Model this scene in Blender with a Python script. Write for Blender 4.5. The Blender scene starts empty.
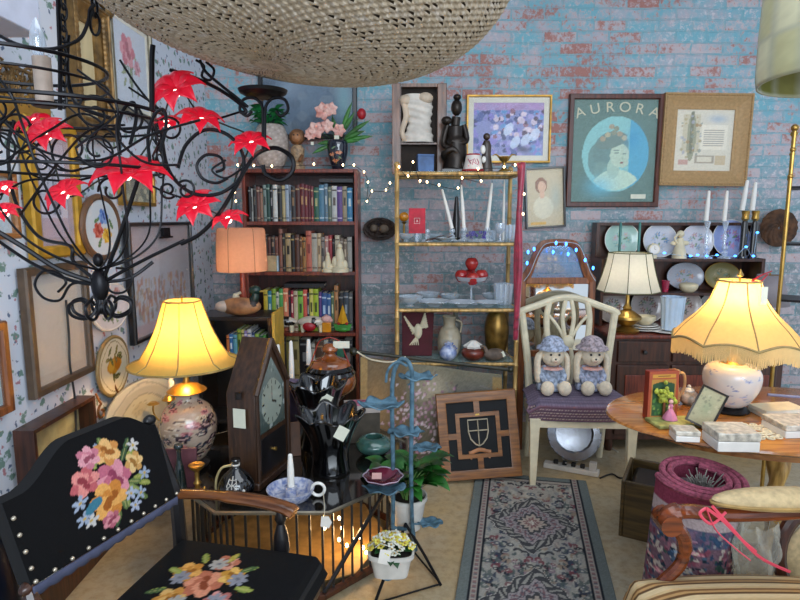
import bpy, bmesh, math, random
import numpy as np
from mathutils import Vector, Matrix, Euler
sc = bpy.context.scene
COL = sc.collection
PI = math.pi
rnd = random.Random(7)
sin, cos = math.sin, math.cos

# ------------------------------------------------------------------ camera, world, light
CAM_H, FPX = 1.45, 578.0
PITCH = math.radians(8.0)
cd = bpy.data.cameras.new('camera'); cam = bpy.data.objects.new('camera', cd); COL.objects.link(cam)
cam.location = (0, 0, CAM_H); cam.rotation_euler = (PI/2 - PITCH, 0, 0)
cd.sensor_width = 36; cd.lens = 36*FPX/800; cd.clip_start = 0.05
sc.camera = cam
sc.view_settings.view_transform = 'Standard'; sc.view_settings.look = 'None'
sc.view_settings.gamma = 1; sc.view_settings.use_curve_mapping = False
sc.view_settings.exposure = 0.15
w = bpy.data.worlds.new('world'); sc.world = w; w.use_nodes = True
w.node_tree.nodes['Background'].inputs[0].default_value = (0.72, 0.84, 1.0, 1)
w.node_tree.nodes['Background'].inputs[1].default_value = 0.9

def area(name, loc, target, sx, sy, power, color):
    l = bpy.data.lights.new(name, 'AREA'); l.shape = 'RECTANGLE'; l.size = sx; l.size_y = sy
    l.energy = power; l.color = color
    o = bpy.data.objects.new(name, l); COL.objects.link(o); o.location = loc
    o.rotation_euler = (Vector(target)-Vector(loc)).to_track_quat('-Z', 'Y').to_euler()
    return o
area('shop_window_daylight', (1.2, -2.2, 2.2), (0.3, 4, 1.2), 3.0, 1.8, 130, (0.80, 0.90, 1.0))
area('overhead_daylight', (0.6, 1.6, 2.95), (0.6, 2.2, 0), 2.6, 2.2, 42, (0.86, 0.93, 1.0))  # area light added under the closed ceiling for cool ambient daylight

# ------------------------------------------------------------------ camera geometry helpers
_c, _s = cos(PITCH), sin(PITCH)
def ray(px, py):
    a, b = (px-400)/FPX, (300-py)/FPX
    return Vector((a, _c + b*_s, -_s + b*_c))
def P(px, py, Y): d = ray(px, py); return Vector((0, 0, CAM_H)) + d*(Y/d.y)
def PZ(px, py, z): d = ray(px, py); return Vector((0, 0, CAM_H)) + d*((z-CAM_H)/d.z)
def PX(px, py, X): d = ray(px, py); return Vector((0, 0, CAM_H)) + d*(X/d.x)
def zp(py, Y): return P(400, py, Y).z
def xp(px, Y, z): return (px-400)/FPX*(Y*_c + (CAM_H-z)*_s)
def mpp(Y, z=1.0): return (Y*_c + (CAM_H-z)*_s)/FPX

# ------------------------------------------------------------------ materials
def lin(h):
    if isinstance(h, str):
        h = h.lstrip('#'); c = [int(h[i:i+2], 16)/255 for i in (0, 2, 4)]
    else: c = h
    return tuple(((x/12.92) if x <= 0.04045 else ((x+0.055)/1.055)**2.4) for x in c)
MATS = {}
def newmat(name):
    m = bpy.data.materials.new(name); m.use_nodes = True
    return m, m.node_tree, m.node_tree.nodes['Principled BSDF']
def mix_rgb(nt, fac, a, b):
    n = nt.nodes.new('ShaderNodeMix'); n.data_type = 'RGBA'
    for i, v in ((0, fac), (6, a), (7, b)):
        if hasattr(v, 'links') or hasattr(v, 'is_linked'): nt.links.new(v, n.inputs[i])
        elif i == 0: n.inputs[0].default_value = v
        else: n.inputs[i].default_value = (*v, 1)
    return n.outputs[2]
def noise(nt, scale, detail=4, vec=None, rough=.5):
    n = nt.nodes.new('ShaderNodeTexNoise'); n.inputs['Scale'].default_value = scale
    n.inputs['Detail'].default_value = detail; n.inputs['Roughness'].default_value = rough
    if vec is not None: nt.links.new(vec, n.inputs['Vector'])
    return n.outputs['Fac']
def ramp(nt, fac, a, b):
    n = nt.nodes.new('ShaderNodeMapRange'); n.inputs[1].default_value = a; n.inputs[2].default_value = b
    nt.links.new(fac, n.inputs[0]); return n.outputs[0]
def objco(nt, scale=(1, 1, 1)):
    t = nt.nodes.new('ShaderNodeTexCoord'); mp = nt.nodes.new('ShaderNodeMapping')
    mp.inputs['Scale'].default_value = scale; nt.links.new(t.outputs['Object'], mp.inputs[0])
    return mp.outputs[0]
def bump(nt, p, h, strength, dist=.01):
    n = nt.nodes.new('ShaderNodeBump'); n.inputs['Strength'].default_value = strength
    n.inputs['Distance'].default_value = dist; nt.links.new(h, n.inputs['Height'])
    nt.links.new(n.outputs[0], p.inputs['Normal'])
def mat(name, col='888888', rough=.55, metal=0, var=.18, scale=18, bmp=0, col2=None, stretch=(1, 1, 1), coat=0, sheen=0):
    if name in MATS: return MATS[name]
    m, nt, p = newmat(name)
    c = lin(col); p.inputs['Roughness'].default_value = rough; p.inputs['Metallic'].default_value = metal
    if coat: p.inputs['Coat Weight'].default_value = coat; p.inputs['Coat Roughness'].default_value = .08
    if sheen: p.inputs['Sheen Weight'].default_value = sheen
    v = objco(nt, stretch); f = noise(nt, scale, 5, v)
    c2 = lin(col2) if col2 else tuple(x*(1-var*2) for x in c)
    nt.links.new(mix_rgb(nt, ramp(nt, f, .35, .65), c2, tuple(min(1, x*(1+var*.5)) for x in c)), p.inputs['Base Color'])
    if bmp: bump(nt, p, f, bmp)
    MATS[name] = m; return m
def wood(name, col, col2, rough=.38, axis=2, scale=9, coat=.2):
    st = [7, 7, 7]; st[axis] = .7
    return mat(name, col, rough, 0, col2=col2, scale=scale, stretch=tuple(st), coat=coat, bmp=.05)
def emit(name, col, s):
    if name in MATS: return MATS[name]
    m, nt, p = newmat(name); p.inputs['Base Color'].default_value = (*lin(col), 1)
    p.inputs['Emission Color'].default_value = (*lin(col), 1); p.inputs['Emission Strength'].default_value = s
    MATS[name] = m; return m
def glass(name, col='eef6f8', alpha=.25, rough=.05, edge=.6):
    """thin clear glass: mostly see-through with a bright sheen"""
    if name in MATS: return MATS[name]
    m = bpy.data.materials.new(name); m.use_nodes = True; nt = m.node_tree; nt.nodes.clear()
    o = nt.nodes.new('ShaderNodeOutputMaterial'); t = nt.nodes.new('ShaderNodeBsdfTransparent')
    t.inputs[0].default_value = (*lin(col), 1)
    g = nt.nodes.new('ShaderNodeBsdfPrincipled'); g.inputs['Base Color'].default_value = (*lin(col), 1)
    g.inputs['Roughness'].default_value = rough; g.inputs['Metallic'].default_value = .35
    fr = nt.nodes.new('ShaderNodeLayerWeight'); fr.inputs[0].default_value = .45
    mr = nt.nodes.new('ShaderNodeMapRange'); mr.inputs[3].default_value = alpha; mr.inputs[4].default_value = min(1, alpha+edge)
    nt.links.new(fr.outputs['Facing'], mr.inputs[0])
    mx = nt.nodes.new('ShaderNodeMixShader'); nt.links.new(mr.outputs[0], mx.inputs[0])
    nt.links.new(t.outputs[0], mx.inputs[1]); nt.links.new(g.outputs[0], mx.inputs[2]); nt.links.new(mx.outputs[0], o.inputs[0])
    MATS[name] = m; return m
def shade_mat(name, col, trans=.6, rough=.8):
    """lamp shade cloth: part diffuse, part translucent"""
    if name in MATS: return MATS[name]
    m = bpy.data.materials.new(name); m.use_nodes = True; nt = m.node_tree; nt.nodes.clear()
    o = nt.nodes.new('ShaderNodeOutputMaterial'); d = nt.nodes.new('ShaderNodeBsdfDiffuse'); t = nt.nodes.new('ShaderNodeBsdfTranslucent')
    f = noise(nt, 60, 3, objco(nt)); c = mix_rgb(nt, f, tuple(x*.85 for x in lin(col)), lin(col))
    nt.links.new(c, d.inputs[0]); nt.links.new(c, t.inputs[0])
    mx = nt.nodes.new('ShaderNodeMixShader'); mx.inputs[0].default_value = trans
    nt.links.new(d.outputs[0], mx.inputs[1]); nt.links.new(t.outputs[0], mx.inputs[2]); nt.links.new(mx.outputs[0], o.inputs[0])
    MATS[name] = m; return m
def painted(name='painted', rough=.6, coat=0, bmp=0, bscale=200, spec=.5):
    if name in MATS: return MATS[name]
    m, nt, p = newmat(name); a = nt.nodes.new('ShaderNodeAttribute'); a.attribute_name = 'Col'
    nt.links.new(a.outputs['Color'], p.inputs['Base Color']); p.inputs['Roughness'].default_value = rough
    p.inputs['Coat Weight'].default_value = coat; p.inputs['Specular IOR Level'].default_value = spec
    if bmp: bump(nt, p, noise(nt, bscale, 3, objco(nt)), bmp, .004)
    MATS[name] = m; return m

# ------------------------------------------------------------------ object bookkeeping
def tag(o, label=None, cat=None, group=None, kind=None):
    if label: o['label'] = label
    if cat: o['category'] = cat
    if group: o['group'] = group
    if kind: o['kind'] = kind
    return o
def thing(name, label, cat, loc=(0, 0, 0), rz=0, group=None, rx=0, ry=0):
    o = bpy.data.objects.new(name, None); COL.objects.link(o); o.empty_display_size = .05
    o.location = loc; o.rotation_euler = (rx, ry, rz); return tag(o, label, cat, group)
def kids(o): return [c for c in bpy.data.objects if c.parent == o]
def copy_tree(o, parent=None):
    c = o.copy(); COL.objects.link(c); c.parent = parent
    for ch in kids(o): copy_tree(ch, c)
    return c

class B:
    def __init__(s): s.bm = bmesh.new(); s.m = 0; s.T = Matrix.Identity(4)
    def _face(s, vs):
        try: f = s.bm.faces.new(vs); f.material_index = s.m; return f
        except ValueError: return None
    def v(s, co): return s.bm.verts.new(s.T @ Vector(co))
    def box(s, c, d, R=None):
        c = Vector(c); h = [x/2 for x in d]; vs = []
        for i in range(8):
            p = Vector(((1 if i & 1 else -1)*h[0], (1 if i & 2 else -1)*h[1], (1 if i & 4 else -1)*h[2]))
            if R is not None: p = R @ p
            vs.append(s.v(c+p))
        for f in ((0, 2, 3, 1), (4, 5, 7, 6), (0, 1, 5, 4), (2, 6, 7, 3), (0, 4, 6, 2), (1, 3, 7, 5)): s._face([vs[i] for i in f])
        return s
    def bb(s, x0, x1, y0, y1, z0, z1): return s.box(((x0+x1)/2, (y0+y1)/2, (z0+z1)/2), (abs(x1-x0), abs(y1-y0), abs(z1-z0)))
    def rings(s, rs, closed_u=True, caps=(True, True), loop=False):
        V = [[s.v(p) for p in r] for r in rs]; n = len(V[0]); k = len(V)
        for i in range(k if loop else k-1):
            a, b = V[i], V[(i+1) % k]
            for j in range(n if closed_u else n-1): s._face([a[j], a[(j+1) % n], b[(j+1) % n], b[j]])
        if not loop and closed_u:
            if caps[0]: s._face(V[0][::-1])
            if caps[1]: s._face(V[-1])
        return s
    def lathe(s, prof, seg=24, c=(0, 0, 0), R=None, sx=1, sy=1, wob=None, caps=(True, True)):
        c = Vector(c); rs = []
        for r, z in prof:
            r = max(r, 1e-4); row = []
            for k in range(seg):
                a = 2*PI*k/seg; rr = r*(wob(a, z) if wob else 1)
                p = Vector((rr*cos(a)*sx, rr*sin(a)*sy, z))
                row.append(c + (R @ p if R is not None else p))
            rs.append(row)
        return s.rings(rs, caps=caps)
    def tube(s, pts, r, seg=8, closed=False, flat=1):
        pts = [Vector(p) for p in pts]; n = len(pts)
        rad = r if isinstance(r, (list, tuple)) else [r]*n
        if len(rad) != n: rad = [rad[0] + (rad[-1]-rad[0])*i/(n-1) for i in range(n)]
        rs = []; up = None
        for i, p in enumerate(pts):
            if closed: t = pts[(i+1) % n]-pts[i-1]
            else: t = pts[min(i+1, n-1)]-pts[max(i-1, 0)]
            if t.length < 1e-9: t = Vector((0, 0, 1))
            t.normalize()
            if up is None: up = Vector((0, 0, 1)) if abs(t.z) < .9 else Vector((0, 1, 0))
            up = (up - t*up.dot(t))
            if up.length < 1e-6: up = t.orthogonal()
            up.normalize(); sd = t.cross(up)
            rs.append([p + (up*cos(2*PI*k/seg)*flat + sd*sin(2*PI*k/seg))*rad[i] for k in range(seg)])
        return s.rings(rs, loop=closed)
    def ball(s, c, r, sc3=(1, 1, 1), seg=16, R=None, wob=None):
        n = max(6, seg//2); prof = [(r*sin(PI*i/n), -r*cos(PI*i/n)) for i in range(n+1)]
        c = Vector(c); rs = []
        for q, z in prof:
            q = max(q, 1e-4); row = []
            for k in range(seg):
                a = 2*PI*k/seg; p = Vector((q*cos(a)*sc3[0], q*sin(a)*sc3[1], z*sc3[2]))
                if wob: p *= wob(p)
                row.append(c + (R @ p if R is not None else p))
            rs.append(row)
        return s.rings(rs)
    def prism(s, poly, y0, y1):
        """outline in XZ, extruded along Y"""
        a = [s.v((x, y0, z)) for x, z in poly]; b = [s.v((x, y1, z)) for x, z in poly]; n = len(poly)
        s._face(a); s._face(b[::-1])
        for i in range(n): s._face([a[i], b[i], b[(i+1) % n], a[(i+1) % n]])
        return s
    def plate(s, poly, z0, z1):
        """outline in XY, extruded along Z"""
        a = [s.v((x, y, z0)) for x, y in poly]; b = [s.v((x, y, z1)) for x, y in poly]; n = len(poly)
        s._face(a[::-1]); s._face(b)
        for i in range(n): s._face([a[i], a[(i+1) % n], b[(i+1) % n], b[i]])
        return s
    def sheet(s, f, nu, nv, th=0):
        g = [[Vector(f(i/nu, j/nv)) for i in range(nu+1)] for j in range(nv+1)]
        V = [[s.v(p) for p in r] for r in g]
        for j in range(nv):
            for i in range(nu): s._face([V[j][i], V[j][i+1], V[j+1][i+1], V[j+1][i]])
        return s
    def ring(s, w, h, prof):
        """mitred picture moulding around a w x h opening; prof = (outward, y)"""
        rs = []
        for o, y in prof: rs.append([(-w/2-o, y, -h/2-o), (w/2+o, y, -h/2-o), (w/2+o, y, h/2+o), (-w/2-o, y, h/2+o)])
        return s.rings(rs, loop=True)
    def build(s, name, mats, parent=None, loc=(0, 0, 0), rz=0, rot=None, bev=0, smooth=35, solid=0, sub=0):
        bmesh.ops.remove_doubles(s.bm, verts=s.bm.verts, dist=1e-6)
        bmesh.ops.recalc_face_normals(s.bm, faces=s.bm.faces)
        me = bpy.data.meshes.new(name); s.bm.to_mesh(me); s.bm.free()
        for m in (mats if isinstance(mats, (list, tuple)) else [mats]): me.materials.append(m)
        if smooth and len(me.polygons):
            me.polygons.foreach_set('use_smooth', [True]*len(me.polygons)); me.set_sharp_from_angle(angle=math.radians(smooth))
        o = bpy.data.objects.new(name, me); COL.objects.link(o); o.parent = parent
        o.location = loc; o.rotation_euler = rot if rot else (0, 0, rz)
        if solid: md = o.modifiers.new('solid', 'SOLIDIFY'); md.thickness = solid; md.offset = 0
        if bev: md = o.modifiers.new('bevel', 'BEVEL'); md.width = bev; md.segments = 2; md.limit_method = 'ANGLE'; md.angle_limit = .6
        if sub: md = o.modifiers.new('sub', 'SUBSURF'); md.levels = sub; md.render_levels = sub
        return o
def struct(b, name, m, **k): return tag(b.build(name, m, **k), kind='structure')

def arc(c, r, a0, a1, n=12, plane='xz', ry=None):
    ry = r if ry is None else ry; out = []
    for i in range(n+1):
        a = math.radians(a0+(a1-a0)*i/n); u, v = r*cos(a), ry*sin(a)
        out.append(Vector(c)+(Vector((u, 0, v)) if plane == 'xz' else Vector((u, v, 0)) if plane == 'xy' else Vector((0, u, v))))
    return out
def spline(pts, n=8):
    pts = [Vector(p) for p in pts]; out = []
    for i in range(len(pts)-1):
        p0, p1, p2, p3 = pts[max(i-1, 0)], pts[i], pts[i+1], pts[min(i+2, len(pts)-1)]
        for k in range(n):
            t = k/n; out.append(.5*((2*p1)+(p2-p0)*t+(2*p0-5*p1+4*p2-p3)*t*t+(3*p1-p0-3*p2+p3)*t**3))
    out.append(pts[-1]); return out
def spiral(c, r0, r1, a0, a1, n=24):
    return [Vector(c)+Vector((cos(math.radians(a0+(a1-a0)*i/n)), 0, sin(math.radians(a0+(a1-a0)*i/n))))*(r0+(r1-r0)*i/n) for i in range(n+1)]

# ------------------------------------------------------------------ canvases for prints, plates, needlework
class Canvas:
    """small colour field in 0..1 x 0..1 (v up); it becomes the colour attribute of a mesh grid"""
    def __init__(s, nx, ny, base, asp=1.0, seed=1):
        s.nx, s.ny, s.asp = nx, ny, asp
        s.U, s.V = np.meshgrid(np.linspace(0, 1, nx+1), np.linspace(0, 1, ny+1))
        s.C = np.zeros((ny+1, nx+1, 3)); s.C[:] = lin(base); s.r = np.random.RandomState(seed)
    def grad(s, c0, c1):
        a, b = np.array(lin(c0)), np.array(lin(c1)); s.C = a*(1-s.V[..., None])+b*s.V[..., None]; return s
    def put(s, m, col, a=1.0):
        m = (m.astype(float)*a)[..., None]; s.C = s.C*(1-m)+np.array(lin(col))*m; return s
    def ell(s, cx, cy, rx, ry, col, rot=0, a=1.0):
        dx, dy = (s.U-cx), (s.V-cy)/s.asp if s.asp else (s.V-cy)
        ca, sa = cos(rot), sin(rot); x = dx*ca+dy*sa; y = -dx*sa+dy*ca
        return s.put((x/rx)**2+(y/ry)**2 < 1, col, a)
    def soft(s, cx, cy, rx, ry, col, a=1.0):
        d = ((s.U-cx)/rx)**2+((s.V-cy)/ry)**2; m = np.exp(-d*1.5)[..., None]*a
        s.C = s.C*(1-m)+np.array(lin(col))*m; return s
    def rect(s, x0, x1, y0, y1, col, a=1.0): return s.put((s.U >= x0) & (s.U <= x1) & (s.V >= y0) & (s.V <= y1), col, a)
    def line(s, x0, y0, x1, y1, w, col, a=1.0):
        dx, dy = x1-x0, y1-y0; L = dx*dx+dy*dy+1e-9
        t = np.clip(((s.U-x0)*dx+(s.V-y0)*dy)/L, 0, 1)
        return s.put((s.U-x0-t*dx)**2+((s.V-y0-t*dy)/1)**2 < w*w, col, a)
    def rose(s, cx, cy, r, cols, petals=6, rot=0):
        for k in range(petals):
            a = rot+2*PI*k/petals; s.ell(cx+cos(a)*r*.6, cy+sin(a)*r*.6*s.asp, r*.52, r*.42, cols[k % 2], a)
        for k in range(petals-1):
            a = rot+.4+2*PI*k/(petals-1); s.ell(cx+cos(a)*r*.28, cy+sin(a)*r*.28*s.asp, r*.34, r*.24, cols[(k+1) % len(cols)], a)
        return s.ell(cx, cy, r*.2, r*.2, cols[-1])
    def daisy(s, cx, cy, r, col, mid='e0b040', petals=5, rot=0):
        for k in range(petals):
            a = rot+2*PI*k/petals; s.ell(cx+cos(a)*r*.6, cy+sin(a)*r*.6*s.asp, r*.45, r*.26, col, a)
        return s.ell(cx, cy, r*.22, r*.22, mid)
    def leaf(s, cx, cy, r, col, rot): return s.ell(cx, cy, r, r*.36, col, rot).ell(cx, cy, r*.8, r*.07, 'b8b070', rot, .6)
    def speck(s, n, cols, r0, r1, box=(0, 1, 0, 1), a=1.0, squash=1):
        for _ in range(n):
            r = s.r.uniform(r0, r1)
            s.ell(s.r.uniform(box[0], box[1]), s.r.uniform(box[2], box[3]), r, r*squash, cols[s.r.randint(len(cols))], s.r.uniform(0, PI), a)
        return s
    def grain(s, amp): s.C = np.clip(s.C*(1+s.r.uniform(-amp, amp, s.C.shape[:2])[..., None]), 0, 1); return s
    def mesh(s, name, f, m=None, parent=None, loc=(0, 0, 0), rot=(0, 0, 0), mask=None, solid=0, smooth=True):
        nx, ny = s.nx, s.ny
        vs = [tuple(f(i/nx, j/ny)) for j in range(ny+1) for i in range(nx+1)]
        fs = [(j*(nx+1)+i, j*(nx+1)+i+1, (j+1)*(nx+1)+i+1, (j+1)*(nx+1)+i) for j in range(ny) for i in range(nx)
              if mask is None or mask((i+.5)/nx, (j+.5)/ny)]
        me = bpy.data.meshes.new(name); me.from_pydata(vs, [], fs); me.materials.append(m or painted())
        at = me.color_attributes.new('Col', 'FLOAT_COLOR', 'POINT')
        c4 = np.ones((s.C.shape[0]*s.C.shape[1], 4), dtype=np.float32); c4[:, :3] = s.C.reshape(-1, 3)
        at.data.foreach_set('color', c4.ravel())
        if smooth: me.polygons.foreach_set('use_smooth', [True]*len(me.polygons))
        o = bpy.data.objects.new(name, me); COL.objects.link(o); o.parent = parent; o.location = loc; o.rotation_euler = rot
        if solid: md = o.modifiers.new('solid', 'SOLIDIFY'); md.thickness = solid; md.offset = -1
        return o
    def flat(s, name, w, h, y=0, **k): return s.mesh(name, lambda u, v: ((u-.5)*w, y, (v-.5)*h), **k)

ORD = ['first', 'second', 'third', 'fourth', 'fifth', 'sixth', 'seventh', 'eighth', 'ninth', 'tenth', 'eleventh', 'twelfth', 'thirteenth',
       'fourteenth', 'fifteenth', 'sixteenth', 'seventeenth', 'eighteenth', 'nineteenth', 'twentieth', 'twenty-first', 'twenty-second',
       'twenty-third', 'twenty-fourth', 'twenty-fifth', 'twenty-sixth', 'twenty-seventh', 'twenty-eighth', 'twenty-ninth', 'thirtieth']

# common materials
M = dict(
 dark_wood=wood('dark_wood', '4a2616', '2a140c'), red_wood=wood('red_wood', '7e3420', '4e1c12'), mid_wood=wood('mid_wood', '8a4e26', '5c3016'),
 oak=wood('oak', 'a8703a', '7c4c22', axis=0), table_wood=wood('table_wood', 'b87838', '8e5424', rough=.25, axis=0, coat=.5), pale_wood=wood('pale_wood', 'c8a058', '9a7436'),
 iron=mat('wrought_iron', '16161a', .38, .6, .1), black=mat('black_paint', '141214', .35, 0, .1, coat=.3), black_glass=mat('black_glass', '060607', .06, 0, .05, coat=1),
 brass=mat('brass', 'b08c48', .3, .85, .12), gold=mat('gold_leaf', 'b88c3c', .42, .6, .2, bmp=.2), silver=mat('silver', 'b8bcc4', .22, .95, .08),
 white=mat('white_glaze', 'e6e2da', .25, 0, .04, coat=.4), cream=mat('cream_paint', 'dcd2b4', .5, 0, .08), wax=mat('candle_wax', 'ece8e0', .5, 0, .03),
 paper=mat('paper', 'e2dccb', .8, 0, .06), tagp=mat('price_tag_paper', 'dcdcc8', .8, 0, .05), leaf=mat('leaf_green', '3c7a30', .45, 0, .3), darkleaf=mat('dark_leaf', '1e5024', .4, 0, .3),
 red=mat('red_paint', 'a81c28', .4, 0, .1), crystal=glass('crystal', 'eef4fa', .34, .03, .5), pane=glass('picture_glass', 'ffffff', .012, .12, .15),
 cable=mat('black_cable', '181818', .5, 0, .05), string=mat('cotton_string', 'd8ccb0', .9, 0, .1), mirror=mat('mirror_silver', 'e4e4e0', .03, 1, .01),
 bamboo=mat('gilded_bamboo', 'c8a264', .38, .25, .25, scale=8, stretch=(6, 6, .8)), verdigris=mat('blue_verdigris', '56788a', .65, 0, .22, scale=25, col2='2e4854'),
 bulb=emit('warm_bulb', 'ffd9a0', 14), bluebulb=emit('blue_bulb', '3c8cff', 6), pink=mat('dusty_pink', 'd8a8a0', .7, 0, .1))
# ------------------------------------------------------------------ the setting
WX, WY, CZ = -1.30, 4.0, 3.05
def brick_mat():
    m, nt, p = newmat('painted_brick'); L = nt.links
    t = nt.nodes.new('ShaderNodeTexCoord'); s = nt.nodes.new('ShaderNodeSeparateXYZ'); L.new(t.outputs['Object'], s.inputs[0])
    c = nt.nodes.new('ShaderNodeCombineXYZ'); L.new(s.outputs[0], c.inputs[0]); L.new(s.outputs[2], c.inputs[1])
    wob = noise(nt, 3, 3, t.outputs['Object'])
    add = nt.nodes.new('ShaderNodeVectorMath'); add.operation = 'MULTIPLY_ADD'; L.new(wob, add.inputs[0]); add.inputs[1].default_value = (.045, .03, 0); L.new(c.outputs[0], add.inputs[2])
    b = nt.nodes.new('ShaderNodeTexBrick'); L.new(add.outputs[0], b.inputs['Vector'])
    for k, v in (('Scale', 1), ('Mortar Size', .007), ('Mortar Smooth', .4), ('Brick Width', .215), ('Row Height', .0725)): b.inputs[k].default_value = v
    b.inputs['Color1'].default_value = (0, 0, 0, 1); b.inputs['Color2'].default_value = (1, 1, 1, 1); b.inputs['Mortar'].default_value = (.3, .3, .3, 1)
    n1 = noise(nt, 2.2, 6, t.outputs['Object'], .6); n2 = noise(nt, 30, 8, t.outputs['Object'], .78); n3 = noise(nt, 7, 5, t.outputs['Object'], .65)
    # upper wall turquoise, lower wall greyer
    hg = ramp(nt, s.outputs[2], 1.2, 2.1)
    teal = mix_rgb(nt, hg, lin('76898c'), lin('72aab8'))
    pale = mix_rgb(nt, ramp(nt, n3, .44, .66), teal, lin('b4a8b0'))
    bp = nt.nodes.new('ShaderNodeMath'); bp.operation = 'MULTIPLY_ADD'; L.new(b.outputs['Color'], bp.inputs[0]); bp.inputs[1].default_value = .35; L.new(n2, bp.inputs[2])
    pale = mix_rgb(nt, ramp(nt, bp.outputs[0], .62, .80), pale, lin('bcafb2'))
    pale = mix_rgb(nt, ramp(nt, n2, .52, .62), pale, lin('d4ced0'))
    ma = nt.nodes.new('ShaderNodeMath'); ma.operation = 'MULTIPLY_ADD'; L.new(b.outputs['Color'], ma.inputs[0]); ma.inputs[1].default_value = .20
    n2b = nt.nodes.new('ShaderNodeMath'); n2b.operation = 'MULTIPLY'; L.new(n2, n2b.inputs[0]); n2b.inputs[1].default_value = 1.5; L.new(n2b.outputs[0], ma.inputs[2])
    mb = nt.nodes.new('ShaderNodeMath'); mb.operation = 'MULTIPLY_ADD'; L.new(n1, mb.inputs[0]); mb.inputs[1].default_value = .8; L.new(ma.outputs[0], mb.inputs[2])
    lo = nt.nodes.new('ShaderNodeMath'); lo.operation = 'MULTIPLY_ADD'; L.new(hg, lo.inputs[0]); lo.inputs[1].default_value = .09; L.new(mb.outputs[0], lo.inputs[2])
    expo = ramp(nt, lo.outputs[0], 1.34, 1.50)
    red = mix_rgb(nt, n2, lin('84423a'), lin('b88a80'))
    col = mix_rgb(nt, expo, pale, red)
    br = nt.nodes.new('ShaderNodeMath'); br.operation = 'MULTIPLY'; L.new(b.outputs['Fac'], br.inputs[0]); br.inputs[1].default_value = .4
    col = mix_rgb(nt, br.outputs[0], col, lin('7ca6b0'))
    L.new(col, p.inputs['Base Color']); p.inputs['Roughness'].default_value = .75
    h = nt.nodes.new('ShaderNodeMath'); h.operation = 'MULTIPLY_ADD'; L.new(b.outputs['Fac'], h.inputs[0]); h.inputs[1].default_value = -1.2; L.new(n2, h.inputs[2])
    bump(nt, p, h.outputs[0], .6, .01); return m
def wallpaper_mat():
    m, nt, p = newmat('floral_wallpaper'); L = nt.links
    t = nt.nodes.new('ShaderNodeTexCoord'); s = nt.nodes.new('ShaderNodeSeparateXYZ'); L.new(t.outputs['Object'], s.inputs[0])
    c = nt.nodes.new('ShaderNodeCombineXYZ'); L.new(s.outputs[1], c.inputs[0]); L.new(s.outputs[2], c.inputs[1])
    base = lin('cdd3de'); col = None
    def spots(scale, r0, r1, colr, prev, off, nz=38):
        mp = nt.nodes.new('ShaderNodeMapping'); mp.inputs['Location'].default_value = (off, off*.7, 0); L.new(c.outputs[0], mp.inputs[0])
        v = nt.nodes.new('ShaderNodeTexVoronoi'); v.voronoi_dimensions = '2D'; v.inputs['Scale'].default_value = scale; v.inputs['Randomness'].default_value = .75; L.new(mp.outputs[0], v.inputs['Vector'])
        n = noise(nt, nz, 3, mp.outputs[0]); q = nt.nodes.new('ShaderNodeMath'); q.operation = 'MULTIPLY_ADD'; L.new(n, q.inputs[0]); q.inputs[1].default_value = .9; L.new(v.outputs['Distance'], q.inputs[2])
        f = ramp(nt, q.outputs[0], r1, r0)
        return mix_rgb(nt, f, prev, lin(colr))
    col = spots(11, .56, .64, '6e8a80', base, 0, 44)
    col = spots(10, .48, .54, 'b07c84', col, .31, 50)
    col = spots(14, .48, .54, '5a6a86', col, 1.7, 60)
    L.new(col, p.inputs['Base Color']); p.inputs['Roughness'].default_value = .8; return m
def floor_mat():
    m, nt, p = newmat('worn_floor'); L = nt.links; v = objco(nt)
    n1 = noise(nt, 1.6, 5, v, .6); n2 = noise(nt, 26, 6, v, .7)
    c = mix_rgb(nt, ramp(nt, n1, .35, .65), lin('b49a6c'), lin('a8a08c')); c = mix_rgb(nt, ramp(nt, n2, .45, .75), c, lin('8c7a5a'))
    L.new(c, p.inputs['Base Color']); p.inputs['Roughness'].default_value = .42; bump(nt, p, n2, .08); return m
struct(B().bb(WX-.1, 3.2, WY, WY+.12, 0, CZ), 'wall_back', brick_mat())
struct(B().bb(WX-.12, WX, -1.0, WY, 0, CZ), 'wall_left', wallpaper_mat())
struct(B().bb(WX-.12, 3.2, -1.0, WY, -.08, 0), 'floor', floor_mat())
struct(B().bb(WX-.12, 3.2, -1.0, WY+.12, CZ, CZ+.08), 'ceiling', mat('ceiling_white', 'c8ccd6', .8, 0, .05))
struct(B().bb(WX, WX+.015, .2, WY, 0, .12), 'baseboard_left', M['dark_wood'], bev=.003)
struct(B().bb(WX, WX+.30, -.6, 1.70, 1.95, 2.45), 'trim_1', mat('soffit_white', 'b9bccb', .7, 0, .05), bev=.004)
struct(B().bb(WX, WX+.10, 1.701, 1.80, 1.86, CZ), 'trim_2', mat('post_grey', '6c7078', .7, 0, .1), bev=.004)

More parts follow.
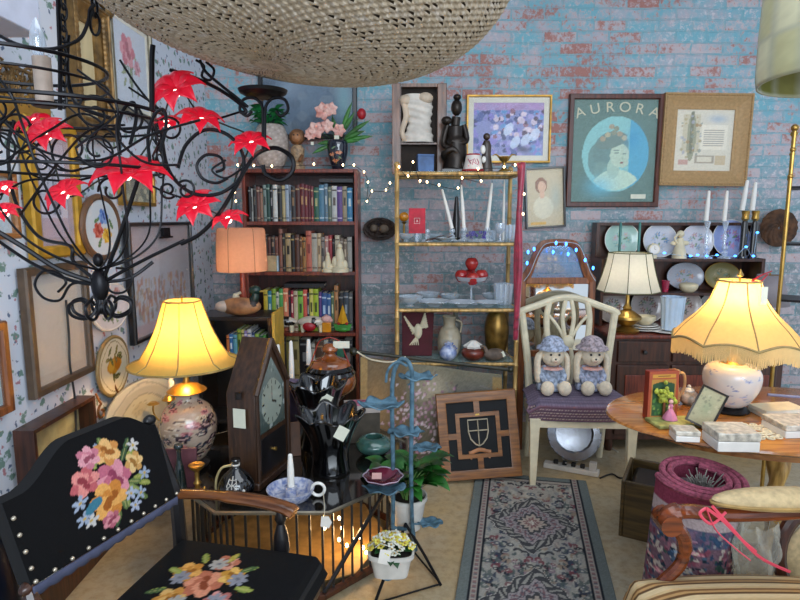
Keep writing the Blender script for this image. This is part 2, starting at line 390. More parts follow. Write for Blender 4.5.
# ------------------------------------------------------------------ picture frames
def picture(name, label, cat, w, h, border, prof, fm, canvas, loc, rz=0, roll=0, tilt=0, mat_w=0, mat_m=None, glassy=True, group=None, liner=None):
    """w x h = outer size; canvas fills the opening less the mat board"""
    t = thing(name, label, cat, loc, rz, group, rx=tilt)
    t.rotation_euler = (Matrix.Rotation(rz, 3, 'Z') @ Matrix.Rotation(tilt, 3, 'X') @ Matrix.Rotation(roll, 3, 'Y')).to_euler()
    iw, ih = w-2*border, h-2*border
    b = B(); b.ring(iw, ih, [(o*border, y) for o, y in prof]); b.build('frame', fm, t, smooth=20)
    if liner: B().ring(iw-.012, ih-.012, [(0, -.004), (.006, -.008), (.006, .002), (0, .002)]).build('gilt_liner', liner, t)
    B().bb(-iw/2-.004, iw/2+.004, .004, .010, -ih/2-.004, ih/2+.004).build('backing_board', M['paper'], t)
    if mat_w:
        B().ring(iw-2*mat_w, ih-2*mat_w, [(0, -.0015), (mat_w, -.0015), (mat_w, .004), (0, .004)]).build('mat_board', mat_m or M['paper'], t)
    o = canvas.flat('print', iw-2*mat_w, ih-2*mat_w, .001, parent=t)
    if glassy: B().bb(-iw/2, iw/2, -.006, -.004, -ih/2, ih/2).build('glass', M['pane'], t)
    return t
FLAT = [(0, .0), (0, -.012), (.15, -.02), (.85, -.02), (1, -.012), (1, .012), (0, .012)]
OGEE = [(0, 0), (0, -.008), (.12, -.012), (.2, -.010), (.3, -.014), (.55, -.022), (.75, -.036), (.82, -.036), (.88, -.042), (1, -.040), (1, .012), (0, .012)]
def on_left(px0, px1, py0, py1, off=.02):
    """placement on the left wall of something spanning these pixels"""
    X = WX+off; pm, ym = (px0+px1)/2, (py0+py1)/2
    a, b = PX(px0, ym, X), PX(px1, ym, X); c, d = PX(pm, py0, X), PX(pm, py1, X)
    return ((X, (a.y+b.y)/2, (c.z+d.z)/2), abs(b.y-a.y), abs(c.z-d.z))
def on_back(px0, px1, py0, py1, Y=WY-.02):
    a, b = P(px0, py0, Y), P(px1, py1, Y); c = P((px0+px1)/2, (py0+py1)/2, Y)
    return (c.x, Y, (a.z+b.z)/2), abs(b.x-a.x), abs(a.z-b.z)

def text_mesh(body, size, m, parent, loc, name='lettering', depth=.001, font_scale=1.0, rz=0, tilt=0):
    cu = bpy.data.curves.new('lettering', 'FONT'); cu.body = body; cu.size = size; cu.align_x = 'CENTER'; cu.align_y = 'CENTER'; cu.extrude = depth
    tmp = bpy.data.objects.new('tmp', cu); COL.objects.link(tmp); dg = bpy.context.evaluated_depsgraph_get()
    me = bpy.data.meshes.new_from_object(tmp.evaluated_get(dg)); bpy.data.objects.remove(tmp)
    me.materials.clear(); me.materials.append(m)
    o = bpy.data.objects.new(name, me); COL.objects.link(o); o.parent = parent; o.location = loc; o.scale = (font_scale, 1, 1)
    o.rotation_euler = (Matrix.Rotation(tilt, 3, 'Y') @ Matrix.Rotation(PI/2, 3, 'X')).to_euler(); return o

# --- theatre poster
loc, w, h = on_back(570, 658, 94, 207)
c = Canvas(90, 120, '5f7e76', w/h, 3)
c.grain(.18); c.ell(.52, .47, .40, .40*w/h*1.0, '5fb6c4'); 
c.put(((c.U-.52)/.40)**2+((c.V-.47)/.37)**2 < 1, '8cc4c2'); c.put((((c.U-.52)/.40)**2+((c.V-.47)/.37)**2 < 1) & (c.U > .68), '3f9fc4', .8)
inside = ((c.U-.52)/.385)**2+((c.V-.47)/.355)**2 < 1
def pin(cx, cy, rx_, ry_, col, a=1.0, rot=0):
    x, y = c.U-cx, c.V-cy; X = x*cos(rot)+y*sin(rot); Y = -x*sin(rot)+y*cos(rot); c.put(inside & ((X/rx_)**2+(Y/ry_)**2 < 1), col, a)
pin(.46, .52, .22, .17, '6c8a86', .9, .3); pin(.30, .42, .11, .16, '6f8f8a', .9); pin(.36, .30, .10, .10, '7c9c94', .8)     # hair
pin(.54, .12, .30, .20, 'bcd4c0'); pin(.50, .33, .075, .10, 'a8c4b4')                                     # shoulders, neck
pin(.57, .46, .115, .115, 'b8ccb8', 1, -.25); pin(.61, .39, .07, .05, 'b4c8b4')                            # face turned down to the right
pin(.47, .60, .19, .07, '748c84', 1, .25)
for k_, (x_, y_) in enumerate(((.36, .62), (.42, .66), (.49, .68), (.56, .67), (.62, .63), (.52, .72), (.46, .74))): pin(x_, y_, .035, .025, ['a89c84', 'b8b090', '8c9480'][k_ % 3])
pin(.63, .475, .025, .006, '54706c'); pin(.53, .485, .03, .006, '54706c'); pin(.60, .385, .022, .008, '8c5c5c'); pin(.61, .43, .012, .02, 'a0b8a4'); pin(.53, .51, .04, .004, '6c807c')
c.soft(.35, .15, .2, .12, '63c0dc', .6); c.soft(.72, .62, .1, .12, '3a96c0', .6); c.grain(.12)
t = picture('framed_poster', 'dark brown framed teal poster headed AURORA with an oval portrait', 'picture', w, h, .035, FLAT, wood('poster_frame', '5c2c1c', '3a180e'), c, loc)
cream = mat('poster_lettering', 'ccc8ac', .7, 0, .05)
for ch, a in zip('AURORA', (-.40, -.24, -.08, .08, .24, .40)):
    text_mesh(ch, .092, cream, t, (a*.62+.01, -.001, h/2-.085-a*a*.22), 'letter', tilt=a*.9, font_scale=1.1)
text_mesh('· · · · · · · · · ·', .03, cream, t, (0, -.001, -h/2+.06), 'lettering')
B().bb(w*.2, w*.36, -.008, -.007, -h*.425, -h*.385).build('price_sticker', M['tagp'], t)

# --- ornate gilt certificate
loc, w, h = on_back(663.5, 744, 94, 186)
c = Canvas(70, 84, 'd8d0bc', w/h, 5); c.rect(.45, .9, .35, .75, 'e4dcc8'); c.rect(.12, .42, .3, .92, 'c8bea2'); c.ell(.28, .55, .08, .4, '9a9a80'); c.line(.28, .3, .28, .95, .025, '7c7c64')
for k in range(8): c.line(.5, .42+k*.035, .84, .42+k*.035, .004, '8c8478')
c.speck(40, ['a8885c', '8a9488', 'b0a078', 'a8a8b0'], .01, .03, (.08, .45, .2, .92), .8); c.soft(.72, .85, .2, .08, '9cb0c0', .8); c.rect(.36, .7, .12, .26, 'a89c88'); c.rect(.4, .66, .15, .23, 'd8cfb8')
c.rect(.08, .25, .1, .18, 'b4645c', .6); c.rect(.72, .9, .1, .25, 'b89860', .6); c.grain(.08)
t = picture('framed_certificate', 'ornate gilt framed illuminated certificate beside the teal poster', 'picture', w, h, .10, OGEE, mat('aged_gilt', 'b08e60', .6, .1, .08, scale=60, bmp=.2), c, loc, roll=.012)
b = B()
for sgn in (-1, 1):
    n = 34
    for k in range(n): b.ball((-w/2+.01+(w-.02)*k/(n-1), -.042, sgn*(h/2-.012)), .0065, seg=6)
    for k in range(n): b.ball((sgn*(w/2-.012), -.042, -h/2+.01+(h-.02)*k/(n-1)), .0065, seg=6)
b.build('beading', MATS['aged_gilt'], t)

# --- impressionist print
loc, w, h = on_back(467, 550, 95, 163)
c = Canvas(80, 60, '7f86b8', w/h, 9); c.speck(190, ['4c5c98', '8078c0', '343c70', '9c98cc', '5c90c4'], .02, .05)
c.rect(0, 1, .86, 1, 'b48cb4', .7); c.speck(44, ['c8b8c8', '8a5c70', 'd8c8d4', '4c3450'], .015, .045, (.3, 1, .35, .85))
for q in ((.75, .3), (.6, .25), (.88, .4), (.5, .5)): c.ell(q[0], q[1], .1, .06, 'c8d4e8', 1.1, .8)
c.soft(.72, .12, .12, .08, '2a2c4c', .9); c.grain(.15)
t = picture('framed_print', 'gold framed lavender print of a crowded garden party above the bamboo shelf', 'picture', w, h, .014, FLAT, M['gold'], c, loc, mat_w=.035, mat_m=mat('cream_mat', 'd8d4c4', .8, 0, .04))
# --- small portrait
loc, w, h = on_back(526, 564, 167, 228)
c = Canvas(40, 60, 'c8b898', w/h, 4); c.rect(0, 1, 0, 1, 'c4b48e', .5); c.ell(.4, .72, .17, .13*1.6, '8a5c3c'); c.ell(.42, .69, .11, .16, 'd8b090'); c.ell(.45, .33, .28, .30, 'd4ccb0'); c.ell(.42, .55, .07, .1, 'd8b090')
c.soft(.8, .5, .2, .3, 'a8b4a8', .7); c.rect(.1, .5, .03, .07, 'd8a840'); c.grain(.1)
picture('framed_portrait', 'black framed pastel portrait of a young woman hung askew', 'picture', w, h, .014, FLAT, M['black'], c, loc, roll=-.06)
# --- dark picture behind the bookcase top
loc, w, h = on_back(258, 358, 62, 139)
c = Canvas(60, 44, '566b80', w/h, 12); c.speck(60, ['4a5c70', '62788c', '70808c'], .05, .12, a=.6); c.soft(.3, .7, .2, .2, '8ea0b0', .6); c.soft(.9, .5, .1, .4, '6fa0a8', .7); c.grain(.08)
picture('framed_landscape', 'black framed dusky blue picture above the tall bookcase', 'picture', w, h, .03, FLAT, M['black'], c, loc)

# ------------------------------------------------------------------ left wall
def floral(nx, ny, asp, base, seed, big, boxx=(.25, .75, .25, .85)):
    c = Canvas(nx, ny, base, asp, seed)
    for k in range(6): c.line(.5, .12, c.r.uniform(.25, .75), c.r.uniform(.4, .8), .012, '6c7a54')
    for k in range(10): c.leaf(c.r.uniform(*boxx[:2]), c.r.uniform(.15, .7), .07, ['5c7448', '7c8c5c'][k % 2], c.r.uniform(0, PI))
    for k, col in enumerate(big): c.rose(c.r.uniform(*boxx[:2]), c.r.uniform(boxx[2]+.1, boxx[3]), .10, col, rot=k)
    return c.grain(.05)
W90 = PI/2
loc, w, h = on_left(109, 150, 18, 114)
c = floral(36, 60, w/h, 'c4ccd8', 2, [('c07888', 'd498a0', 'a04c60')]); c.rose(.42, .68, .2, ('c0586c', 'd48a94', 'a03c50'))
picture('framed_botanical', 'silver framed pink flower print, topmost on the left wall', 'picture', w, h, .025, FLAT, mat('antique_silver', '8c8470', .4, .5, .2), c, loc, W90, mat_w=.02)
loc, w, h = on_left(26, 77, 122, 258)
c = Canvas(50, 90, 'c0bccc', w/h, 6); c.rect(0, 1, 0, .2, 'b08890', .6); c.rect(0, 1, .85, 1, 'b08890', .5)
for k in range(14): c.line(c.r.uniform(.25, .75), .25, c.r.uniform(.3, .7), c.r.uniform(.4, .8), .012, ['4c5468', '6c7484', '8c6c70'][k % 3])
picture('framed_ink_print', 'bright yellow gold framed grey ink print on the left wall', 'picture', w, h, .045, FLAT, mat('yellow_gilt', 'c8982c', .4, .3, .15), c.grain(.1), loc, W90, mat_w=.03, mat_m=mat('mauve_mat', 'a8929c', .8, 0, .05))
loc, w, h = on_left(25, 88, 264, 388)
c = Canvas(40, 50, 'b8aa98', w/h, 8).grad('b8a894', 'a8a4a0'); c.rect(.1, .9, .1, .9, 'c8bca8', .5).grain(.05)
picture('framed_watercolour', 'brown framed pale picture with reflecting glass on the left wall', 'picture', w, h, .03, FLAT, mat('taupe_frame', '5c4a3a', .45, .1, .15), c, loc, W90)
loc, w, h = on_left(-40, 7, 325, 424)
picture('framed_silhouette', 'brown framed picture cut off by the left edge of the photo', 'picture', w, h, .03, FLAT, M['mid_wood'], Canvas(30, 30, '9ab0b4', 1, 2).grain(.1), loc, W90)
loc, w, h = on_left(-30, 14, 170, 240)
picture('framed_card', 'thin framed pale card at the left edge above the brown frame', 'picture', w, h, .02, FLAT, M['oak'], Canvas(20, 20, 'b8c4cc', 1, 2).grain(.1), loc, W90)
loc, w, h = on_left(120, 152, 172, 206)
c = Canvas(40, 40, '8a8468', w/h, 22); c.speck(30, ['5c6450', '7c7460', 'b0a888'], .04, .1).grain(.1)
picture('framed_miniature', 'gold framed small landscape behind the iron chandelier', 'picture', w, h, .02, FLAT, M['gold'], c, loc, W90)
# large filigree gilt mirrors high on the left
loc, w, h = on_left(66, 104, 4, 136)
t = picture('framed_mirror', 'tall ornate gilt framed mirror hanging behind the chandelier chain', 'mirror', w, h, .08, OGEE, mat('brown_gilt', '8a6a3c', .45, .4, .3, bmp=.5), Canvas(8, 8, 'c4b48c', 1, 2).grain(.1), loc, W90, glassy=False)
b = B()
for k in range(22):
    for sx in (-1, 1): b.ball((sx*(w/2-.035), -.03, -h/2+.04+(h-.08)*k/21), .02, (.9, .6, 1), seg=8)
for k in range(-3, 4): b.ball((k*.055, -.03, h/2+.02+.05*cos(k*.5)), .035, (1, .5, 1), seg=8)
b.build('carved_leaves', MATS['brown_gilt'], t)
loc, w, h = on_left(-40, 42, 62, 126)
t = thing('gilt_wall_bracket', 'pierced gold filigree panel with pointed crown edge at upper left', 'ornament', loc, W90)
b = B()
for k in range(9):
    x = -w/2+w*k/8; b.prism([(x-w/16, -h*.05), (x, h*.10), (x+w/16, -h*.05), (x+w/16, -h*.5), (x-w/16, -h*.5)], -.012, .0)
b.build('crown_panel', mat('crown_gold', 'b88a38', .45, .4, .2, bmp=.3), t)
b = B(); rr = random.Random(3)
for k in range(46):
    x, z = rr.uniform(-w/2, w/2), rr.uniform(h*.08, h*.48); b.tube(arc((x, -.01, z), rr.uniform(.02, .05), rr.uniform(0, 180), rr.uniform(200, 400), 8), .0045, 5)
b.bb(-w/2, w/2, -.015, 0, h*.46, h*.5); b.build('filigree', MATS['brown_gilt'], t)

# black clip-hung floral print
loc, w, h = on_left(128, 191, 222, 333, .03)
c = Canvas(60, 80, 'b4b4bc', w/h, 14); c.rect(0, 1, .72, 1, 'b09a9c', .7); c.rect(.45, .95, .3, .85, 'a4a4ac', .8)
for k in range(13):
    for q in range(12): c.ell(.1+k*.065+c.r.normal(0, .012), .12+c.r.uniform(0, .38), .014, .03, ['a86c54', 'b88468', '8c5c50', 'b4906c', '90847c'][(k+q) % 5], c.r.uniform(-.4, .4), .85)
c.rect(0, 1, .0, .1, 'b89ca0', .8); c.grain(.08)
t = picture('framed_scroll', 'black framed flower print with a metal clip, left of the peach lamp', 'picture', w, h, .02, FLAT, M['black'], c, loc, W90)
B().bb(-.035, .05, -.03, -.012, h/2-.075, h/2-.03).bb(-.06, .09, -.028, -.014, h/2-.085, h/2-.075).build('clip', M['iron'], t)
# corner string lights on this wall run later

# oval and round plaques
def disc_picture(name, label, loc, rw, rh, rim_m, canvas, rz, rim=.014, dish=.0, tilt=0, cat='plaque'):
    t = thing(name, label, cat, loc, rz); t.rotation_euler = (Matrix.Rotation(rz, 3, 'Z') @ Matrix.Rotation(tilt, 3, 'X')).to_euler()
    pts = [(rw*cos(2*PI*k/40), 0, rh*sin(2*PI*k/40)) for k in range(40)]
    B().tube(pts, rim, 8, closed=True).build('rim', rim_m, t)
    def f(u, v):
        a, b_ = (u-.5)*2, (v-.5)*2
        x = a*math.sqrt(max(0, 1-b_*b_/2)); z = b_*math.sqrt(max(0, 1-a*a/2)); rr = x*x+z*z
        return (x*rw, -.006+dish*(1-min(1, rr*1.6)), z*rh)
    canvas.mesh('face', f, painted('glazed_paint', .2, .5), t, solid=.006); return t
loc, w, h = on_left(82, 118, 197, 258, .045)
c = Canvas(44, 44, 'd4dce0', 1, 31)
c.rose(.55, .68, .13, ('5c84c8', '88a8dc', '3c5ca8')).rose(.38, .45, .13, ('c04838', 'd87060', 'a03028')).rose(.62, .36, .13, ('dca828', 'ecc850', 'b88018')).leaf(.4, .25, .1, '4c7c4c', 1).leaf(.75, .55, .1, '4c7c4c', 2).leaf(.35, .62, .08, '4c7c4c', .4)
disc_picture('oval_plaque', 'oval plaque with blue, red and yellow flowers on the left wall', loc, w/2, h/2, mat('plaque_wood', '6c4c34', .5, 0, .1), c.grain(.03), W90)
loc, w, h = on_left(97, 128, 337, 396, .03)
c = Canvas(44, 44, 'd8ccac', 1, 32).ell(.5, .5, .45, .45, '6c5c38').ell(.5, .5, .43, .43, 'd8ccac').soft(.5, .5, .5, .5, 'e0d8bc', .7); c.ell(.5, .52, .24, .14, 'd0902c', .1).ell(.4, .53, .1, .1, 'e0a83c').ell(.6, .53, .1, .11, 'c87820')
for a in range(7): c.leaf(.5+.2*cos(a), .68+.1*sin(a*2), .09, ['5c5c2c', '7c6c30'][a % 2], a)
for a in range(5): c.leaf(.45+.06*a*.7, .3+.03*(a % 2), .08, '5c5428', 1.8+a*.4)
disc_picture('fruit_plaque', 'wooden rimmed round plaque painted with orange fruit', loc, w/2, h/2, mat('pale_rim_wood', '8c7448', .5, 0, .15), c, W90, .009)
loc, w, h = on_left(92, 128, 284, 330, .025)
disc_picture('china_plate', 'white floral wall plate hanging behind the chandelier finial', loc, w/2, h/2, M['white'], floral(30, 30, 1, 'd4d0d0', 5, [('b08888', 'c8a0a0', '8c6c6c')]), W90, .008, .012)
# pair of small wall hooks
for k, (px, py) in enumerate(((97, 412), (115, 401))):
    q = PX(px, py, WX+.03); t = thing('wall_hook', ('nearer' if k == 0 else 'farther')+' of two curled bronze hooks below the fruit plaque', 'hook', q, W90, 'curled wall hooks')
    bz = mat('bronze', '7c5024', .4, .6, .2)
    B().tube(spiral((0, -.02, 0), .035, .008, 90, 450, 22), .005, 6).build('scroll', bz, t); B().tube([(0, 0, .08), (0, -.012, .05), (0, -.02, .035)], .005, 6).build('stem', bz, t)
# leaning oval platter
loc, w, h = on_left(121, 168, 380, 452, .14)
c = Canvas(48, 48, 'a4a49c', 1, 33); c.ell(.5, .5, .47, .47, '8c8c88').ell(.5, .5, .44, .44, 'a8a69c'); c.ell(.5, .5, .3, .3, '8c8a80').ell(.5, .5, .28, .28, 'b4ae98').ell(.45, .6, .1, .08, 'a8a088', .3).speck(12, ['94907c'], .01, .02, (.35, .6, .5, .7))
disc_picture('pewter_platter', 'large oval pewter platter leaning against the left wall', loc, w/2, h/2, mat('pewter', '8c8c8c', .3, .7, .1), c, W90-.35, .006, .02, tilt=-.12, cat='platter')
# brown shadow box low on the wall
a0 = PX(25, 455, WX+.1); 
loc, w, h = on_left(27, 88, 418, 472, .05)
t = thing('shadow_box', 'open brown shadow box hung above the embroidered armchair', 'box', loc, W90)
b = B(); b.ring(w, h*1.1, [(0, .035), (0, -.035), (.014, -.035), (.014, .035)]); b.build('frame', M['dark_wood'], t)
B().bb(-w/2, w/2, -.0+.028, .036, -h*.55, h*.55).build('back_panel', mat('faded_linen', '9a9470', .8, 0, .15), t)
B().tube([(-w*.2, -.0, -h*.5), (-w*.2, -.0, -h*.3)], [.02, .012], 8).ball((-w*.2, -.0, -h*.26), .018, seg=10).build('figurine', M['white'], t)
# ------------------------------------------------------------------ tall bookcase and its books
def shelf_unit(name, label, cat, x0, x1, y0, y1, z0, z1, shelves, m, th=.018, back=True, back_m=None, group=None):
    t = thing(name, label, cat, ((x0+x1)/2, (y0+y1)/2, z0), 0, group); W, D, H = x1-x0, y1-y0, z1-z0
    for s in (-1, 1): B().bb(s*(W/2-th) if s < 0 else W/2-th, s*W/2, -D/2, D/2, 0, H).build('side_panel', m, t, bev=.002)
    B().bb(-W/2+th+.001, W/2-th-.001, -D/2, D/2, H-th, H).build('top_panel', m, t, bev=.002)
    for z in shelves: B().bb(-W/2+th+.001, W/2-th-.001, -D/2+.006, D/2-.01, z-z0-th, z-z0).build('shelf', m, t, bev=.001)
    if back: B().bb(-W/2+th+.001, W/2-th-.001, D/2-.008, D/2, .05, H-th-.001).build('back_panel', back_m or m, t)
    return t
BY = 3.66
bx0, bx1 = xp(243, BY, 1.4), xp(358, BY, 1.4)
bs = [zp(333, BY), zp(272, BY), zp(221.5, BY)]
shelf_unit('bookcase', 'tall red-brown wooden bookcase against the brick wall', 'bookcase', bx0, bx1, BY, 3.94, 0, zp(169, BY), [.08, .40]+bs, M['red_wood'], .022, back_m=wood('bookcase_back', '4a2018', '2c120c'))

BKM = {}
def bookmat(c):
    if c not in BKM: BKM[c] = mat('book_'+c, c, .5, 0, .08, 40)
    return BKM[c]
CN = {'14': 'black', }
def add_book(x, y, z, th, hh, dp, col, band, label, group, lean=0, flat=False, rz=0, cn=None, bands=2):
    """upright book, spine to the viewer; x is its left side"""
    t = thing('book', label, 'book', (x+th/2, y, z), rz, group)
    b = B(); g = .0022
    n = 6; prof = [(-th/2+th*k/n, -.004*sin(PI*k/n)) for k in range(n+1)]
    outer = [(px_, py_) for px_, py_ in prof]+[(th/2, dp), (th/2-g, dp), (th/2-g, .004), (-th/2+g, .004), (-th/2+g, dp), (-th/2, dp)]
    b.plate(outer, 0, hh); b.m = 1
    if th > .012:
        for k, zz in enumerate(((.08, .11), (.86, .9), (.45, .68))[:bands+1]):
            if k == 2:
                b.bb(-th*.22, th*.22, -.0056, -.003, hh*zz[0], hh*zz[1])
            else: b.bb(-th*.42, th*.42, -.0050, -.002, hh*zz[0], hh*zz[1])
    else: b.bb(-th*.2, th*.2, -.0052, -.003, hh*.3, hh*.75)
    b.build('cover', [bookmat(col), bookmat(band)], t, smooth=0)
    B().bb(-th/2+g+.0005, th/2-g-.0005, .006, dp-.004, .003, hh-.003).build('pages', M['paper'], t, smooth=0)
    if lean: t.rotation_euler = (0, lean, rz)
    return t
def book_row(px0, px1, Y, z, specs, where, group, h_px=35, dp=.17, seed=1, jitter=.1, order='from the left'):
    r = random.Random(seed); x = xp(px0, Y, z+.1); xe = xp(px1, Y, z+.1); tot = sum(s[2] for s in specs); k_ = (xe-x)/tot
    for i, (cn, (c, bnd), wd, hf) in enumerate(specs):
        th = wd*k_-.0012; hh = h_px*mpp(Y, z)*hf
        add_book(x, Y+r.uniform(0, .012), z+.0005, th, hh, dp, c, bnd, '%s book, %s %s %s' % (cn, ORD[i], order, where), group, bands=r.choice((1, 2)))
        x += wd*k_
row1 = [('black', ('1c1c20', '8c8c88'), 3, .95), ('pale grey', ('a8a8a0', '2c2c2c'), 2, .9), ('black', ('201c1c', '605850'), 4, 1), ('dull brown', ('6c4840', 'b89c80'), 4, .95), ('tan', ('94705c', '40302c'), 3, .9), ('grey green', ('7c8c84', '303838'), 4, 1),
 ('dark green', ('20443c', '90a090'), 4, 1.02), ('black', ('18181c', '909090'), 3, .95), ('white lettered', ('c8c8c0', '202020'), 5, 1), ('black', ('141416', '706850'), 5, .9), ('cream', ('b8a87c', '3c3020'), 4, .98), ('pale blue grey', ('9ca8b4', '404858'), 4, 1), ('silver', ('8c94a0', '20242c'), 2, 1),
 ('charcoal', ('2c2828', '8c6c4c'), 5, .95), ('dark red brown', ('4c2420', 'a88c6c'), 5, 1), ('maroon', ('5c1c24', 'a87c50'), 5, 1.03), ('burgundy', ('6c2830', 'b08c60'), 4, 1), ('wine red', ('58202c', '9c7854'), 3, .98), ('dusky red', ('7c3c40', 'c0a080'), 3, .96), ('forest green', ('1c5444', 'a0a070'), 6, .93),
 ('sky blue', ('4c7890', 'c0d0d8'), 6, 1), ('slate blue', ('5c7484', 'b0b8b8'), 4, 1.03), ('sage', ('5c685c', 'b0a888'), 4, .95), ('white', ('b8b8b4', '584c44'), 6, .97), ('violet', ('58407c', 'c8b8d0'), 6, .95), ('speckled beige', ('948870', '403830'), 5, .96), ('azure', ('3478a0', 'b8d0d8'), 6, .92)]
book_row(248.5, 352.5, BY+.03, bs[2], row1, 'on the top shelf of the bookcase', 'books on the top shelf', 36, seed=1)
tb = thing('book', 'thin black book lying flat over the right end of the top shelf row', 'book', (xp(336, BY+.05, 1.66), BY+.10, bs[2]+.243), .05)
B().bb(-.105, .105, -.07, .07, 0, .004).bb(-.105, .105, -.07, .07, .018, .022).bb(-.105, .105, -.072, -.068, 0, .022).build('cover', bookmat('1c1c20'), tb); B().bb(-.10, .10, -.066, .066, .0045, .0175).build('pages', M['paper'], tb)
row2b = [('tan', ('8c5c4c', '503028'), 4, 1.17), ('black', ('18181a', '8c8060'), 3, 1.05), ('cream and black patterned', ('a89068', '181410'), 6, 1.05), ('black', ('141416', 'a89050'), 4, 1), ('dark brown', ('4c2c20', '98785c'), 5, 1.02), ('walnut brown', ('5c3c28', 'b09068'), 3, .98), ('ochre', ('946c3c', '302418'), 4, .95),
 ('salmon pink', ('b4604c', '7c3028'), 6, 1.12), ('speckled white', ('a8a090', '4c4440'), 6, 1.05), ('cream', ('c4ac88', '705840'), 4, 1.05), ('grey', ('807870', '302c2c'), 4, .95), ('pale rose', ('a87c74', 'd0c0b0'), 4, .98), ('red', ('94343c', 'c8a080'), 4, 1), ('black', ('1c1a1c', '707070'), 3, .9), ('ivory', ('b8ac94', '5c5044'), 5, 1),
 ('taupe', ('6c5c50', 'a89c8c'), 4, .93), ('grey brown', ('786858', 'b8a890'), 4, .9), ('pale grey', ('9c9890', '5c5c58'), 5, .95)]
book_row(279, 352, BY+.03, bs[1], row2b, 'on the second shelf', 'books on the second shelf', 36, seed=2)
# archive box with three small books on it, by the peach lamp
ax0, ax1 = xp(258, BY+.02, 1.2), xp(278, BY+.02, 1.2)
t = thing('book_box', 'beige cloth box standing behind the peach lampshade on the second shelf', 'box', ((ax0+ax1)/2, BY+.10, bs[1]+.001))
B().bb(-(ax1-ax0)/2, (ax1-ax0)/2-.012, -.07, .07, 0, .10).build('box_body', mat('beige_cloth', 'b8a078', .8), t, bev=.002)
B().bb((ax1-ax0)/2-.0115, (ax1-ax0)/2-.001, -.07, .07, 0, .10).build('label_panel', mat('pale_blue_card', 'a4bcc8', .7), t, bev=.001)
book_row(261, 278, BY+.03, bs[1]+.101, [('white', ('b0aca4', '403c38'), 3, 1), ('black', ('1c1818', '808080'), 3, .95), ('brown', ('5c342c', 'a08060'), 3, .9), ('dark', ('2c2424', '907860'), 4, .95), ('rust', ('704034', 'b09070'), 3, .9)], 'standing on the beige cloth box', 'small books on the cloth box', 21, .12, 3)
row3 = [('yellow', ('c8b038', '6c5c20'), 4, .98), ('teal', ('2c7c90', 'c0d8d0'), 4, .95), ('lime green', ('88a838', '384c18'), 4, 1), ('white', ('b8b8a8', '38584c'), 3, .92), ('green', ('4c9850', 'd0d8a0'), 4, 1), ('orange pink', ('cc7454', 'e8c8a0'), 5, 1.02), ('dark', ('282028', 'b04c4c'), 2, .95), ('crimson', ('98283c', 'e0c0b0'), 3, .96),
 ('cream striped', ('c0b090', '7c3c30'), 4, .95), ('apple green', ('7cac3c', '2c4c1c'), 5, .95), ('coral', ('cc5848', 'f0d0b0'), 4, .98), ('navy', ('24304c', 'b0b0b0'), 2, .9), ('pale yellow', ('c8c060', '505020'), 4, 1), ('chartreuse', ('a0b42c', '404c10'), 5, 1), ('purple', ('5c3c78', 'd0b8d8'), 3, .92), ('blue', ('2c5088', 'a8c0d8'), 5, .9), ('denim blue', ('345c90', 'c0c8d0'), 4, .88), ('dull green', ('54684c', 'c8c8a0'), 3, .93), ('tan', ('b07c50', '503820'), 4, 1.08), ('black', ('1c1c20', '787878'), 5, .9), ('dark slate', ('303c48', '90989c'), 5, .92), ('grey', ('5c5c5c', 'b0b0a8'), 4, .9)]
book_row(264, 353, BY+.075, bs[0], row3, 'in the colourful row behind the cow figurines', 'colourful books behind the cow figurines', 42, .15, 4)
tb = thing('book', 'long black volume lying on top of the colourful row', 'book', (xp(305, BY+.1, bs[0]+.28), BY+.15, bs[0]+.285), 0)
B().bb(-.13, .13, -.07, .07, 0, .004).bb(-.13, .13, -.07, .07, .022, .026).bb(-.13, .13, -.073, -.068, 0, .026).build('cover', bookmat('1c1c20'), tb); B().bb(-.125, .125, -.067, .066, .0045, .0215).build('pages', M['paper'], tb)
row4 = [('dark', ('24221f', '605848'), 6, 1), ('grey', ('6c6c68', '303030'), 4, .9), ('black', ('161618', '5c5c5c'), 7, 1.05), ('olive', ('7c7440', '3c3818'), 4, 1.1), ('khaki', ('8c8050', '4c4424'), 5, 1.12), ('black', ('18181c', '6c6c6c'), 8, 1), ('pale', ('a8a498', '504c48'), 3, .9), ('brown', ('4c3424', '907050'), 6, .95), ('white', ('b0b0a8', '4c4c4c'), 3, 1), ('dark blue', ('20304c', '8890a0'), 6, .95), ('green', ('2c6c54', 'a0b8a0'), 5, .9), ('black', ('1a1a1c', '707070'), 6, 1)]
book_row(262, 353, BY+.05, .40, row4, 'on the low shelf behind the steeple clock', 'books on the low bookcase shelf', 40, .16, 5)

# ------------------------------------------------------------------ low black bookcase with the children's books
KY = 3.12; kx0, kx1 = xp(196, KY, .8), xp(272, KY, .8); ktop = zp(317, KY)
shelf_unit('low_bookcase', 'low black bookcase carrying the peach lamp and the duck', 'bookcase', kx0, kx1, KY, KY+.26, 0, ktop, [.06, .33, zp(362, KY)], M['black'], .022)
sh = zp(362, KY)
krow = [('orange', ('c87038', '5c3018'), 4, .8), ('blue', ('2c6498', 'c0d0e0'), 5, .85), ('pale teal', ('5c98a8', '204048'), 5, .83), ('olive green', ('7c9434', '2c3810'), 5, 1), ('pale yellow', ('b8b070', '504c20'), 4, .98), ('lilac', ('8c7ca8', 'd8d0e0'), 4, .95), ('white', ('b8b8b8', '4c5078'), 5, 1), ('navy', ('28385c', 'a0a8b8'), 4, .9), ('lime', ('88ac48', '304010'), 5, .85), ('forest green', ('205c40', 'a8b890'), 5, .8), ('green', ('4c8c3c', 'd0d8b0'), 4, .82)]
book_row(226, 266, KY+.02, sh, krow, 'in the low black bookcase', 'books in the low black bookcase', 32, .16, 6)
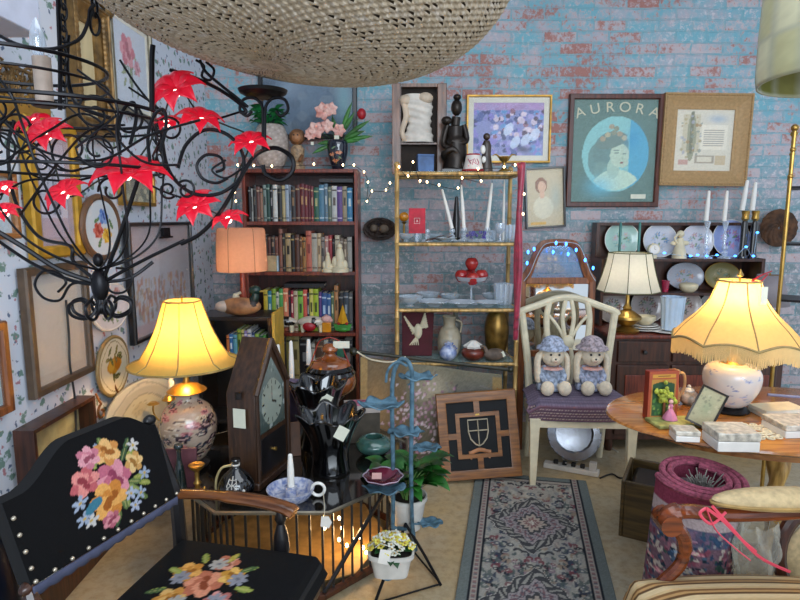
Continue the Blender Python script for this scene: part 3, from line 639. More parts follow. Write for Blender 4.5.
# yellow board standing at its right end
t = thing('board', 'narrow bright yellow board standing on edge beside the low black bookcase', 'board', (kx1+.02, KY+.05, 0))
B().bb(-.008, .008, -.10, .14, .0, zp(312, KY)).build('panel', mat('yellow_board', 'c8a03c', .5, 0, .1), t, bev=.002)
B().bb(-.0085, -.0070, -.09, .13, .05, zp(316, KY)).build('edge_strip', mat('pale_card', 'c8c4b0', .6), t)

# ------------------------------------------------------------------ bamboo etagere
EY0, EY1 = 3.36, 3.68
ex0, ex1 = xp(397, EY0, 1.3), xp(519, EY0, 1.3); ecx = (ex0+ex1)/2; eyc = (EY0+EY1)/2
ez = dict(top=zp(171, EY0), s2=zp(242, EY0), s3=zp(308, EY0), s4=zp(362, EY0), s5=.12)
t = thing('etagere', 'gilded bamboo etagere with glass shelves in the middle of the brick wall', 'shelf', (ecx, eyc, 0))
W, D = ex1-ex0, EY1-EY0
def bamboo(b, p0, p1, r=.013, step=.14):
    p0, p1 = Vector(p0), Vector(p1); L = (p1-p0).length; n = max(1, round(L/step)); pts, rad = [], []
    for k in range(n):
        for f_, q in ((.0, 1.28), (.03, 1.05), (.5, .95), (.97, 1.05)): pts.append(p0.lerp(p1, (k+f_)/n)); rad.append(r*q)
    pts.append(p1); rad.append(r*1.28); return b.tube(pts, rad, 10)
for sx in (-1, 1):
    for sy in (-1, 1):
        bamboo(B(), (sx*W/2, sy*D/2, 0), (sx*W/2, sy*D/2, ez['top']+.03)).ball((sx*W/2, sy*D/2, ez['top']+.035), .018, seg=10).build('post', M['bamboo'], t)
for k in ('top', 's2', 's3', 's4', 's5'):
    z = ez[k]-.014; b = B()
    for sy in (-1, 1): bamboo(b, (-W/2, sy*D/2, z), (W/2, sy*D/2, z), .011, .2)
    for sx in (-1, 1): bamboo(b, (sx*W/2, -D/2, z), (sx*W/2, D/2, z), .011, .2)
    f = b.build('shelf_frame', M['bamboo'], t)
    B().bb(-W/2+.008, W/2-.008, -D/2+.008, D/2-.008, .0115, .0135).build('glass_shelf', glass('shelf_glass', 'c8dcd8', .12), f, loc=(0, 0, z))
bamboo(B(), (.03, D/2, ez['s4']), (.03, D/2, ez['s3']-.02), .009).build('back_rail', M['bamboo'], t)
# red satin sash hanging on the right post
sash = B()
for k in range(3):
    sash.sheet(lambda u, v, k=k: (ex1-.028+u*.032+k*.004+.006*sin(v*9+k), EY0-.024-k*.006-.006*sin(u*PI), ez['top']+.045-v*(1.02-.06*k)), 4, 40)
tag(sash.build('ribbon', mat('red_satin', '9c1c3c', .35, 0, .2, 30, sheen=.5), solid=.002), 'long crimson ribbon draped down the right post of the bamboo shelf', 'ribbon')

# ------------------------------------------------------------------ dresser and plate hutch
DY0, DY1 = 3.44, 3.94; dx0 = xp(609, DY0, .7); dx1 = dx0+1.10; dz = zp(335, DY0)
t = thing('dresser', 'dark red-brown wooden dresser behind the round table', 'dresser', ((dx0+dx1)/2, (DY0+DY1)/2, 0))
W, D = dx1-dx0, DY1-DY0
B().bb(-W/2+.015, W/2-.015, -D/2+.02, D/2, .08, dz-.025).build('carcass', M['dark_wood'], t, bev=.004)
B().bb(-W/2, W/2, -D/2-.01, D/2, dz-.024, dz).build('top', M['red_wood'], t, bev=.006)
for k in range(3):
    w_ = (W-.1)/3; xc = -W/2+.05+w_*(k+.5)
    d = B().bb(xc-w_/2+.01, xc+w_/2-.01, -D/2+.004, -D/2+.019, dz-.17, dz-.04).build('drawer', M['dark_wood'], t, bev=.004)
    B().lathe([(.004, 0), (.004, .012), (.014, .018), (.012, .028), (.0, .03)], 14, (xc, -D/2+.003, dz-.105), Matrix.Rotation(PI/2, 3, 'X')).build('knob', M['black'], d)
    d = B().bb(xc-w_/2+.01, xc+w_/2-.01, -D/2+.004, -D/2+.019, .12, dz-.19).build('door', M['dark_wood'], t, bev=.004)
    B().bb(xc-w_/2+.06, xc+w_/2-.06, -D/2-.004, -D/2+.003, .18, dz-.25).build('door_panel', M['red_wood'], d, bev=.008)
for sx in (-1, 1):
    for sy in (-1, 1): B().lathe([(.02, 0), (.028, .03), (.024, .079)], 12, (sx*(W/2-.05), sy*(D/2-.06), 0)).build('foot', M['dark_wood'], t)
HY = 3.72; hx0, hx1 = xp(602, HY, 1.2), xp(766, HY, 1.2); htop = zp(223, HY)
hz = [zp(259, HY), zp(293, HY)]
t = thing('plate_hutch', 'dark wooden plate rack shelf standing on the dresser', 'shelf', ((hx0+hx1)/2, 3.83, dz+.002))
W = hx1-hx0; ht = htop-dz; s1 = hz[0]-dz; dwm = M['dark_wood']
for s in (-1, 1): B().prism([(0, 0), (.22, 0), (.22, .01), (.22, .01)], 0, 0) if False else B().bb(s*W/2, s*(W/2-.022), -.11, .11, 0, s1).bb(s*W/2, s*(W/2-.022), .02, .11, s1, ht).build('side_panel', dwm, t, bev=.002)
B().bb(-W/2+.023, W/2-.023, .03, .11, ht-.02, ht).build('top_panel', dwm, t, bev=.002)
for z in hz: B().bb(-W/2+.023, W/2-.023, -.11, .10, z-dz-.02, z-dz-.002).build('shelf', dwm, t, bev=.002)
B().bb(-W/2+.023, W/2-.023, .101, .11, .0, ht-.021).build('back_panel', dwm, t)

# ------------------------------------------------------------------ arched wooden mirror with blue lights
MY = 3.51; mx0, mx1 = xp(521, MY, 1.2), xp(597.5, MY, 1.2); mz1 = zp(239, MY); mw = mx1-mx0; mcx = (mx0+mx1)/2
t = thing('dresser_mirror', 'tall wooden mirror with an arched crest behind the painted chair', 'mirror', (mcx, MY, 0), rx=-.026)
def crest(off, n=28):
    pts = []
    for k in range(n+1):
        u = k/n; x = (u-.5)*(mw-2*off); a = abs(u-.5)*2
        z = mz1-off-.225*(1-1/(1+(a/.74)**7))-.035*a*a
        pts.append((x, z))
    return pts
zb = zp(281, MY)
o_, i_ = crest(0), crest(.042)
b = B(); rs = []
for (xo, zo), (xi, zi) in zip(o_, i_): rs.append([(xo, .012, zo), (xo, -.012, zo), ((xo+xi)/2, -.022, (zo+zi)/2), (xi, -.012, zi), (xi, .012, zi)])
b.rings(rs); b.build('arched_crest', M['mid_wood'], t)
zs = o_[0][1]
for s in (-1, 1): B().bb(s*(mw/2), s*(mw/2-.038), -.018, .014, .0, zs-.0).build('stile', M['mid_wood'], t, bev=.004)
for z in (zb, .62): B().bb(-mw/2+.039, mw/2-.039, -.016, .012, z-.02, z+.02).build('cross_rail', M['mid_wood'], t, bev=.004)
poly = [(x, z) for x, z in i_] + [(mw/2-.038, zb+.02), (-mw/2+.038, zb+.02)]
B().prism([(-mw/2+.036, .64), (mw/2-.036, .64), (mw/2-.036, zb-.018), (-mw/2+.036, zb-.018)], -.002, .006).build('mirror_glass', M['mirror'], t)
B().prism([(mw/2-.036, zb+.018)]+[(-mw/2+.036, zb+.018)]+[(x*.99, z) for x, z in i_], .002, .008).build('crest_pane', glass('crest_glass', 'd8ecff', .12), t)
lt = thing('blue_string_lights', 'string of blue lights along the arched mirror crest', 'string lights', (mcx, MY-.03, 0))
B().tube(spline([(x, -.004*(k % 2), z-.004) for k, (x, z) in enumerate(crest(.014, 12))], 4), .0022, 5).build('cable', mat('clear_cable', 'a8c0d0', .4), lt)
for px, py in ((528, 252), (534, 249), (527, 263), (556, 243), (566, 244), (553, 252), (568, 254), (585, 260), (593, 268), (576, 250)):
    q = P(px, py, MY-.035); B().ball((q.x-mcx, -.008, q.z), .0075, (1, 1, 1.6), seg=8).build('bulb', M['bluebulb'], lt)

# ------------------------------------------------------------------ painted white chair
t = thing('side_chair', 'cream painted shield-back chair with a purple woven seat', 'chair', (xp(575, 3.17, .45), 3.17, 0), -.05)
t.scale = (1.10, .95, 1)
cm = M['cream']; sw, sd, sz = .52, .44, .40
for s in (-1, 1):
    b = B(); b.rings([[(s*.235+dx*q, -.20+dy*q, z) for dx, dy in ((-1, -1), (1, -1), (1, 1), (-1, 1))] for z, q in ((0, .013), (.05, .016), (.30, .022), (sz-.01, .026))]); b.build('leg', cm, t, bev=.003)
    B().tube(spline([(s*.20, .24, 0), (s*.20, .20, .2), (s*.205, .19, .4), (s*.215, .215, .6), (s*.238, .24, .80), (s*.25, .25, .90)], 6), [.018]*12+[.02]*19, 8).build('rear_post', cm, t)
B().bb(-.235, .235, -.215, -.19, sz-.06, sz-.01).bb(-.21, .21, .17, .195, sz-.06, sz-.01).bb(-.235, -.21, -.19, .17, sz-.06, sz-.01).bb(.21, .235, -.19, .17, sz-.06, sz-.01).build('seat_rail', cm, t)
# crest rail: rises to a centre peak
B().tube(spline([(-.262, .25, .885), (-.245, .25, .905), (-.17, .255, .935), (-.07, .26, .975), (0, .26, .985), (.07, .26, .975), (.17, .255, .935), (.245, .25, .905), (.262, .25, .885)], 6), .021, 8).build('crest_rail', cm, t)
b = B()
b.tube(spline([(-.016, .255, .97), (-.030, .245, .86), (-.014, .235, .72), (-.026, .22, .6), (-.012, .20, .44)], 6), .012, 8); b.tube(spline([(.016, .255, .97), (.030, .245, .86), (.014, .235, .72), (.026, .22, .6), (.012, .20, .44)], 6), .012, 8)
for s in (-1, 1):
    b.tube(spline([(s*.10, .255, .965), (s*.115, .25, .86), (s*.105, .235, .72), (s*.08, .215, .58), (s*.07, .20, .45)], 8), .017, 8)
    b.tube(spline([(s*.105, .25, .88), (s*.06, .245, .82), (s*.02, .24, .74)], 6), .009, 8)
b.ball((0, .225, .72), .034, (1, .4, 1.3)); b.build('pierced_splat', cm, t)
c = Canvas(90, 70, '6c6074', 1, 41)
for k in range(30): c.rect(0, 1, k/30, k/30+.016, ['84788c', '5c5064'][k % 2], .7)
for k in range(40): c.rect(k/40, k/40+.01, 0, 1, '584c60', .5)
c.rect(0, 1, 0, .26, '6c4450', .55)
for r_ in range(5): c.rect(0, 1, .02+r_*.05, .035+r_*.05, ['4c2834', '2c2430'][r_ % 2], .8)
for r_ in range(4):
    for k in range(36): c.ell((k+.5*(r_ % 2))/36, .045+r_*.05, .007, .009, 'b8a898')
c.grain(.12)
def seatf(u, v):
    # v 0..0.3 front face, then top surface
    if v < .26: a = v/.26; y = -.235-.012*sin(a*PI/2); z = sz-.02+a*.085; e = 1
    else: a = (v-.26)/.74; y = -.235+a*.43; z = sz+.065+.022*sin(a*PI)**.5+.0; e = 1
    x = (u-.5)*2; wd = .265-.03*max(0, (v-.3))
    zz = z-(.035*max(0, abs(x)-.8)/.2)*(1 if v >= .2 else .3)
    return (x*wd, y+.03*(x*x)*(1 if v < .4 else 0), zz)
c.mesh('seat', seatf, painted('woven_cloth', .9, 0, .3, 120), t, solid=.03)

# ------------------------------------------------------------------ round table
TX, TY, TZ, TR = 1.445, 2.10, .72, .38
TSX = .655/.38
t = thing('round_table', 'oval honey wood pedestal table in front of the dresser', 'table', (TX, TY, 0))
B().lathe([(0, TZ-.026), (TR-.03, TZ-.026), (TR-.012, TZ-.022), (TR, TZ-.012), (TR-.002, TZ-.004), (TR-.008, TZ), (0, TZ)], 72, sx=TSX).build('tabletop', M['table_wood'], t)
B().lathe([(0, TZ-.075), (TR-.10, TZ-.075), (TR-.10, TZ-.0265), (0, TZ-.0265)], 48, sx=TSX).build('apron', M['oak'], t)
def twist(z0, z1, r, turns, n=60, seg=20, lobes=2):
    rs = []
    for i in range(n+1):
        z = z0+(z1-z0)*i/n; rs.append([((r+r*.28*cos(lobes*(2*PI*k/seg)-turns*2*PI*i/n))*cos(2*PI*k/seg), (r+r*.28*cos(lobes*(2*PI*k/seg)-turns*2*PI*i/n))*sin(2*PI*k/seg), z) for k in range(seg)])
    return rs
b = B(); b.rings(twist(.20, .62, .034, 2.2)); b.lathe([(.03, .62), (.06, .64), (.06, .645), (.035, .65)], 24); b.build('twisted_column', M['pale_wood'], t)
b = B().lathe([(.02, .12), (.05, .13), (.055, .16), (.03, .20)], 24)
b.build('column_base', M['pale_wood'], t)
for k in range(3):
    a = 2*PI*k/3+.5; B().tube(spline([(.03*cos(a), .03*sin(a), .16), (.14*cos(a), .14*sin(a), .13), (.26*cos(a), .26*sin(a), .05), (.32*cos(a), .32*sin(a), .02)], 6), [.024]*10+[.018]*9, 8).build('leg', M['mid_wood'], t)

# ------------------------------------------------------------------ slatted table with dark glass top
QX, QY, QZ, QR = -.46, 2.44, .41, .53
t = thing('slatted_table', 'low octagonal dark table with slatted sides and smoky glass top', 'table', (QX, QY, 0))
oct_ = lambda r, a0=PI/8: [(r*cos(a0+k*PI/4), r*sin(a0+k*PI/4)) for k in range(8)]
B().plate(oct_(QR), QZ-.012, QZ).build('glass_top', mat('smoky_glass', '1c1814', .06, .1, .1, coat=1), t, bev=.002)
B().tube([(x, y, QZ-.006) for x, y in oct_(QR+.003)], .008, 6, closed=True).build('metal_edge', mat('dull_steel', '8c8474', .3, .8, .1), t)
rr = oct_(.44); b = B()
for z in (.02, QZ-.035): b.tube([(x, y, z) for x, y in rr], .018, 6, closed=True)
b.build('rim_frame', M['dark_wood'], t)
for k in range(8):
    p0, p1 = Vector((*rr[k], 0)), Vector((*rr[(k+1) % 8], 0)); b = B()
    for j in range(7):
        q = p0.lerp(p1, j/7); b.box((q.x, q.y, QZ/2-.005), (.009, .009, QZ-.07))
    if k in (6, 7): b.tube([(p0.x*1.02, p0.y*1.02, .04), (p1.x*1.02, p1.y*1.02, QZ-.05)], .009, 6)
    b.build('slat_panel', M['black'], t)
B().lathe([(0, .03), (.40, .03), (.40, .035), (0, .035)], 8).build('lit_floor_disc', mat('lit_floor_tan', 'b48c50', .6), t)  # added disc, coloured like the warmly lit floor seen through the slats
lt = thing('warm_string_lights', 'string of warm lights glowing inside the slatted table', 'string lights', (QX, QY, 0))
pts = [P(px, py, Y_) for px, py, Y_ in ((322, 540, 2.12), (325, 532, 2.1), (337, 530, 2.14), (340, 540, 2.13), (337, 552, 2.13), (345, 558, 2.14), (352, 552, 2.18), (358, 549, 2.2), (362, 560, 2.2), (365, 565, 2.2))]
pts = [Vector((p.x, p.y+.08, p.z)) for p in pts]
B().tube(spline([(p.x-QX, p.y-QY, p.z) for p in pts], 4), .0025, 5).build('cable', M['cable'], lt)
for p in pts: B().ball((p.x-QX, p.y-QY, p.z+.006), .0065, (1, 1, 1.5), seg=8).build('bulb', M['bulb'], lt)
for i_ in (2, 7):
    l_ = bpy.data.lights.new('string_glow', 'POINT'); l_.energy = 1.3; l_.color = (1, .6, .25); l_.shadow_soft_size = .03
    o = bpy.data.objects.new('string_glow', l_); COL.objects.link(o); o.parent = lt; o.location = (pts[i_].x-QX, pts[i_].y-QY+.04, pts[i_].z)
# ------------------------------------------------------------------ runner rug
rc = Canvas(120, 280, '94928a', 1, 51)
U, V = rc.U, rc.V
rc.grain(.0)
def field(c):
    c.speck(420, ['74787c', 'a4a296', '887c78', '646c74', 'b0aa9c', '7c706c'], .012, .035, (.12, .88, .03, .97), .55, .5)
    navy, wine, ivory = '20242e', '6c3c44', 'b8b4a8'
    for _ in range(110):
        x, y = c.r.uniform(.17, .5), c.r.uniform(.04, .96); col = [navy, wine, '4c5460', '7c6470'][c.r.randint(4)]; a = c.r.uniform(0, PI)
        for xx, aa in ((x, a), (1-x, PI-a)):
            c.ell(xx, y, .028, .011*1, col, aa*0, .8) if _ % 2 else c.ell(xx, y, .018, .006, col, 0, .9)
            c.ell(xx, y, .011, .003, ivory, 0, .9)
    for _ in range(230):
        x, y = c.r.uniform(.16, .5), c.r.uniform(.02, .98); a0 = c.r.uniform(0, 2*PI); rr_ = c.r.uniform(.012, .035); col = [navy, '343c4c', wine, '505a58', '8c7c6c'][c.r.randint(5)]; n_ = c.r.randint(4, 8)
        for i_ in range(n_):
            q_ = a0+i_*.55
            for xx in (x+rr_*cos(q_), 1-x-rr_*cos(q_)): c.ell(xx, y+rr_*sin(q_)*.42, .0075, .0034*2.35*.42*2, col, 0, .85)
    for cy in (.635, .19):
        d = np.abs(U-.5)/.36+np.abs(V-cy)/.190; wv = .05*np.sin(np.arctan2((V-cy)*2.35, U-.5)*12)
        d = d+wv
        c.put(d < 1.0, 'a8a49c'); c.put((d < .98) & (d > .68), navy, .9)
        ang = np.arctan2((V-cy)*2.35, U-.5)
        c.put((d < .92) & (d > .74) & (np.sin(ang*26+d*30) > .2), '98968e', .9); c.put((d < .70) & (d > .40), '948c8c'); c.put((d < .62) & (d > .46) & (np.sin(ang*22-d*24) > 0), wine, .7); c.put((d < .66) & (d > .42) & (np.sin(ang*30+d*50) > .6), '3c4450', .8)
        c.put((d < .40) & (d > .30), navy, .9); c.put(d < .30, 'a4988c'); c.put((d < .18), wine, .8); c.put(d < .08, ivory)
field(rc)
for x0, x1, col in ((0, .07, '666e6c'), (.07, .088, '1c2028'), (.088, .130, '989088'), (.130, .142, '1c2028')):
    rc.put((U >= x0) & (U < x1), col); rc.put((1-U >= x0) & (1-U < x1), col); rc.put((V*2.35 >= x0) & (V*2.35 < x1) & (U > x0) & (U < 1-x0), col); rc.put(((1-V)*2.35 >= x0) & ((1-V)*2.35 < x1) & (U > x0) & (U < 1-x0), col)
m_ = ((U > .098) & (U < .122)) | ((1-U > .098) & (1-U < .122)); rc.put(m_ & (np.sin(V*300) > .1), '74484c', .7); rc.put(m_ & (np.sin(V*300+2) > .8), '3c4858', .7)
rc.grain(.14)
A, Bp = PZ(530, 478, 0), PZ(535.5, 600, 0); dr = (Bp-A).normalized(); sd = Vector((-dr.y, dr.x, 0)); 
def rugf(u, v): p = A+dr*(1-v)*1.42 + sd*(u-.5)*.605; return (p.x, p.y, .012+.001*sin(v*40))
o = tag(rc.mesh('runner_rug', rugf, painted('rug_pile', .95, 0, .3, 300, .2), solid=.01), 'grey and navy oriental runner rug with diamond medallions on the floor', 'rug')

# ------------------------------------------------------------------ lamps
def bulb_light(t, z, power, col=(1, .66, .32), r=.03, off=(0, 0)):
    l = bpy.data.lights.new('lamp_bulb', 'POINT'); l.energy = power; l.color = col; l.shadow_soft_size = r
    o = bpy.data.objects.new('bulb_light', l); COL.objects.link(o); o.parent = t; o.location = (*off, z)
    B().ball((off[0], off[1], z-.01), .022, (1, 1, 1.2), 12).build('light_bulb', emit('hot_bulb', 'ffd9a0', 5), t)
def ribs(b, prof, n, r, a0=0, seg=None, poly=False):
    for k in range(n):
        a = a0+2*PI*k/n; b.tube([((q+.0015)*cos(a), (q+.0015)*sin(a), z) for q, z in prof], r, 5)
    return b
# left lamp: bell shade, floral ginger jar
LY = 2.34; lx = xp(186, LY, .8); z0 = QZ+.002
t = thing('table_lamp', 'lit table lamp with yellow bell shade on a dark floral jar', 'lamp', (lx, LY, z0+.001))
mm = mpp(LY, 1.0); zt, zbm = zp(301, LY)-z0, zp(371, LY)-z0+.034
prof = [(17.5*mm, zt), (20.5*mm, zt-.04), (26*mm, zt-.11), (34*mm, zt-.18), (43*mm, zt-.24), (54*mm, zbm)]
sm = shade_mat('yellow_silk', 'ecc468', .38)
def octshade(b, prof, seg=96, n=8, k_=.012): return b.lathe(prof, seg, wob=lambda a, z: 1-k_*(1-abs(cos(a*n/2))), caps=(False, False))
s_ = octshade(B(), prof).build('lamp_shade', sm, t, smooth=60)
ribs(B(), prof, 8, .0028, .2).build('shade_rib', mat('shade_trim', 'a88c50', .8), s_)
for q, z in (prof[0], prof[-1]): B().tube([(q*cos(a/24*PI), q*sin(a/24*PI), z) for a in range(48)], .004, 6, closed=True).build('shade_trim', MATS['shade_trim'], s_)
jc = Canvas(110, 60, 'b4a290', 1, 61)
for k in range(120): jc.rose(jc.r.uniform(0, 1), jc.r.uniform(.1, .9), jc.r.uniform(.02, .05), [('2c2430', '4c3c44', 'c8a8a0'), ('a86c6c', 'c89090', '6c3c44'), ('d0c4b0', 'bca890', '5c4c40'), ('4c5460', '2c3038', 'b8a090')][k % 4], rot=k)
jc.speck(90, ['2c242c', '5c4c50', 'd8ccb8', '8c6c5c'], .006, .016); jc.grain(.06)
jp = [(.055, .03), (.075, .052), (.102, .105), (.115, .16), (.114, .20), (.094, .25), (.06, .28), (.046, .293), (.048, .31), (.060, .32)]
def lathef(prof, sx=1, sy=1):
    L = [0]
    for i in range(1, len(prof)): L.append(L[-1]+math.dist(prof[i-1], prof[i]))
    def f(u, v):
        s = v*L[-1]; i = 1
        while i < len(L)-1 and L[i] < s: i += 1
        q = (s-L[i-1])/(L[i]-L[i-1]); r = prof[i-1][0]+(prof[i][0]-prof[i-1][0])*q; z = prof[i-1][1]+(prof[i][1]-prof[i-1][1])*q
        return (r*cos(2*PI*u)*sx, r*sin(2*PI*u)*sy, z)
    return f
def smoothprof(p, n=6): return [(q.x, q.y) for q in spline([(a, b, 0) for a, b in p], n)]
jc.mesh('jar_body', lathef(smoothprof(jp)), painted('glazed_paint', .2, .5), t)
B().lathe([(0, 0), (.075, 0), (.08, .012), (.06, .03), (0, .03)], 32).build('foot', M['black'], t)
B().lathe([(.058, .32), (.06, .33), (.080, .328), (.05, .35), (.018, .36), (.012, .37), (.012, zbm+.08), (.004, zbm+.085), (.004, zt+.02), (0, zt+.02)], 24).build('brass_cap', M['brass'], t)
bulb_light(t, zbm+.12, 17, (1, .64, .27), .035)

# right lamp: scalloped shade with fringe on delft jar
RY = 2.14; rx_ = xp(735, RY, 1.0)
t = thing('fringed_lamp', 'lit lamp with fringed scalloped yellow shade on blue and white jar', 'lamp', (rx_, RY, TZ+.001), .2)
mm = mpp(RY, 1.0); zt, zbm = zp(281, RY)-TZ, zp(346, RY)-TZ+.03
prof = smoothprof([(19*mm, zt), (22*mm, zt-.035), (27*mm, zt-.08), (37*mm, zt-.128), (47*mm, zt-.165), (54.5*mm, zt-.198), (58.5*mm, zbm)], 4)
def scallop(u, v, prof=prof):
    a = 2*PI*u; n = 8; p = abs(cos(a*n/2)); s = v*(len(prof)-1); i = min(int(s), len(prof)-2); q = s-i
    r = prof[i][0]*(1-q)+prof[i+1][0]*q; z = prof[i][1]*(1-q)+prof[i+1][1]*q
    e = v**3; r *= 1-.035*(1-p)*(.3+v)*-1 if False else 1-.03*p*(.3+v)
    return (r*cos(a), r*sin(a), z+.018*e*p-.006*e)
ys = shade_mat('gold_silk', 'f6d898', .62)
s_ = B().sheet(scallop, 128, 24).build('lamp_shade', ys, t, smooth=60)
b = B()
for k in range(8): b.tube([scallop((k+.5)/8-.0+.0, v/24) for v in range(25)], .0028, 5)
b.tube([scallop(k/128, 1) for k in range(128)], .0045, 6, closed=True); b.tube([scallop(k/64, 0) for k in range(64)], .004, 6, closed=True)
b.build('shade_ribs', mat('grey_trim', '9c8858', .8), s_)
b = B(); fr = random.Random(5)
for k in range(440):
    p = Vector(scallop((k+.5)/440, 1)); l = .062+fr.uniform(-.006, .004)
    b.tube([p, (p.x*1.005, p.y*1.005, p.z-l*.5), (p.x*1.0+fr.uniform(-.002, .002), p.y*1.0, p.z-l)], .0015, 3)
tag(b.build('fringe', shade_mat('fringe_thread', 'ecd8a0', .35), s_, smooth=0), kind='stuff')
jc = Canvas(110, 60, 'cfc9c4', 1, 62)
for k in range(46): 
    x, y = jc.r.uniform(0, 1), jc.r.uniform(.15, .85); jc.daisy(x, y, jc.r.uniform(.012, .03), ['8c9cc4', '7080b0', 'a8b0cc'][k % 3], '4c5888', 5, k)
    jc.line(x, y, x+jc.r.uniform(-.05, .05), y+jc.r.uniform(-.1, .1), .004, '8890ac')
jc.speck(24, ['8c6c94', '5c6cac', '4c5890'], .004, .009)
jc.mesh('jar_body', lathef(smoothprof([(.045, .022), (.066, .04), (.092, .085), (.101, .125), (.097, .158), (.078, .180), (.045, .188)])), painted('glazed_paint', .2, .5), t)
B().lathe([(0, 0), (.066, 0), (.07, .006), (.058, .018), (.046, .024), (0, .024)], 32).build('foot', M['iron'], t)
B().lathe([(.045, .187), (.03, .20), (.012, .22), (.012, .33), (.018, .335), (.018, .36), (.004, .365), (.004, zt+.015), (.012, zt+.02), (0, zt+.045)], 20).build('brass_stem', M['brass'], t)
bulb_light(t, zbm+.14, 8.5, (1, .62, .24), .035)
B().bb(.0, .028, -19*mm-.03, -19*mm-.027, zt-.075, zt-.012).build('price_tag', M['tagp'], t)
rb = B().tube(spline([P(752, 281, RY-.02), P(760, 276, RY-.03), P(772, 271, RY-.03)], 5), [.004, .002], 5).tube(spline([P(752, 281, RY-.02), P(760, 282, RY-.05), P(768, 274, RY-.05)], 5), [.004, .002], 5)
tag(rb.build('ribbon', M['red']), 'small red ribbon tied to the top of the fringed lampshade', 'ribbon')

# small brass lamp on dresser
SY = 3.54; t = thing('brass_lamp', 'small lit brass lamp with cream panelled shade on the dresser', 'lamp', (xp(628, SY, 1.0), SY, dz+.001))
mm = mpp(SY, 1.0); zt, zbm = zp(253, SY)-dz, zp(291, SY)-dz
def panel_shade(b, r0, z0_, r1, z1_, n=8, a0=PI/8):
    rs = []
    for v in range(5):
        q = v/4; r = r0+(r1-r0)*q-.006*sin(PI*q); z = z0_+(z1_-z0_)*q; rs.append([(r*cos(a0+2*PI*k/n), r*sin(a0+2*PI*k/n), z) for k in range(n)])
    return b.rings(rs, caps=(False, False)), rs
b, rs = panel_shade(B(), 20*mm, zt, 30*mm, zbm); s_ = b.build('lamp_shade', shade_mat('cream_silk', 'f0ecdc', .5), t, smooth=0)
b = B()
for k in range(8): b.tube([(r[k][0]*1.01, r[k][1]*1.01, r[k][2]) for r in rs], .0025, 5)
for r in (rs[0], rs[-1]): b.tube(r, .0035, 6, closed=True)
b.build('shade_trim', mat('olive_trim', '6c6c4c', .8), s_)
B().lathe([(0, 0), (.075, 0), (.08, .012), (.05, .028), (.03, .04), (.07, .062), (.088, .085), (.085, .10), (.05, .125), (.022, .14), (.03, .15), (.018, .165), (.012, .18), (.012, zbm+.06), (0, zbm+.065)], 32).build('brass_base', M['brass'], t)
bulb_light(t, zbm+.09, 1.5, (1, .9, .72), .03)

# peach lamp
PY_ = 3.30; t = thing('peach_lamp', 'lit lamp with peach drum shade and red wooden stem on the low bookcase', 'lamp', (xp(242, PY_, 1.2), PY_, ktop+.001))
mm = mpp(PY_, 1.2); zt, zbm = zp(228, PY_)-ktop, zp(271, PY_)-ktop
prof = smoothprof([(21*mm, zt), (23*mm, zt-.02), (24*mm, (zt+zbm)/2), (24.5*mm, zbm+.02), (24*mm, zbm)], 4)
s_ = B().lathe(prof, 48, caps=(False, False)).build('lamp_shade', shade_mat('peach_cloth', 'eeb898', .6), t)
ribs(B(), prof, 6, .0018, .25).build('shade_rib', mat('peach_trim', 'b07c5c', .8), s_)
B().lathe([(0, 0), (.07, 0), (.07, .015), (.02, .03), (.016, .06), (.022, .10), (.016, .14), (.016, zbm+.03), (0, zbm+.035)], 16).build('wooden_stem', mat('cherry_stem', '9c3c20', .35, 0, .15, coat=.4), t)
bulb_light(t, zbm+.07, 4.2, (1, .68, .42), .02, (0, -.01))
B().tube(spline([(-.035, -.02, .0), (-.038, -.03, .06), (-.03, -.03, .10), (-.005, -.03, .115)], 6), [.008]*9+[.02]*4+[.008]*6, 8).build('horn_finial', M['cream'], t)

# plain grey shade lamp far right on the dresser
GY = 3.60; t = thing('grey_lamp', 'unlit lamp with plain grey shade behind the fringed lamp', 'lamp', (xp(768, GY, .95), GY, dz+.001))
mm = mpp(GY, 1.0); zt, zbm = zp(275, GY)-dz, zp(305, GY)-dz
s_ = B().lathe([(11*mm, zt), (19*mm, zbm)], 40, caps=(False, False)).build('lamp_shade', shade_mat('grey_cloth', 'b0a8ac', .3), t, solid=.002)
B().lathe([(0, 0), (.06, 0), (.05, .02), (.02, .04), (.045, .09), (.04, .13), (.012, .17), (.01, zt-.02), (0, zt-.02)], 24).build('base', M['white'], t)
B().tube([(-11*mm, 0, zt-.004), (11*mm, 0, zt-.004)], .002, 5).tube([(0, 0, zt-.02), (0, 0, zt+.012)], .005, 6).build('harp', M['brass'], t)

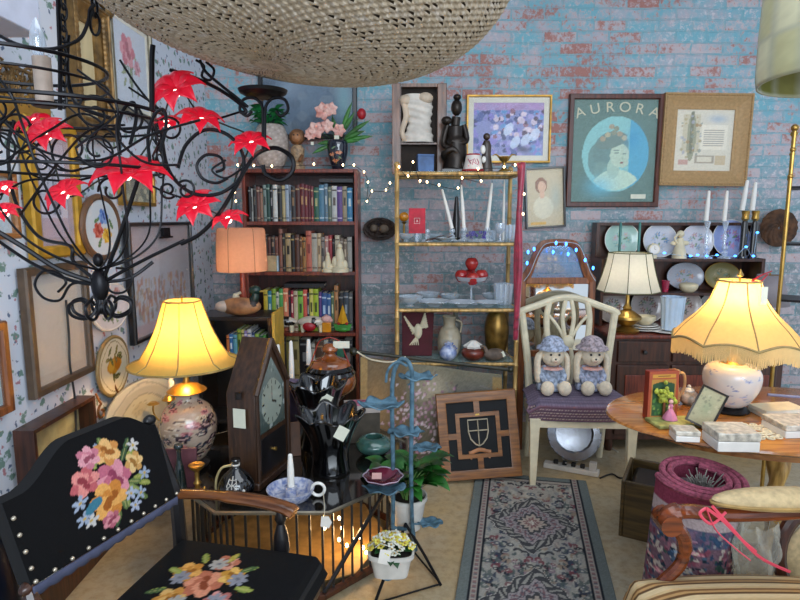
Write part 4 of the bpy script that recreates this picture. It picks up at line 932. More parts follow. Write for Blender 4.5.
# ------------------------------------------------------------------ embroidered armchair (left foreground)
t = thing('armchair', 'dark wooden armchair with black floral needlepoint seat and back', 'chair', (-.515, 1.385, 0), -.21)
bc = Canvas(150, 90, '08080a', 1.4, 71)
def bouquet(c, cx, cy, s):
    A_ = c.asp
    def at(dx, dy): return cx+dx*s, cy+dy*s*A_
    for k in range(26):
        a = c.r.uniform(0, 2*PI); r = c.r.uniform(.4, .95); c.leaf(*at(cos(a)*r, sin(a)*r), .12*s/.3*.3*1.6, ['5c7040', '7c8c50', '8c9448', '3c5438'][k % 4], a)
    for dx, dy, r, cols in ((0, .05, .42, ('b86478', 'd48c98', '8c3c54')), (-.25, -.35, .42, ('c88038', 'e0a458', '9c5820')), (-.62, .32, .3, ('b85c60', 'd88880', '8c3840')), (.08, .72, .3, ('c88848', 'e0b070', '985c28')), (-.35, .78, .24, ('c07484', 'd898a0', '904858')), (.62, .2, .24, ('c89858', 'e0bc80', '9c6c34')), (-.3, -.85, .2, ('b06070', 'd08890', '8c4050'))):
        c.rose(*at(dx, dy), r*s, cols, rot=dx*5)
    for dx, dy in ((-.85, -.05), (.3, -.5), (.55, -.62), (-.72, -.6), (.75, .6), (.8, -.2), (.35, -.85), (-.85, -.45)): c.daisy(*at(dx, dy), .17*s, ['a8b0c4', 'c4c0bc', '98a4b8'][int(abs(dx*10)) % 3], 'c0a050')
    c.ell(*at(-.6, -.3), .22*s, .12*s, '3c7488', .4).ell(*at(-.1, .98), .05*s, .03*s, '8c98ac')
bouquet(bc, .56, .49, .275)
bc.grain(.12)
def sst(x): x = min(1, max(0, x)); return x*x*(3-2*x)
def ztop(u): return .835-.03*u+.072*sst((u-.08)/.34)*(1-.75*sst((u-.78)/.22))
def backf(u, v, off=0):
    zb_ = .645-.045*u; z = zb_+(ztop(u)-zb_)*v; bul = .018*sin(PI*u)*sin(PI*v)
    return (-.235-.30*(z-.6)+bul+off, (u-.5)*.535, z)
bk = bc.mesh('backrest', backf, painted('needlepoint', .95, 0, .25, 260, .25), t)
B().sheet(lambda u, v: backf(u, v, -.035), 20, 6).rings([[backf(k/30, e, o_) for o_ in (0.001, -.035)] for e, ks in ((1, range(31)),) for k in ks], closed_u=False).rings([[backf(k/30, 0, o_) for o_ in (0.001, -.035)] for k in range(31)], closed_u=False).rings([[backf(0, k/8, o_) for o_ in (0.001, -.035)] for k in range(9)], closed_u=False).rings([[backf(1, k/8, o_) for o_ in (0.001, -.035)] for k in range(9)], closed_u=False).build('back_cover', mat('black_velvet', '0c0c0e', .9, 0, .1), t)
for k in range(11):
    for u, v in ((k/10, .04),): B().ball(backf(.02+u*.96, v, .004), .0058, seg=8).build('nail', mat('nail_head', 'c8bca8', .25, .7, .05), t)
for k in range(1, 5): B().ball(backf(.02, k/5, .004), .0058, seg=8).build('nail', MATS['nail_head'], t)
b = B().sheet(lambda u, v: (backf(u, 0)[0]+.004, (u-.5)*.535, backf(u, 0)[2]-v*(.020+.006*abs(sin(u*40)))), 80, 2); b.build('gimp_trim', mat('blue_grey_gimp', '4c5068', .9, 0, .1), t, solid=.003)
dw = wood('chair_walnut', '4c2a18', '2c160c', rough=.3, axis=0)
for s in (-1, 1):
    B().tube(([backf((s+1)/2, 1.0, -.018)] if s > 0 else [(-.262, s*.262, .635)]) + [(-.245, s*.27, .60), (-.235, s*.265, .45), (-.25, s*.26, .2), (-.29, s*.255, 0)], [.014, .02, .022, .02, .017], 8).ball(Vector(backf((s+1)/2, 1, -.018))+Vector((0, 0, .012)) if s > 0 else Vector((-.262, s*.262, .638)), .017, (1, 1.4, 1), 10).build('rear_post', M['black'] if s > 0 else dw, t)
    ns = 0 if s > 0 else -.0
    B().tube(spline([(-.25, s*.275, .598), (-.12, s*.285, .602), (.02, s*.29, .596), (.11, s*.288, .584), (.14, s*.285, .572)], 6), [.022]*8+[.028]*12+[.030]*5, 12, flat=.62).build('armrest', wood('arm_wood', '7c4a26', '4a2812', rough=.25, axis=0), t)
    B().lathe([(.014, .40), (.026, .46), (.022, .50), (.012, .54), (.018, .555), (.012, .58)], 14, (.10, s*.275, 0)).build('arm_support', M['black'], t)
    B().lathe([(.012, 0), (.018, .04), (.014, .12), (.024, .30), (.026, .38)], 14, (.18, s*.245, 0)).build('leg', dw, t)
B().bb(-.235, .225, -.27, .27, .33, .385).build('seat_rail', dw, t, bev=.006)
scv = Canvas(110, 110, '08080a', 1.0, 73)
for dx, dy, r, cols in ((.0, .0, .10, ('b86c50', 'd89070', '8c4428')), (.10, .07, .07, ('c89038', 'e0b460', '986420')), (-.12, .06, .08, ('c88838', 'e0a858', '9c6020')), (.02, .15, .07, ('b87058', 'd49880', '8c4c38')), (-.09, -.11, .08, ('c88c40', 'dcb068', '946020')), (.12, -.09, .07, ('b06860', 'd09088', '884440'))): scv.rose(.45+dx*1.25, .58+dy*1.25, r, cols, rot=dx*9)
for k in range(18): a = k*.7; scv.leaf(.45+.24*cos(a), .58+.24*sin(a), .05, ['7c8c40', '98a04c', '4c6438', 'b0a040'][k % 4], a)
for k in range(5): a = k*1.3+.4; scv.daisy(.46+.17*cos(a), .58+.17*sin(a), .055, ['8c8c94', 'a8a49c'][k % 2], '6c6c74', 7)
scv.grain(.12)
def seatg(u, v):
    x, y = (u-.5)*2, (v-.5)*2; e = max(abs(x), abs(y)); z = .462+.018*(1-x*x)*(1-y*y)
    if e > .9: z -= (e-.9)/.1*.07
    return (.0+x*.245*(1 if abs(x) < .9 else 1), y*.28, z)
scv.mesh('seat', seatg, MATS['needlepoint'], t)
B().bb(-.235, .235, -.27, .27, .386, .440).build('seat_edge', MATS['black_velvet'], t, bev=.012)

# ------------------------------------------------------------------ striped armchair (right foreground)
t = thing('striped_armchair', 'carved wooden armchair with striped cream upholstery cut off at lower right', 'chair', (.93, 1.22, 0), 0)
cw = wood('carved_walnut', '7c3a18', '4a2010', rough=.25, axis=0, coat=.5)
c = Canvas(60, 200, 'a08c5c', 1, 81)
for k, (a, b_, col) in enumerate([((q_+a2)/11, (q_+b3)/11, c2_) for q_ in range(11) for a2, b3, c2_ in ((0, .34, 'd4bc90'), (.34, .48, '5c4020'), (.48, .66, 'b8905c'), (.66, .82, '7c5830'), (.82, 1, 'c8ac7c'))] or ((0, .07, '8c7444'), (.10, .17, 'c0a878'), (.17, .20, '6c5430'), (.26, .36, 'bca474'), (.36, .39, '6c5434'), (.45, .52, '8c7040'), (.55, .64, 'c4ac80'), (.64, .68, '6c5634'), (.74, .84, 'b8a070'), (.84, .87, '6c5430'), (.93, 1, '9c8454'))): c.rect(0, 1, a, b_, col)
c.grain(.08)
def sseat(u, v):
    x, y = (u-.5)*2, (v-.5)*2; r = (abs(x)**4+abs(y)**4)**.25; X = x*math.sqrt(1-y*y*.22); Y = y*math.sqrt(1-x*x*.22)
    e = max(abs(x), abs(y)); z = .43+.055*(1-e**3); z -= .06*max(0, (e-.92)/.08)
    return (X*.36+.02, Y*.335, z)
c.mesh('seat', sseat, painted('striped_satin', .5, 0, .1, 200), t)
pl = [((abs(cos(a))**.6)*(1 if cos(a) > 0 else -1)*.34+.02, (abs(sin(a))**.6)*(1 if sin(a) > 0 else -1)*.31) for a in [2*PI*k/48 for k in range(48)]]
B().plate(pl, .30, .385).build('seat_rail', cw, t, bev=.01)
for sx, sy in ((-1, -1), (-1, 1), (1, -1), (1, 1)): B().tube(spline([(.02+sx*.27, sy*.25, .33), (.02+sx*.31, sy*.28, .2), (.02+sx*.28, sy*.26, .05), (.02+sx*.30, sy*.27, .0)], 6), [.035]*6+[.022]*7+[.02]*6, 10).build('leg', cw, t)
for s, yy in ((1, .27), (-1, -.30)):
    B().tube(spline([(-.19, yy, .33), (-.21, yy, .42), (-.15, yy, .50), (-.145, yy, .57), (-.18, yy, .625)], 7), [.026]*8+[.017]*10+[.02]*11, 10).build('arm_support', cw, t)
    b = B(); b.tube(spline([(-.20, yy, .615), (-.19, yy, .645), (-.14, yy, .655), (-.02, yy, .645), (.2, yy, .66), (.34, yy, .72)], 7), [.026]*12+[.02]*24, 10)
    b.tube([(-.196, yy-.034, .628), (-.196, yy+.034, .628)], .03, 14); b.build('armrest', cw, t)
    B().ball((.12, yy, .69), .045, (4.4, .95, .72), 24).build('arm_pad', mat('cream_damask', 'c4ac80', .7, 0, .12, 60), t)
    B().tube([(.12+.197*cos(a/20*PI), yy+.043*sin(a/20*PI), .682) for a in range(40)], .005, 5, closed=True).build('piping', mat('gold_piping', 'a88850', .7), t)
B().tube(arc((.36, 0, .80), .27, 0, 360, 40, 'yz', .29)[:-1], .03, 10, closed=True).build('back_frame', cw, t)
B().ball((.365, 0, .80), .25, (.10, 1, 1.06), 28).build('back_pad', MATS['cream_damask'], t)
for s in (-1, 1): B().tube([(.33, s*.2, .36), (.355, s*.2, .62)], .022, 8).build('back_post', cw, t)

# another dark carved chair behind it, only its curved back shows
t = thing('balloon_chair', 'low dark oval-backed chair beside the table pedestal at the right edge', 'chair', (1.30, 1.66, 0), .2)
B().tube([(.15*cos(a/16*PI), .03*sin(a/16*PI), .42+.14*sin(a/16*PI)) for a in range(32)], .02, 10, closed=True).build('back_frame', M['dark_wood'], t)
B().ball((0, .01, .42), .125, (1, .14, .95), 20).build('back_pad', MATS['cream_damask'], t)
B().ball((0, .14, .235), .13, (1, 1, .22), 24).build('seat', MATS['cream_damask'], t)
B().lathe([(.0, .18), (.125, .18), (.13, .2), (.125, .225), (0, .225)], 28, (0, .14, 0)).build('seat_rail', M['dark_wood'], t)
for k in range(4):
    a = PI/4+k*PI/2; B().tube([(.10*cos(a), .14+.10*sin(a), .19), (.11*cos(a), .14+.11*sin(a), .1), (.12*cos(a), .14+.12*sin(a), 0)], [.02, .012], 8).build('leg', M['dark_wood'], t)
for s in (-1, 1): B().tube([(s*.10, .02, .2), (s*.10, .0, .31)], .014, 8).build('back_post', M['dark_wood'], t)

# ------------------------------------------------------------------ rolled carpet
RX, RYY = .945, 1.80; rt = .64
t = thing('rolled_carpet', 'standing rolled floral carpet with magenta edge beside the oval table', 'rug', (RX, RYY, 0), 0, rx=.09, ry=.02)
turns = 2.7; r_out, r_in = .140, .078
def spr(u): a = u*turns*2*PI; return a, r_in+(r_out-r_in)*u
c = Canvas(560, 120, '5c5064', 1, 91)
c.rect(0, 1, .0, .84, '6c5460')
for k in range(2200):
    x, y = c.r.uniform(.6, 1), c.r.uniform(.02, .82)
    col = ['2c4058', '7c4454', 'a8a098', '46586c', '8c5c68', 'b4a89c', '344a44', '6c3c4c', '20303c'][k % 9]; c.ell(x, y, c.r.uniform(.0015, .0045), c.r.uniform(.006, .018), col, 0)
for k in range(60): c.rose(c.r.uniform(.65, 1), c.r.uniform(.05, .8), .010, [('a85c6c', 'c88c94', 'c8b8a8'), ('b0a89c', '8c98a8', '5c3440'), ('4c6480', '7c90a4', 'b8a898')][k % 3])
c.asp = 1
c.rect(0, 1, .74, .83, '3c5878', .45); c.rect(0, 1, .83, .905, 'a89898'); c.rect(0, 1, .905, 1, '7c3448'); c.grain(.2)
def cf(u, v): a, r = spr(u); a = -a+1.2; return (r*cos(a)*1.0, r*sin(a), .0+v*rt)
c.mesh('carpet', cf, painted('wool_pile', .95, 0, .5, 150, .2), t)
b = B(); n = 170
ring_ = []
for k in range(n+1):
    a, r = spr(k/n); a = -a+1.2; ring_.append((r, a))
b.tube([((r-.005)*cos(a), (r-.005)*sin(a), rt) for r, a in ring_], .0105, 8); b.build('rolled_edge', mat('magenta_wool', '94485c', .95, 0, .25, 90, bmp=.3), t)
b = B(); fr = random.Random(3)
for k in range(70):
    a, r = fr.uniform(0, 6.28), fr.uniform(.0, .03); b.tube(spline([(.01+r*cos(a), r*sin(a), rt-.08), (.01+r*1.2*cos(a), r*1.2*sin(a), rt-.03), (.01+r*1.9*cos(a)+fr.uniform(-.01, .01), r*1.9*sin(a), rt+fr.uniform(-.02, .012))], 3), .0016, 4)
tag(b.build('fringe', mat('grey_fringe', '8c8880', .9, 0, .15), t), kind='stuff')

# wooden crate on the floor behind the roll
p = PZ(650, 548, 0)
t = thing('wooden_crate', 'dark olive wooden crate on the floor behind the rolled carpet', 'crate', (p.x+.10, p.y+.16, 0), -.5)
b = B()
for s in (-1, 1): b.bb(s*.15, s*.135, -.15, .15, 0, .27).bb(-.134, .134, s*.15, s*.135, 0, .27)
b.bb(-.134, .134, -.134, .134, .0, .02).build('crate_body', wood('olive_wood', '5c4824', '3c2e18', axis=0), t, bev=.003)
B().bb(-.12, .12, -.12, .12, .02, .245).build('packed_cloth', M['black'], t, bev=.02)
B().tube(arc((-.151, 0, .20), .035, 0, 360, 18, 'yz')[:-1], .004, 6, closed=True).build('handle', M['mid_wood'], t)
# ------------------------------------------------------------------ wrought iron chandelier
CY = 1.15
root = P(100, 285, CY)
t = thing('chandelier', 'large black wrought iron chandelier of scrolls at upper left', 'chandelier', root)
def q(px, py, dy=0): p = P(px, py, CY+dy); return p-root
def curve(b, pts, r=.004, n=7): return b.tube(spline([q(*p) for p in pts], n), r*.72, 7)
hub = B(); hub.ball((0, 0, .0), .017, (1, 1, 2.0)); hub.ball((0, 0, .05), .010, (1, 1, 1.4)); hub.ball((0, 0, -.045), .012, (1, 1, 1.2)); hub.build('hub', M['iron'], t)
b = B()
for k in range(8):
    a = 2*PI*k/8; d = Vector((cos(a), sin(a), 0)); b.tube(spline([Vector((0, 0, -.01)), d*.012+Vector((0, 0, -.05)), d*.03+Vector((0, 0, -.065)), d*.055+Vector((0, 0, -.055)), d*.058+Vector((0, 0, -.035)), d*.038+Vector((0, 0, -.027)), d*.026+Vector((0, 0, -.036))], 6), .0032, 6)
b.build('finial_scrolls', M['iron'], t)
# three horizontal hoops of the basket
def hoop(zoff, R, r=.0035, cx=-.02): return B().tube([(cx+R*cos(a/32*PI), R*sin(a/32*PI), zoff) for a in range(64)], r, 6, closed=True).build('hoop', M['iron'], t)
z60, z75, z110, z122, z168 = [P(100, y_, CY).z-root.z for y_ in (66, 83, 113, 122, 170)]
hoop(z60, .165, .0036, -.14); hoop(z75, .165, .0026, -.14); hoop(z110, .20, .0036, -.06); hoop(z122, .20, .0026, -.06); hoop(z168, .17, .003, -.04)
# basket wires rising from the hub
for k in range(8):
    a = 2*PI*k/8+.2; d = Vector((cos(a), sin(a), 0)); zz = lambda f_: z168*f_
    b = B().tube(spline([Vector((0, 0, .03)), d*.07+Vector((0, 0, .055)), d*.125+Vector((-.01, 0, zz(.45))), d*.155+Vector((-.03, 0, zz(.8))), d*.17+Vector((-.04, 0, zz(1))), d*.18+Vector((-.05, 0, (z168+z110)/2)), d*.20+Vector((-.06, 0, z110)), d*.18+Vector((-.11, 0, z75))], 6), .0021, 6)
    b.build('basket_wire', M['iron'], t)
# S-scrolls between the hoops
for k in range(8):
    a = 2*PI*k/8; d = Vector((cos(a), sin(a), 0)); c0 = Vector((-.05, 0, (z110+z168)/2)); sdv = Vector((-sin(a), cos(a), 0))
    pts = [c0+d*(.185)+sdv*(r_*cos(w_))+Vector((0, 0, r_*sin(w_)+e)) for w_, r_, e in [(i/24*2*PI*1.3, .034-.024*i/24, .03) for i in range(25)]]
    pts2 = [c0+d*(.185)-sdv*(r_*cos(w_))+Vector((0, 0, -r_*sin(w_)-e)) for w_, r_, e in [(i/24*2*PI*1.3, .034-.024*i/24, .03) for i in range(25)]]
    B().tube(pts[::-1]+pts2, .0021, 6).build('scroll', M['iron'], t)
# sweeping arms
def arm(pts, r=.0055, name='arm'): return curve(B(), pts, r).build(name, M['iron'], t)
arm([(102, 283), (118, 240, -.02), (138, 180, -.04), (141, 165, -.05)], .0055)
arm([(102, 283), (140, 262, .0), (185, 240, .02)], .005)
arm([(104, 282), (130, 278, .03), (153, 262, .05)], .005)
arm([(98, 283), (60, 270, -.02), (20, 245, -.05), (-30, 215, -.08)], .0065)
arm([(98, 285), (70, 280, .0), (30, 262, .03), (-20, 228, .06)], .005)
arm([(100, 283), (74, 262, .0), (70, 246, .0), (38, 236, .05), (15, 200, .08), (8, 150, .1), (14, 120, .1)], .005)
arm([(98, 283), (72, 284), (60, 300), (44, 298), (35, 285), (42, 272), (56, 272), (66, 282), (58, 292)], .0038, 'scroll')
arm([(104, 282), (112, 292), (124, 292), (132, 282), (128, 270), (116, 268)], .0032, 'scroll')
# right scroll arm up to the candle pan
arm([(181, 244), (200, 234), (218, 215), (235, 188), (246, 168), (258, 153, .01), (276, 148, .01), (292, 158), (292, 172), (280, 180), (266, 174), (263, 165)], .006)
arm([(160, 120), (168, 168), (190, 192), (218, 194), (240, 178), (243, 155), (228, 135), (205, 130), (186, 145), (178, 168)], .005)
arm([(228, 178), (216, 183), (202, 178), (197, 165), (206, 155), (220, 157), (224, 168), (216, 172)], .0042, 'scroll')
arm([(170, 70), (195, 78), (220, 90), (240, 104), (246, 112), (240, 112)], .005)
arm([(200, 60), (206, 72), (222, 86), (236, 97), (248, 107)], .004)
for dx in (-1, 1): arm([(264+dx*1, 150), (264+dx*1, 122), (264+dx*2, 106), (264+dx*10, 98), (264+dx*21, 100), (264+dx*24, 110), (264+dx*17, 116), (264+dx*12, 111)], .0042, 'scroll')
arm([(252, 160), (240, 170), (225, 178), (212, 170), (226, 160)], .003, 'scroll')
arm([(206, 62), (214, 70), (210, 80), (202, 76), (204, 66), (196, 60)], .0035, 'scroll')
pc = q(263, 95)
B().lathe([(0, -.003), (.030, -.004), (.044, .003), (.047, .009), (.044, .008), (.028, .001), (0, 0)], 32, pc).build('candle_pan', M['iron'], t)
# central rose-like scrolls, loops and hanging chain with hooks
arm([(152, 110, -.08), (152, 60, -.08), (153, 45, -.08)], .0065, 'stem')
arm([(60, 110, -.03), (60, 60, -.03), (58, 0, -.03), (57, -60, -.03)], .0055, 'stem')
arm([(0, 36, -.04), (20, 45, -.04), (50, 49, -.04), (78, 40, -.04), (88, 22, -.04), (90, 10, -.04), (95, 4, -.04)], .0045)
arm([(68, 35, .02), (67, 70, .02), (72, 95, .02), (82, 108, .0), (110, 118, 0)], .006)
for x_, y_ in ((120, 105), (150, 112)): arm([(x_, y_+50, -.07), (x_-2, y_+25, -.07), (x_+4, y_+4, -.07), (x_+14, y_-2, -.07), (x_+16, y_+15, -.07), (x_+10, y_+40, -.07)], .0045, 'scroll')
for k, (cx_, cy_, r0) in enumerate(((18, 130, 26), (70, 150, 22), (170, 130, 16), (112, 190, 14), (186, 190, 10), (128, 120, 16), (45, 200, 16), (168, 190, 9))):
    pts = [(cx_+r0*(1-.6*i/18)*cos(i/18*7+k), cy_+r0*(1-.6*i/18)*sin(i/18*7+k), -.05+.02*(k % 4)) for i in range(19)]; arm(pts, .0034, 'scroll')
for k, pts in enumerate(([(0, 118), (40, 150), (100, 160), (150, 135), (200, 120)], [(0, 165), (50, 130), (90, 115), (140, 160), (180, 165)], [(20, 215), (60, 160), (90, 130), (125, 125)], [(0, 195), (30, 180), (80, 180), (140, 160)], [(120, 60), (140, 90), (165, 115), (200, 122), (240, 112)], [(0, 135), (60, 170), (110, 165), (160, 190), (190, 200)])):
    arm([(x, y, -.12+.04*k) for x, y in pts], .0032, 'tendril')
ch = B()
for k in range(12):
    c0 = q(95-.3*k, 8-18*k+16, -.02); R_ = Matrix.Rotation(PI/2*(k % 2), 3, 'Z')
    ch.tube([c0+R_ @ Vector((.009*cos(a/8*PI), 0, .020*sin(a/8*PI))) for a in range(16)], .0025, 6, closed=True)
ch.build('chain', M['iron'], t)
ch = B()
for k in range(12):
    c0 = q(63, 100-11*k, -.02); R_ = Matrix.Rotation(PI/2*(k % 2), 3, 'Z')
    ch.tube([c0+R_ @ Vector((.007*cos(a/8*PI), 0, .015*sin(a/8*PI))) for a in range(16)], .0022, 6, closed=True)
ch.build('chain', M['iron'], t)
# candle sleeve and clear flame bulb
c0 = q(45, 103, .02); B().lathe([(0, 0), (.016, 0), (.0165, .085), (0, .085)], 18, c0).build('candle_sleeve', mat('sleeve', 'c4b0a0', .6), t)
B().lathe([(0, 0), (.008, .0), (.015, .022), (.012, .045), (.004, .068), (0, .072)], 16, c0+Vector((-.005, 0, .086))).build('flame_bulb', M['crystal'], t)
B().lathe([(0, -.008), (.02, -.008), (.03, 0), (0, 0)], 18, c0).build('candle_pan', M['iron'], t)
# red flower string lights draped over it
t = thing('flower_string_lights', 'string of glowing red flower lights draped over the chandelier', 'string lights', root)
mred = bpy.data.materials.new('red_petal'); mred.use_nodes = True; nt = mred.node_tree; p_ = nt.nodes['Principled BSDF']
p_.inputs['Base Color'].default_value = (*lin('cc1830'), 1); p_.inputs['Roughness'].default_value = .3; p_.inputs['Emission Color'].default_value = (*lin('ff1030'), 1); p_.inputs['Emission Strength'].default_value = .16
fl = [(176, 88, 24, 0), (130, 172, 34, 0), (200, 118, 22, 1), (250, 142, 20, 1), (196, 205, 22, 0), (228, 218, 18, 1), (47, 132, 20, 0), (32, 122, 18, 1), (64, 192, 20, 0), (4, 211, 14, 0), (4, 188, 12, 1), (168, 122, 15, 1)]
rr = random.Random(8)
for k, (px, py, r_, up) in enumerate(fl):
    c0 = q(px, py, -.06 if k in (0, 1, 6, 8, 9) else 0); R0 = r_*1.12*mpp(CY, 1.6)
    tilt = Matrix.Rotation(rr.uniform(-.3, .3), 3, 'Y') @ Matrix.Rotation(rr.uniform(.45, .95), 3, 'X') @ Matrix.Rotation(rr.uniform(0, 1), 3, 'Z')
    b = B(); n = 7
    for j in range(n):
        a = 2*PI*j/n
        def pet(u, v, a=a):
            wdt = sin(PI*min(1, u*1.02)**.75)*.33*(1+.22*sin(u*25)*v*(1-v)) + (.12 if u < .1 else 0); s_ = u*R0; lat = (v-.5)*2*wdt*R0
            z = .30*R0*sin(u*2.2)-.42*R0*u*u+.03*R0*cos(v*PI*2)
            return c0+tilt @ Vector((cos(a)*s_-sin(a)*lat, sin(a)*s_+cos(a)*lat, z))
        b.sheet(pet, 8, 4)
    f = b.build('flower', mred, t, smooth=60, solid=.0012)
    B().ball(c0+tilt @ Vector((0, -.3*R0, .02*R0)), .007, seg=10).build('bulb', emit('flower_bulb', 'ffb0a0', 9), f)
cab = [q(px, py, .02) for px, py in ((0, 200), (32, 128), (47, 135), (66, 195), (100, 180), (130, 168), (160, 125), (176, 86), (200, 115), (225, 125), (250, 140), (235, 180), (228, 215), (200, 205))]
B().tube(spline(cab, 6), .0018, 5).build('cable', mat('green_cable', '20281c', .5), t)
# twisted cord on the left wall
pts = [PX(px, py, WX+.03) for px, py in ((66, 300), (69, 335), (70, 365), (75, 400), (76, 440))]
tag(B().tube(spline(pts, 6), .004, 6).build('electric_wire', M['cable']), 'thin black twisted cord hanging down over the left wall pictures', 'cord')

# ------------------------------------------------------------------ wicker pendant bowl
WC = P(286, -66, 1.0)
t = thing('wicker_pendant', 'large whitewashed wicker bowl pendant hanging at the top of the photo', 'pendant lamp', WC, 0)
t.rotation_euler = (0, .15, 0)
RR, DD = .378, .205
wc = Canvas(540, 120, 'a2937e', 1, 101); ku = (wc.U*540).astype(int); kv = (wc.V*120).astype(int)
row = ((kv//2) % 2); 
wc.C *= (1+.16*((kv//2) % 2)-.10*((kv) % 2))[..., None]; wc.put(wc.r.rand(*wc.U.shape) > .80, 'c8c0b4', .5)
wc.speck(500, ['b4aaa0', '94806c', 'beb8b4'], .006, .02, a=.35, squash=.4); wc.grain(.10)
hole = np.random.RandomState(4).rand(120, 540)
def wick(u, v):
    a = 2*PI*u; e = PI/2*v; r = RR*cos(e)**.75 if v < 1 else 0; z = -DD*sin(e)
    k = int(round(u*540)); j = int(round(v*120)); w_ = .0014*cos(2*PI*k/6+PI*((j//2) % 2))*(1 if v < .97 else 0)
    return ((r+w_)*cos(a), (r+w_)*sin(a), z-w_*.6)
def wmask(u, v):
    k, j = int(u*540), int(v*120)
    return not (j % 2 == 1 and (k+3*((j//2) % 2)) % 6 in (0, 1, 2) and hole[j, (k//6)*6] > .72) and not (v > .998)
wc.mesh('bowl', wick, painted('wicker', .85, 0, .4, 140, .2), t, mask=wmask, smooth=False)
B().sheet(lambda u, v: ((RR-.006)*cos(PI/2*v*.99)**.75*cos(2*PI*u), (RR-.006)*cos(PI/2*v*.99)**.75*sin(2*PI*u), -(DD-.006)*sin(PI/2*v*.99)), 64, 16).build('gap_shade_layer', mat('gap_shade_brown', '5c4a38', .9, 0, .2), t, solid=.003)  # dark layer added behind the weave so its gaps look shaded
b = B()
for k in range(3): b.tube([((RR+.004)*cos(a/48*PI)+.005*cos(a*1.3+k*2.1)*cos(a/48*PI), (RR+.004)*sin(a/48*PI)+.005*cos(a*1.3+k*2.1)*sin(a/48*PI), .006+.007*sin(a*1.3+k*2.1)) for a in range(96)], .008, 6, closed=True)
b.build('braided_rim', mat('white_wicker', 'bcc0c4', .8, 0, .15, 60), t)
b = B()
for k in range(3):
    a = 2*PI*k/3+.5; b.tube([(RR*cos(a), RR*sin(a), 0), (0, 0, .55)], .002, 5)
b.tube([(0, 0, .55), (.0, 0, 1.02)], .004, 6); b.build('hanging_cord', M['string'], t)

# patchwork shade at the top right corner
p0 = P(763, 96, 1.05)
t = thing('patchwork_shade', 'olive and cream patchwork glass hanging shade in the top right corner', 'pendant lamp', (p0.x+.225, 1.13, p0.z+.045))
c = Canvas(64, 40, '8f8f5c', 1, 111)
for i in range(16):
    for j in range(4):
        c.rect(i/16, (i+1)/16, j/4, (j+1)/4, ['84843c', 'b8b488', '6c6c30', '949050', 'ccc8a4'][(i*7+j*5+i*j) % 5], 1); 
for i in range(17): c.line(i/16, 0, i/16, 1, .006, 'b0b098', .8)
for j in range(5): c.line(0, j/4, 1, j/4, .010, 'acac94', .8)
c.grain(.06)
c.mesh('shade', lathef([(.165, 0), (.168, .02), (.168, .10), (.165, .20), (.160, .32)]), painted('opal_glass', .5, .2), t, solid=.004)
B().tube([(0, 0, .32), (0, 0, 1.3)], .004, 6).build('cord', M['cable'], t)
B().lathe([(0, .31), (.16, .31), (.16, .325), (.02, .35), (0, .35)], 24).build('cap', M['iron'], t)
# ------------------------------------------------------------------ small things: helpers
def turned(name, label, cat, px, z, Y, prof, m, seg=28, group=None, part='body', solid=0, sm_=5, rz=0, bare=False, open_top=False):
    """prof in photo pixels: (radius, height)"""
    k = mpp(Y, z); pr = smoothprof([(a*k, b_*k) for a, b_ in prof], sm_) if sm_ else [(a*k, b_*k) for a, b_ in prof]
    x = xp(px, Y, z)
    b = B(); b.lathe(([(0, 0)] if pr[0][0] > 1e-4 else [])+pr, seg, caps=(True, not open_top))
    if bare: return tag(b.build(name, m, None, (x, Y, z+.0008), rz, solid=solid), label, cat, group)
    t = thing(name, label, cat, (x, Y, z+.0008), rz, group); b.build(part, m, t, solid=solid); return t
def taper(name, label, px, z, Y, hpx, lean=0, group=None, r=2.2, lx=0):
    k = mpp(Y, z); x = xp(px, Y, z); h = hpx*k
    b = B().lathe([(0, 0), (r*k, 0), (r*k*.95, h*.5), (r*k*.6, h*.97), (r*k*.2, h), (0, h)], 14)
    t = thing(name, label, 'candle', (x, Y, z+.001), 0, group, ry=lean); b.build('wax', M['wax'], t)
    B().tube([(0, 0, h-.002), (.001, 0, h+.008)], .0012, 5).build('wick', M['cable'], t); return t
ETz = ez['top']; S2, S3, S4 = ez['s2'], ez['s3'], ez['s4']; EF, EM, EB = EY0+.06, EY0+.15, EY0+.24
blue_w = mat('blue_white_glaze', 'b4bcd0', .2, 0, col2='5c70a4', scale=30, coat=.4)

# --- on top of the etagere
k_ = mpp(3.6, 1.9)
NX = xp(419, 3.60, 1.9); nz0 = ETz; nh = zp(84, 3.60)-ETz; nw = 54*k_
t = thing('display_case', 'tall brown wooden display case holding a plaster torso', 'case', (NX, 3.62, nz0+.001))
for s in (-1, 1): B().bb(s*nw/2, s*(nw/2-.055), -.04, .04, 0, nh).build('side_post', wood('case_wood', '7c5640', '4c3224'), t, bev=.003)
B().bb(-nw/2+.056, nw/2-.056, .02, .035, 0, nh).build('back_panel', mat('case_back', '2c2018', .8), t)
B().bb(-nw/2+.056, nw/2-.056, -.035, .019, nh-.02, nh).build('case_top', MATS['case_wood'], t)
B().bb(-nw/2+.056, nw/2-.056, -.035, .019, nh*.33, nh*.35).build('shelf', MATS['case_wood'], t)
tz = nz0+nh*.35+.003
t = thing('torso_sculpture', 'white plaster draped torso sculpture standing in the brown case', 'sculpture', (xp(417, 3.60, tz), 3.60, tz))
pm = mat('plaster', 'd4ccc0', .7, 0, .1, bmp=.2); kk = k_
def torso(u, v):
    a = 2*PI*u; z = v*46*kk; r = [17, 15, 12, 12.5, 15, 16, 12][min(6, int(v*6))]; q = v*6-int(v*6); r2 = [17, 15, 12, 12.5, 15, 16, 12, 8][min(7, int(v*6)+1)]; r = r+(r2-r)*q
    fold = .9*sin(v*42+2.2*cos(a)+a)*(.4+.6*(sin(a+.8) < .6)); r += fold
    return (r*kk*cos(a)*.95+sin(v*4)*2*kk, r*kk*sin(a)*.5, z)
B().sheet(torso, 40, 60).build('drapery', pm, t)
